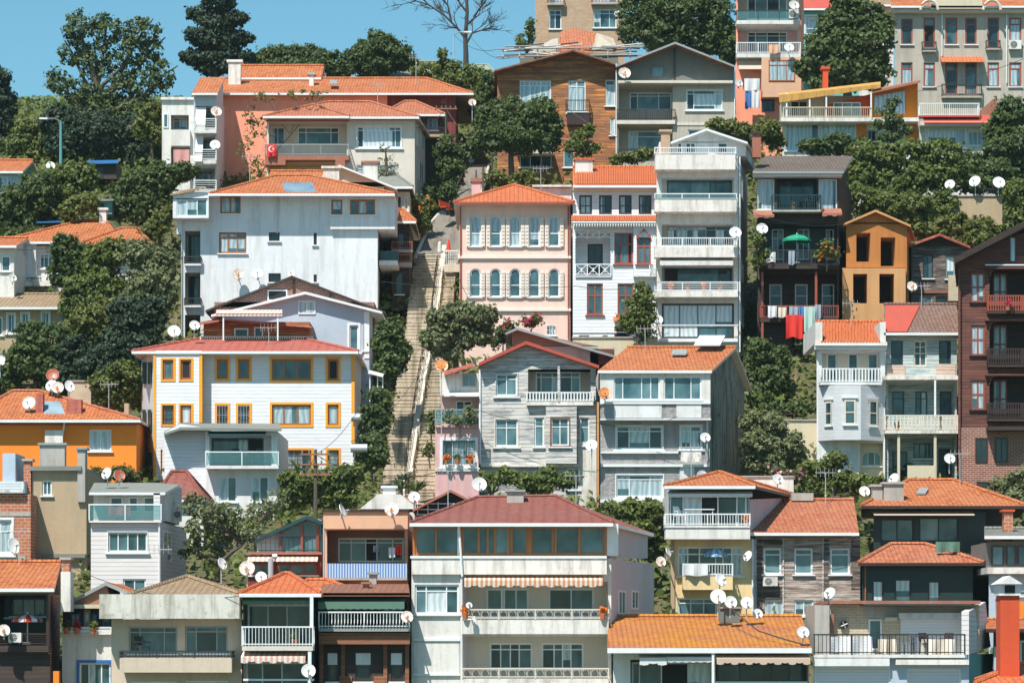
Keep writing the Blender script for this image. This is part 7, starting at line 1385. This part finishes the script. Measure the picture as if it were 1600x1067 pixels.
for x in range(694, 718, 3): q.pb(x, 392, x+.8, 413, 193.5, .03, 'W')
q.pb(693, 391, 718, 393, 193.49, .05, 'W'); q.build('railing', root)
def rwall(name, x0, y0, x1, y1, Y, mat, label): 
    root = empty(name, P((x0+x1)/2, y1, Y), label, 'wall'); q = MB(); q.pb(x0, y0, x1, y1, Y, .5, mat); q.build('masonry', root); q = MB(); q.pb(x0-1, y0-2, x1+1, y0, Y-.08, .66, 'conc'); q.build('coping', root); return root
r_ = rwall('retaining_wall', 1490, 307, 1566, 352, 194, 'beige', 'pale retaining wall carrying three dishes among the ivy'); q = MB()
for x in range(1520, 1566, 4): q.pb(x, 296, x+.8, 304, 194, .03, 'iron')
q.pb(1520, 295, 1566, 296, 194, .03, 'iron'); q.build('railing', r_)
rwall('retaining_wall', 1193, 657, 1276, 735, 171.5, 'beigel', 'beige block retaining wall left of the white bay house'); rwall('retaining_wall', 106, 596, 142, 640, 174.5, 'bricky', 'cinder block wall behind the orange house roof'); rwall('garden_wall', 1106, 745, 1240, 800, 152, 'whitec', 'white terrace wall behind the narrow cream house'); rwall('garden_wall', 770, 505, 716, 506, 178, 'pink', 'low pink garden wall') if 0 else None
r_ = rwall('chimney_block', 1124, 950, 1156, 972, 128.2, 'dkgrey', 'dark chimney block under the dish cluster on the mossy roof')
rwall('garden_wall', 895, 528, 1027, 560, 180.6, 'beigel', 'garden wall at the foot of the white wooden townhouse')
def shed(x0, y0, x1, y1, Y, wallm, roofm, label, name='shed', dep=3, drop=4):
    root = empty(name, P((x0+x1)/2, y1, Y), label, 'shed'); q = MB(); q.pb(x0, y0, x1, y1, Y, dep, wallm); q.build('wall', root); q = MB(); q.slab([P(x0-3, y0+drop*.3, Y-.4), P(x1+3, y0, Y-.4), P(x1+3, y0-drop, Y+dep+.2), P(x0-3, y0-drop*.7, Y+dep+.2)], .07, roofm); q.build('roof', root)
    q = MB(); q.pb(x0+(x1-x0)*.25, y0+(y1-y0)*.3, x0+(x1-x0)*.5, y1, Y-.04, .035, 'green'); q.build('door', root)
shed(140, 254, 182, 280, 212, 'woodd', 'tarp', 'dark shed under a bright blue tarpaulin by the left trees'); shed(60, 346, 92, 366, 198, 'woodd', 'tarp', 'small shack with a blue tarpaulin below the left bushes'); shed(150, 312, 175, 335, 197, 'tealw', 'roofgy', 'small teal shack with tin roof on the left slope'); shed(190, 292, 215, 312, 203, 'woodd', 'roof', 'tiny timber shed with orange roof left of the large white house')
root = empty('canopy', P(742, 620, 168), 'metal framed canopy on posts at the left side of the stairs', 'canopy'); q = MB(); q.slab([P(575, 582, 167), P(598, 588, 167), P(600, 584, 170), P(577, 578, 170)], .05, 'awnw'); q.build('roof', root); q = MB()
for x in (578, 590, 598): q.tube([P(x, 588, 167.3), P(x, 636, 167.3)], .035, 'W', 6)
q.build('posts', root)
# water heater drums
for x, y, Y, t in ((562, 700, 160, 'grey water tank beside the stairs under the yellow-trimmed house'), (563, 652, 165, 'tilted solar water heater at the right of the yellow-trimmed house')):
    root = empty('water_tank', P(x, y+8, Y), t, 'water tank'); q = MB(); q.tube([P(x-14, y, Y), P(x+12, y, Y)], .22, 'galv', 12); q.build('tank', root); q = MB(); q.tube([P(x-10, y, Y), P(x-10, y+14, Y+.3)], .03, 'iron', 5); q.tube([P(x+8, y, Y), P(x+8, y+14, Y+.3)], .03, 'iron', 5); q.build('stand', root)
def cable(label, pts, sag=.6, r=.018):
    q = MB(); out = []
    for (x0, y0, Y0), (x1, y1, Y1) in zip(pts, pts[1:]):
        a, b = P(x0, y0, Y0), P(x1, y1, Y1); out += [a.lerp(b, t/14)-Vector((0, 0, sag*4*(t/14)*(1-t/14))) for t in range(15)]
    q.tube(out, r, 'iron', 4); o = q.build('overhead_cable', None, base=out[0]); tag(o, label, 'cable', 'overhead cables')
cable('cable crossing the fronts of the pink mansion and townhouse', [(596, 440, 179), (900, 447, 179.5), (1026, 441, 180)], .3, .014); cable('cable from the white house down across the stairs', [(640, 385, 180), (715, 430, 180), (760, 500, 179)], .4, .016); cable('cable from the yellow-trimmed house over the foot of the stairs', [(548, 690, 160), (650, 590, 165), (690, 520, 170)], .5, .016); cable('cable from the utility pole to the yellow-trimmed house', [(493, 710, 152), (560, 640, 163)], .3); cable('cable from the utility pole to the glazed terrace house', [(493, 712, 152), (420, 790, 142)], .5); cable('cable from the utility pole to the pink house', [(496, 712, 152), (690, 735, 158)], .7); cable('cable from the bare tree post to the ruined house', [(709, 55, 238), (775, 78, 231)], .5); cable('upper cable beside the bare tree', [(730, 50, 240), (800, 90, 231)], .8); cable('cable across the long grey apartment block', [(1395, 150, 220), (1600, 92, 220)], .3); cable('cable in front of the wooden house', [(880, 165, 213), (965, 215, 210)], .2)
cable('bundle of white dish cables lying over the mossy roof', [(1142, 950, 126.6), (1185, 985, 124.6), (1262, 1008, 123)], .02, .03)

# crescent and star on the hanging flag
fl_ = [o for o in C.objects if o.name.startswith('flag')][0]; q = MB(); cc = P(424, 233, 202.6); K = 14
out = [(.20*math.cos(t), .20*math.sin(t)) for t in [math.pi*(-.8+1.6*i/K)+math.pi for i in range(K+1)]]; inn = [(.06+.165*math.cos(t), .165*math.sin(t)) for t in [math.pi*(-.72+1.44*i/K)+math.pi for i in range(K+1)]]
for i in range(K): q.face([(cc.x+out[i][0], 202.62, cc.z+out[i][1]), (cc.x+out[i+1][0], 202.62, cc.z+out[i+1][1]), (cc.x+inn[i+1][0], 202.62, cc.z+inn[i+1][1]), (cc.x+inn[i][0], 202.62, cc.z+inn[i][1])], 'clw')
sp = [(.12+(.09 if i % 2 == 0 else .036)*math.cos(i*math.pi/5+math.pi), (.09 if i % 2 == 0 else .036)*math.sin(i*math.pi/5+math.pi)) for i in range(10)]
q.face([(cc.x+x, 202.62, cc.z+y) for x, y in sp], 'clw'); q.build('emblem', fl_, base=fl_['_b'])
# roof clutter: antennas
def antenna(px, py, Y, h_, label):
    b = P(px, py, Y); root = empty('antenna', b, label, 'antenna', 'television antennas on the roofs'); q = MB(); t = b+Vector((0, 0, h_)); q.tube([b-Vector((0, 0, .5)), t], .022, 'galv', 5); q.build('mast', root); q = MB()
    q.tube([t+Vector((-.5, 0, 0)), t+Vector((.5, 0, 0))], .015, 'galv', 4)
    for x in (-.45, -.25, -.05, .15, .35): q.tube([t+Vector((x, -.25, 0)), t+Vector((x, .25, .0))], .01, 'galv', 4); q.tube([t+Vector((x, 0, -.2)), t+Vector((x, 0, .2))], .01, 'galv', 4)
    q.build('elements', root)
for a in ((390, 285, 190, 1.6, 'antenna on the left part of the large white house roof'), (590, 170, 208, 1.6, 'antenna on the cream house ridge'), (650, 130, 219, 1.8, 'antenna on the long salmon house roof'), (845, 300, 186, 1.4, 'antenna above the pink mansion roof'), (1080, 738, 146, 1.2, 'antenna left on the narrow cream house roof'), (1290, 790, 149, 1.6, 'antenna on the patched house roof'), (1500, 760, 150, 1.6, 'antenna on the dark green house roof'), (700, 790, 133, 1.5, 'antenna left on the red hip roof'), (900, 790, 133, 1.3, 'antenna right on the red hip roof'), (1008, 548, 167, 1.2, 'antenna on the terraced house ridge'), (420, 540, 172, 1.0, 'antenna on the red roof of the yellow-trimmed house'), (250, 910, 130, 1.4, 'antenna on the brown hip roof'), (30, 885, 132, 1.5, 'antenna on the bottom left orange roof'), (170, 640, 170, 1.4, 'antenna on the orange house roof'), (1330, 505, 171, 1.1, 'antenna above the bay house roof'), (1440, 480, 172, 1.2, 'antenna above the patched red and brown roof')): antenna(*a)
cable('cable from the cream house to the utility pole by the road', [(650, 200, 204), (697, 170, 209)], .3); cable('cable hanging over the road', [(697, 170, 209), (760, 230, 205), (800, 265, 198)], .5); cable('cable along the front of the silver-grey house', [(745, 640, 162.5), (935, 660, 162), (1060, 650, 160.5)], .4, .014); cable('cable over the left orange roofs', [(20, 390, 188), (160, 345, 190), (280, 330, 185)], .6, .014); cable('cable in front of the dark house balconies', [(1170, 330, 181.5), (1320, 350, 182.5)], .4, .014); cable('cable from patched house to dark green house', [(1180, 850, 142.9), (1345, 838, 142.9), (1360, 815, 144)], .2, .014); cable('cable over the bottom left roofs', [(100, 880, 127.5), (380, 930, 124.5)], .6, .014)

root = empty('garden_bench', P(697, 335, 203), 'orange painted bench at the bend of the upper road', 'bench'); bb = P(697, 335, 203); v = Vector((.42, .9, 0)); q = MB()
q.prism([bb+Vector((-.4, -.2, .42)), bb+Vector((0, -.3, .42)), bb+Vector((0, -.3, .48)), bb+Vector((-.4, -.2, .48))], v*1.6, 'redp'); q.build('seat', root); q = MB(); q.prism([bb+Vector((-.45, -.2, .5)), bb+Vector((-.4, -.2, .5)), bb+Vector((-.45, -.2, .9)), bb+Vector((-.5, -.2, .9))], v*1.6, 'redp'); q.build('backrest', root)
for t in (.1, 1.4): q = MB(); q.box(tuple(bb+v*t+Vector((-.35, -.2, 0))), tuple(bb+v*t+Vector((-.05, -.1, .42))), 'iron'); q.build('leg', root)
fa_ = empty('wall_fan', P(1319, 976, 126.4), 'round black extractor fan on the brick roof terrace wall', 'fan'); q = MB(); cc = P(1319, 976, 126.35); q.prism([cc+Vector((.17*math.cos(t*math.pi/8), 0, .17*math.sin(t*math.pi/8))) for t in range(16)], (0, .12, 0), 'black'); q.build('housing', fa_); q = MB()
for t in range(4): q.tube([cc+Vector((0, -.02, 0)), cc+Vector((.15*math.cos(t*1.57+.4), -.02, .15*math.sin(t*1.57+.4)))], .025, 'galv', 4)
q.build('blades', fa_)

hz = MB(); hz.box((-420, -40, -15), (420, 420, 70), 'W'); ho = hz.build('haze'); tag(ho, 'thin summer haze over the hillside', 'haze', kind='stuff'); hm = bpy.data.materials.new('haze'); hm.use_nodes = True; ht = hm.node_tree
for n_ in list(ht.nodes):
    if n_.type == 'BSDF_PRINCIPLED': ht.nodes.remove(n_)
pv = ht.nodes.new('ShaderNodeVolumePrincipled'); pv.inputs['Color'].default_value = (.62, .80, .86, 1); pv.inputs['Density'].default_value = .00009; pv.inputs['Anisotropy'].default_value = 0
ht.links.new(pv.outputs[0], ht.nodes['Material Output'].inputs['Volume']); ho.data.materials.clear(); ho.data.materials.append(hm)
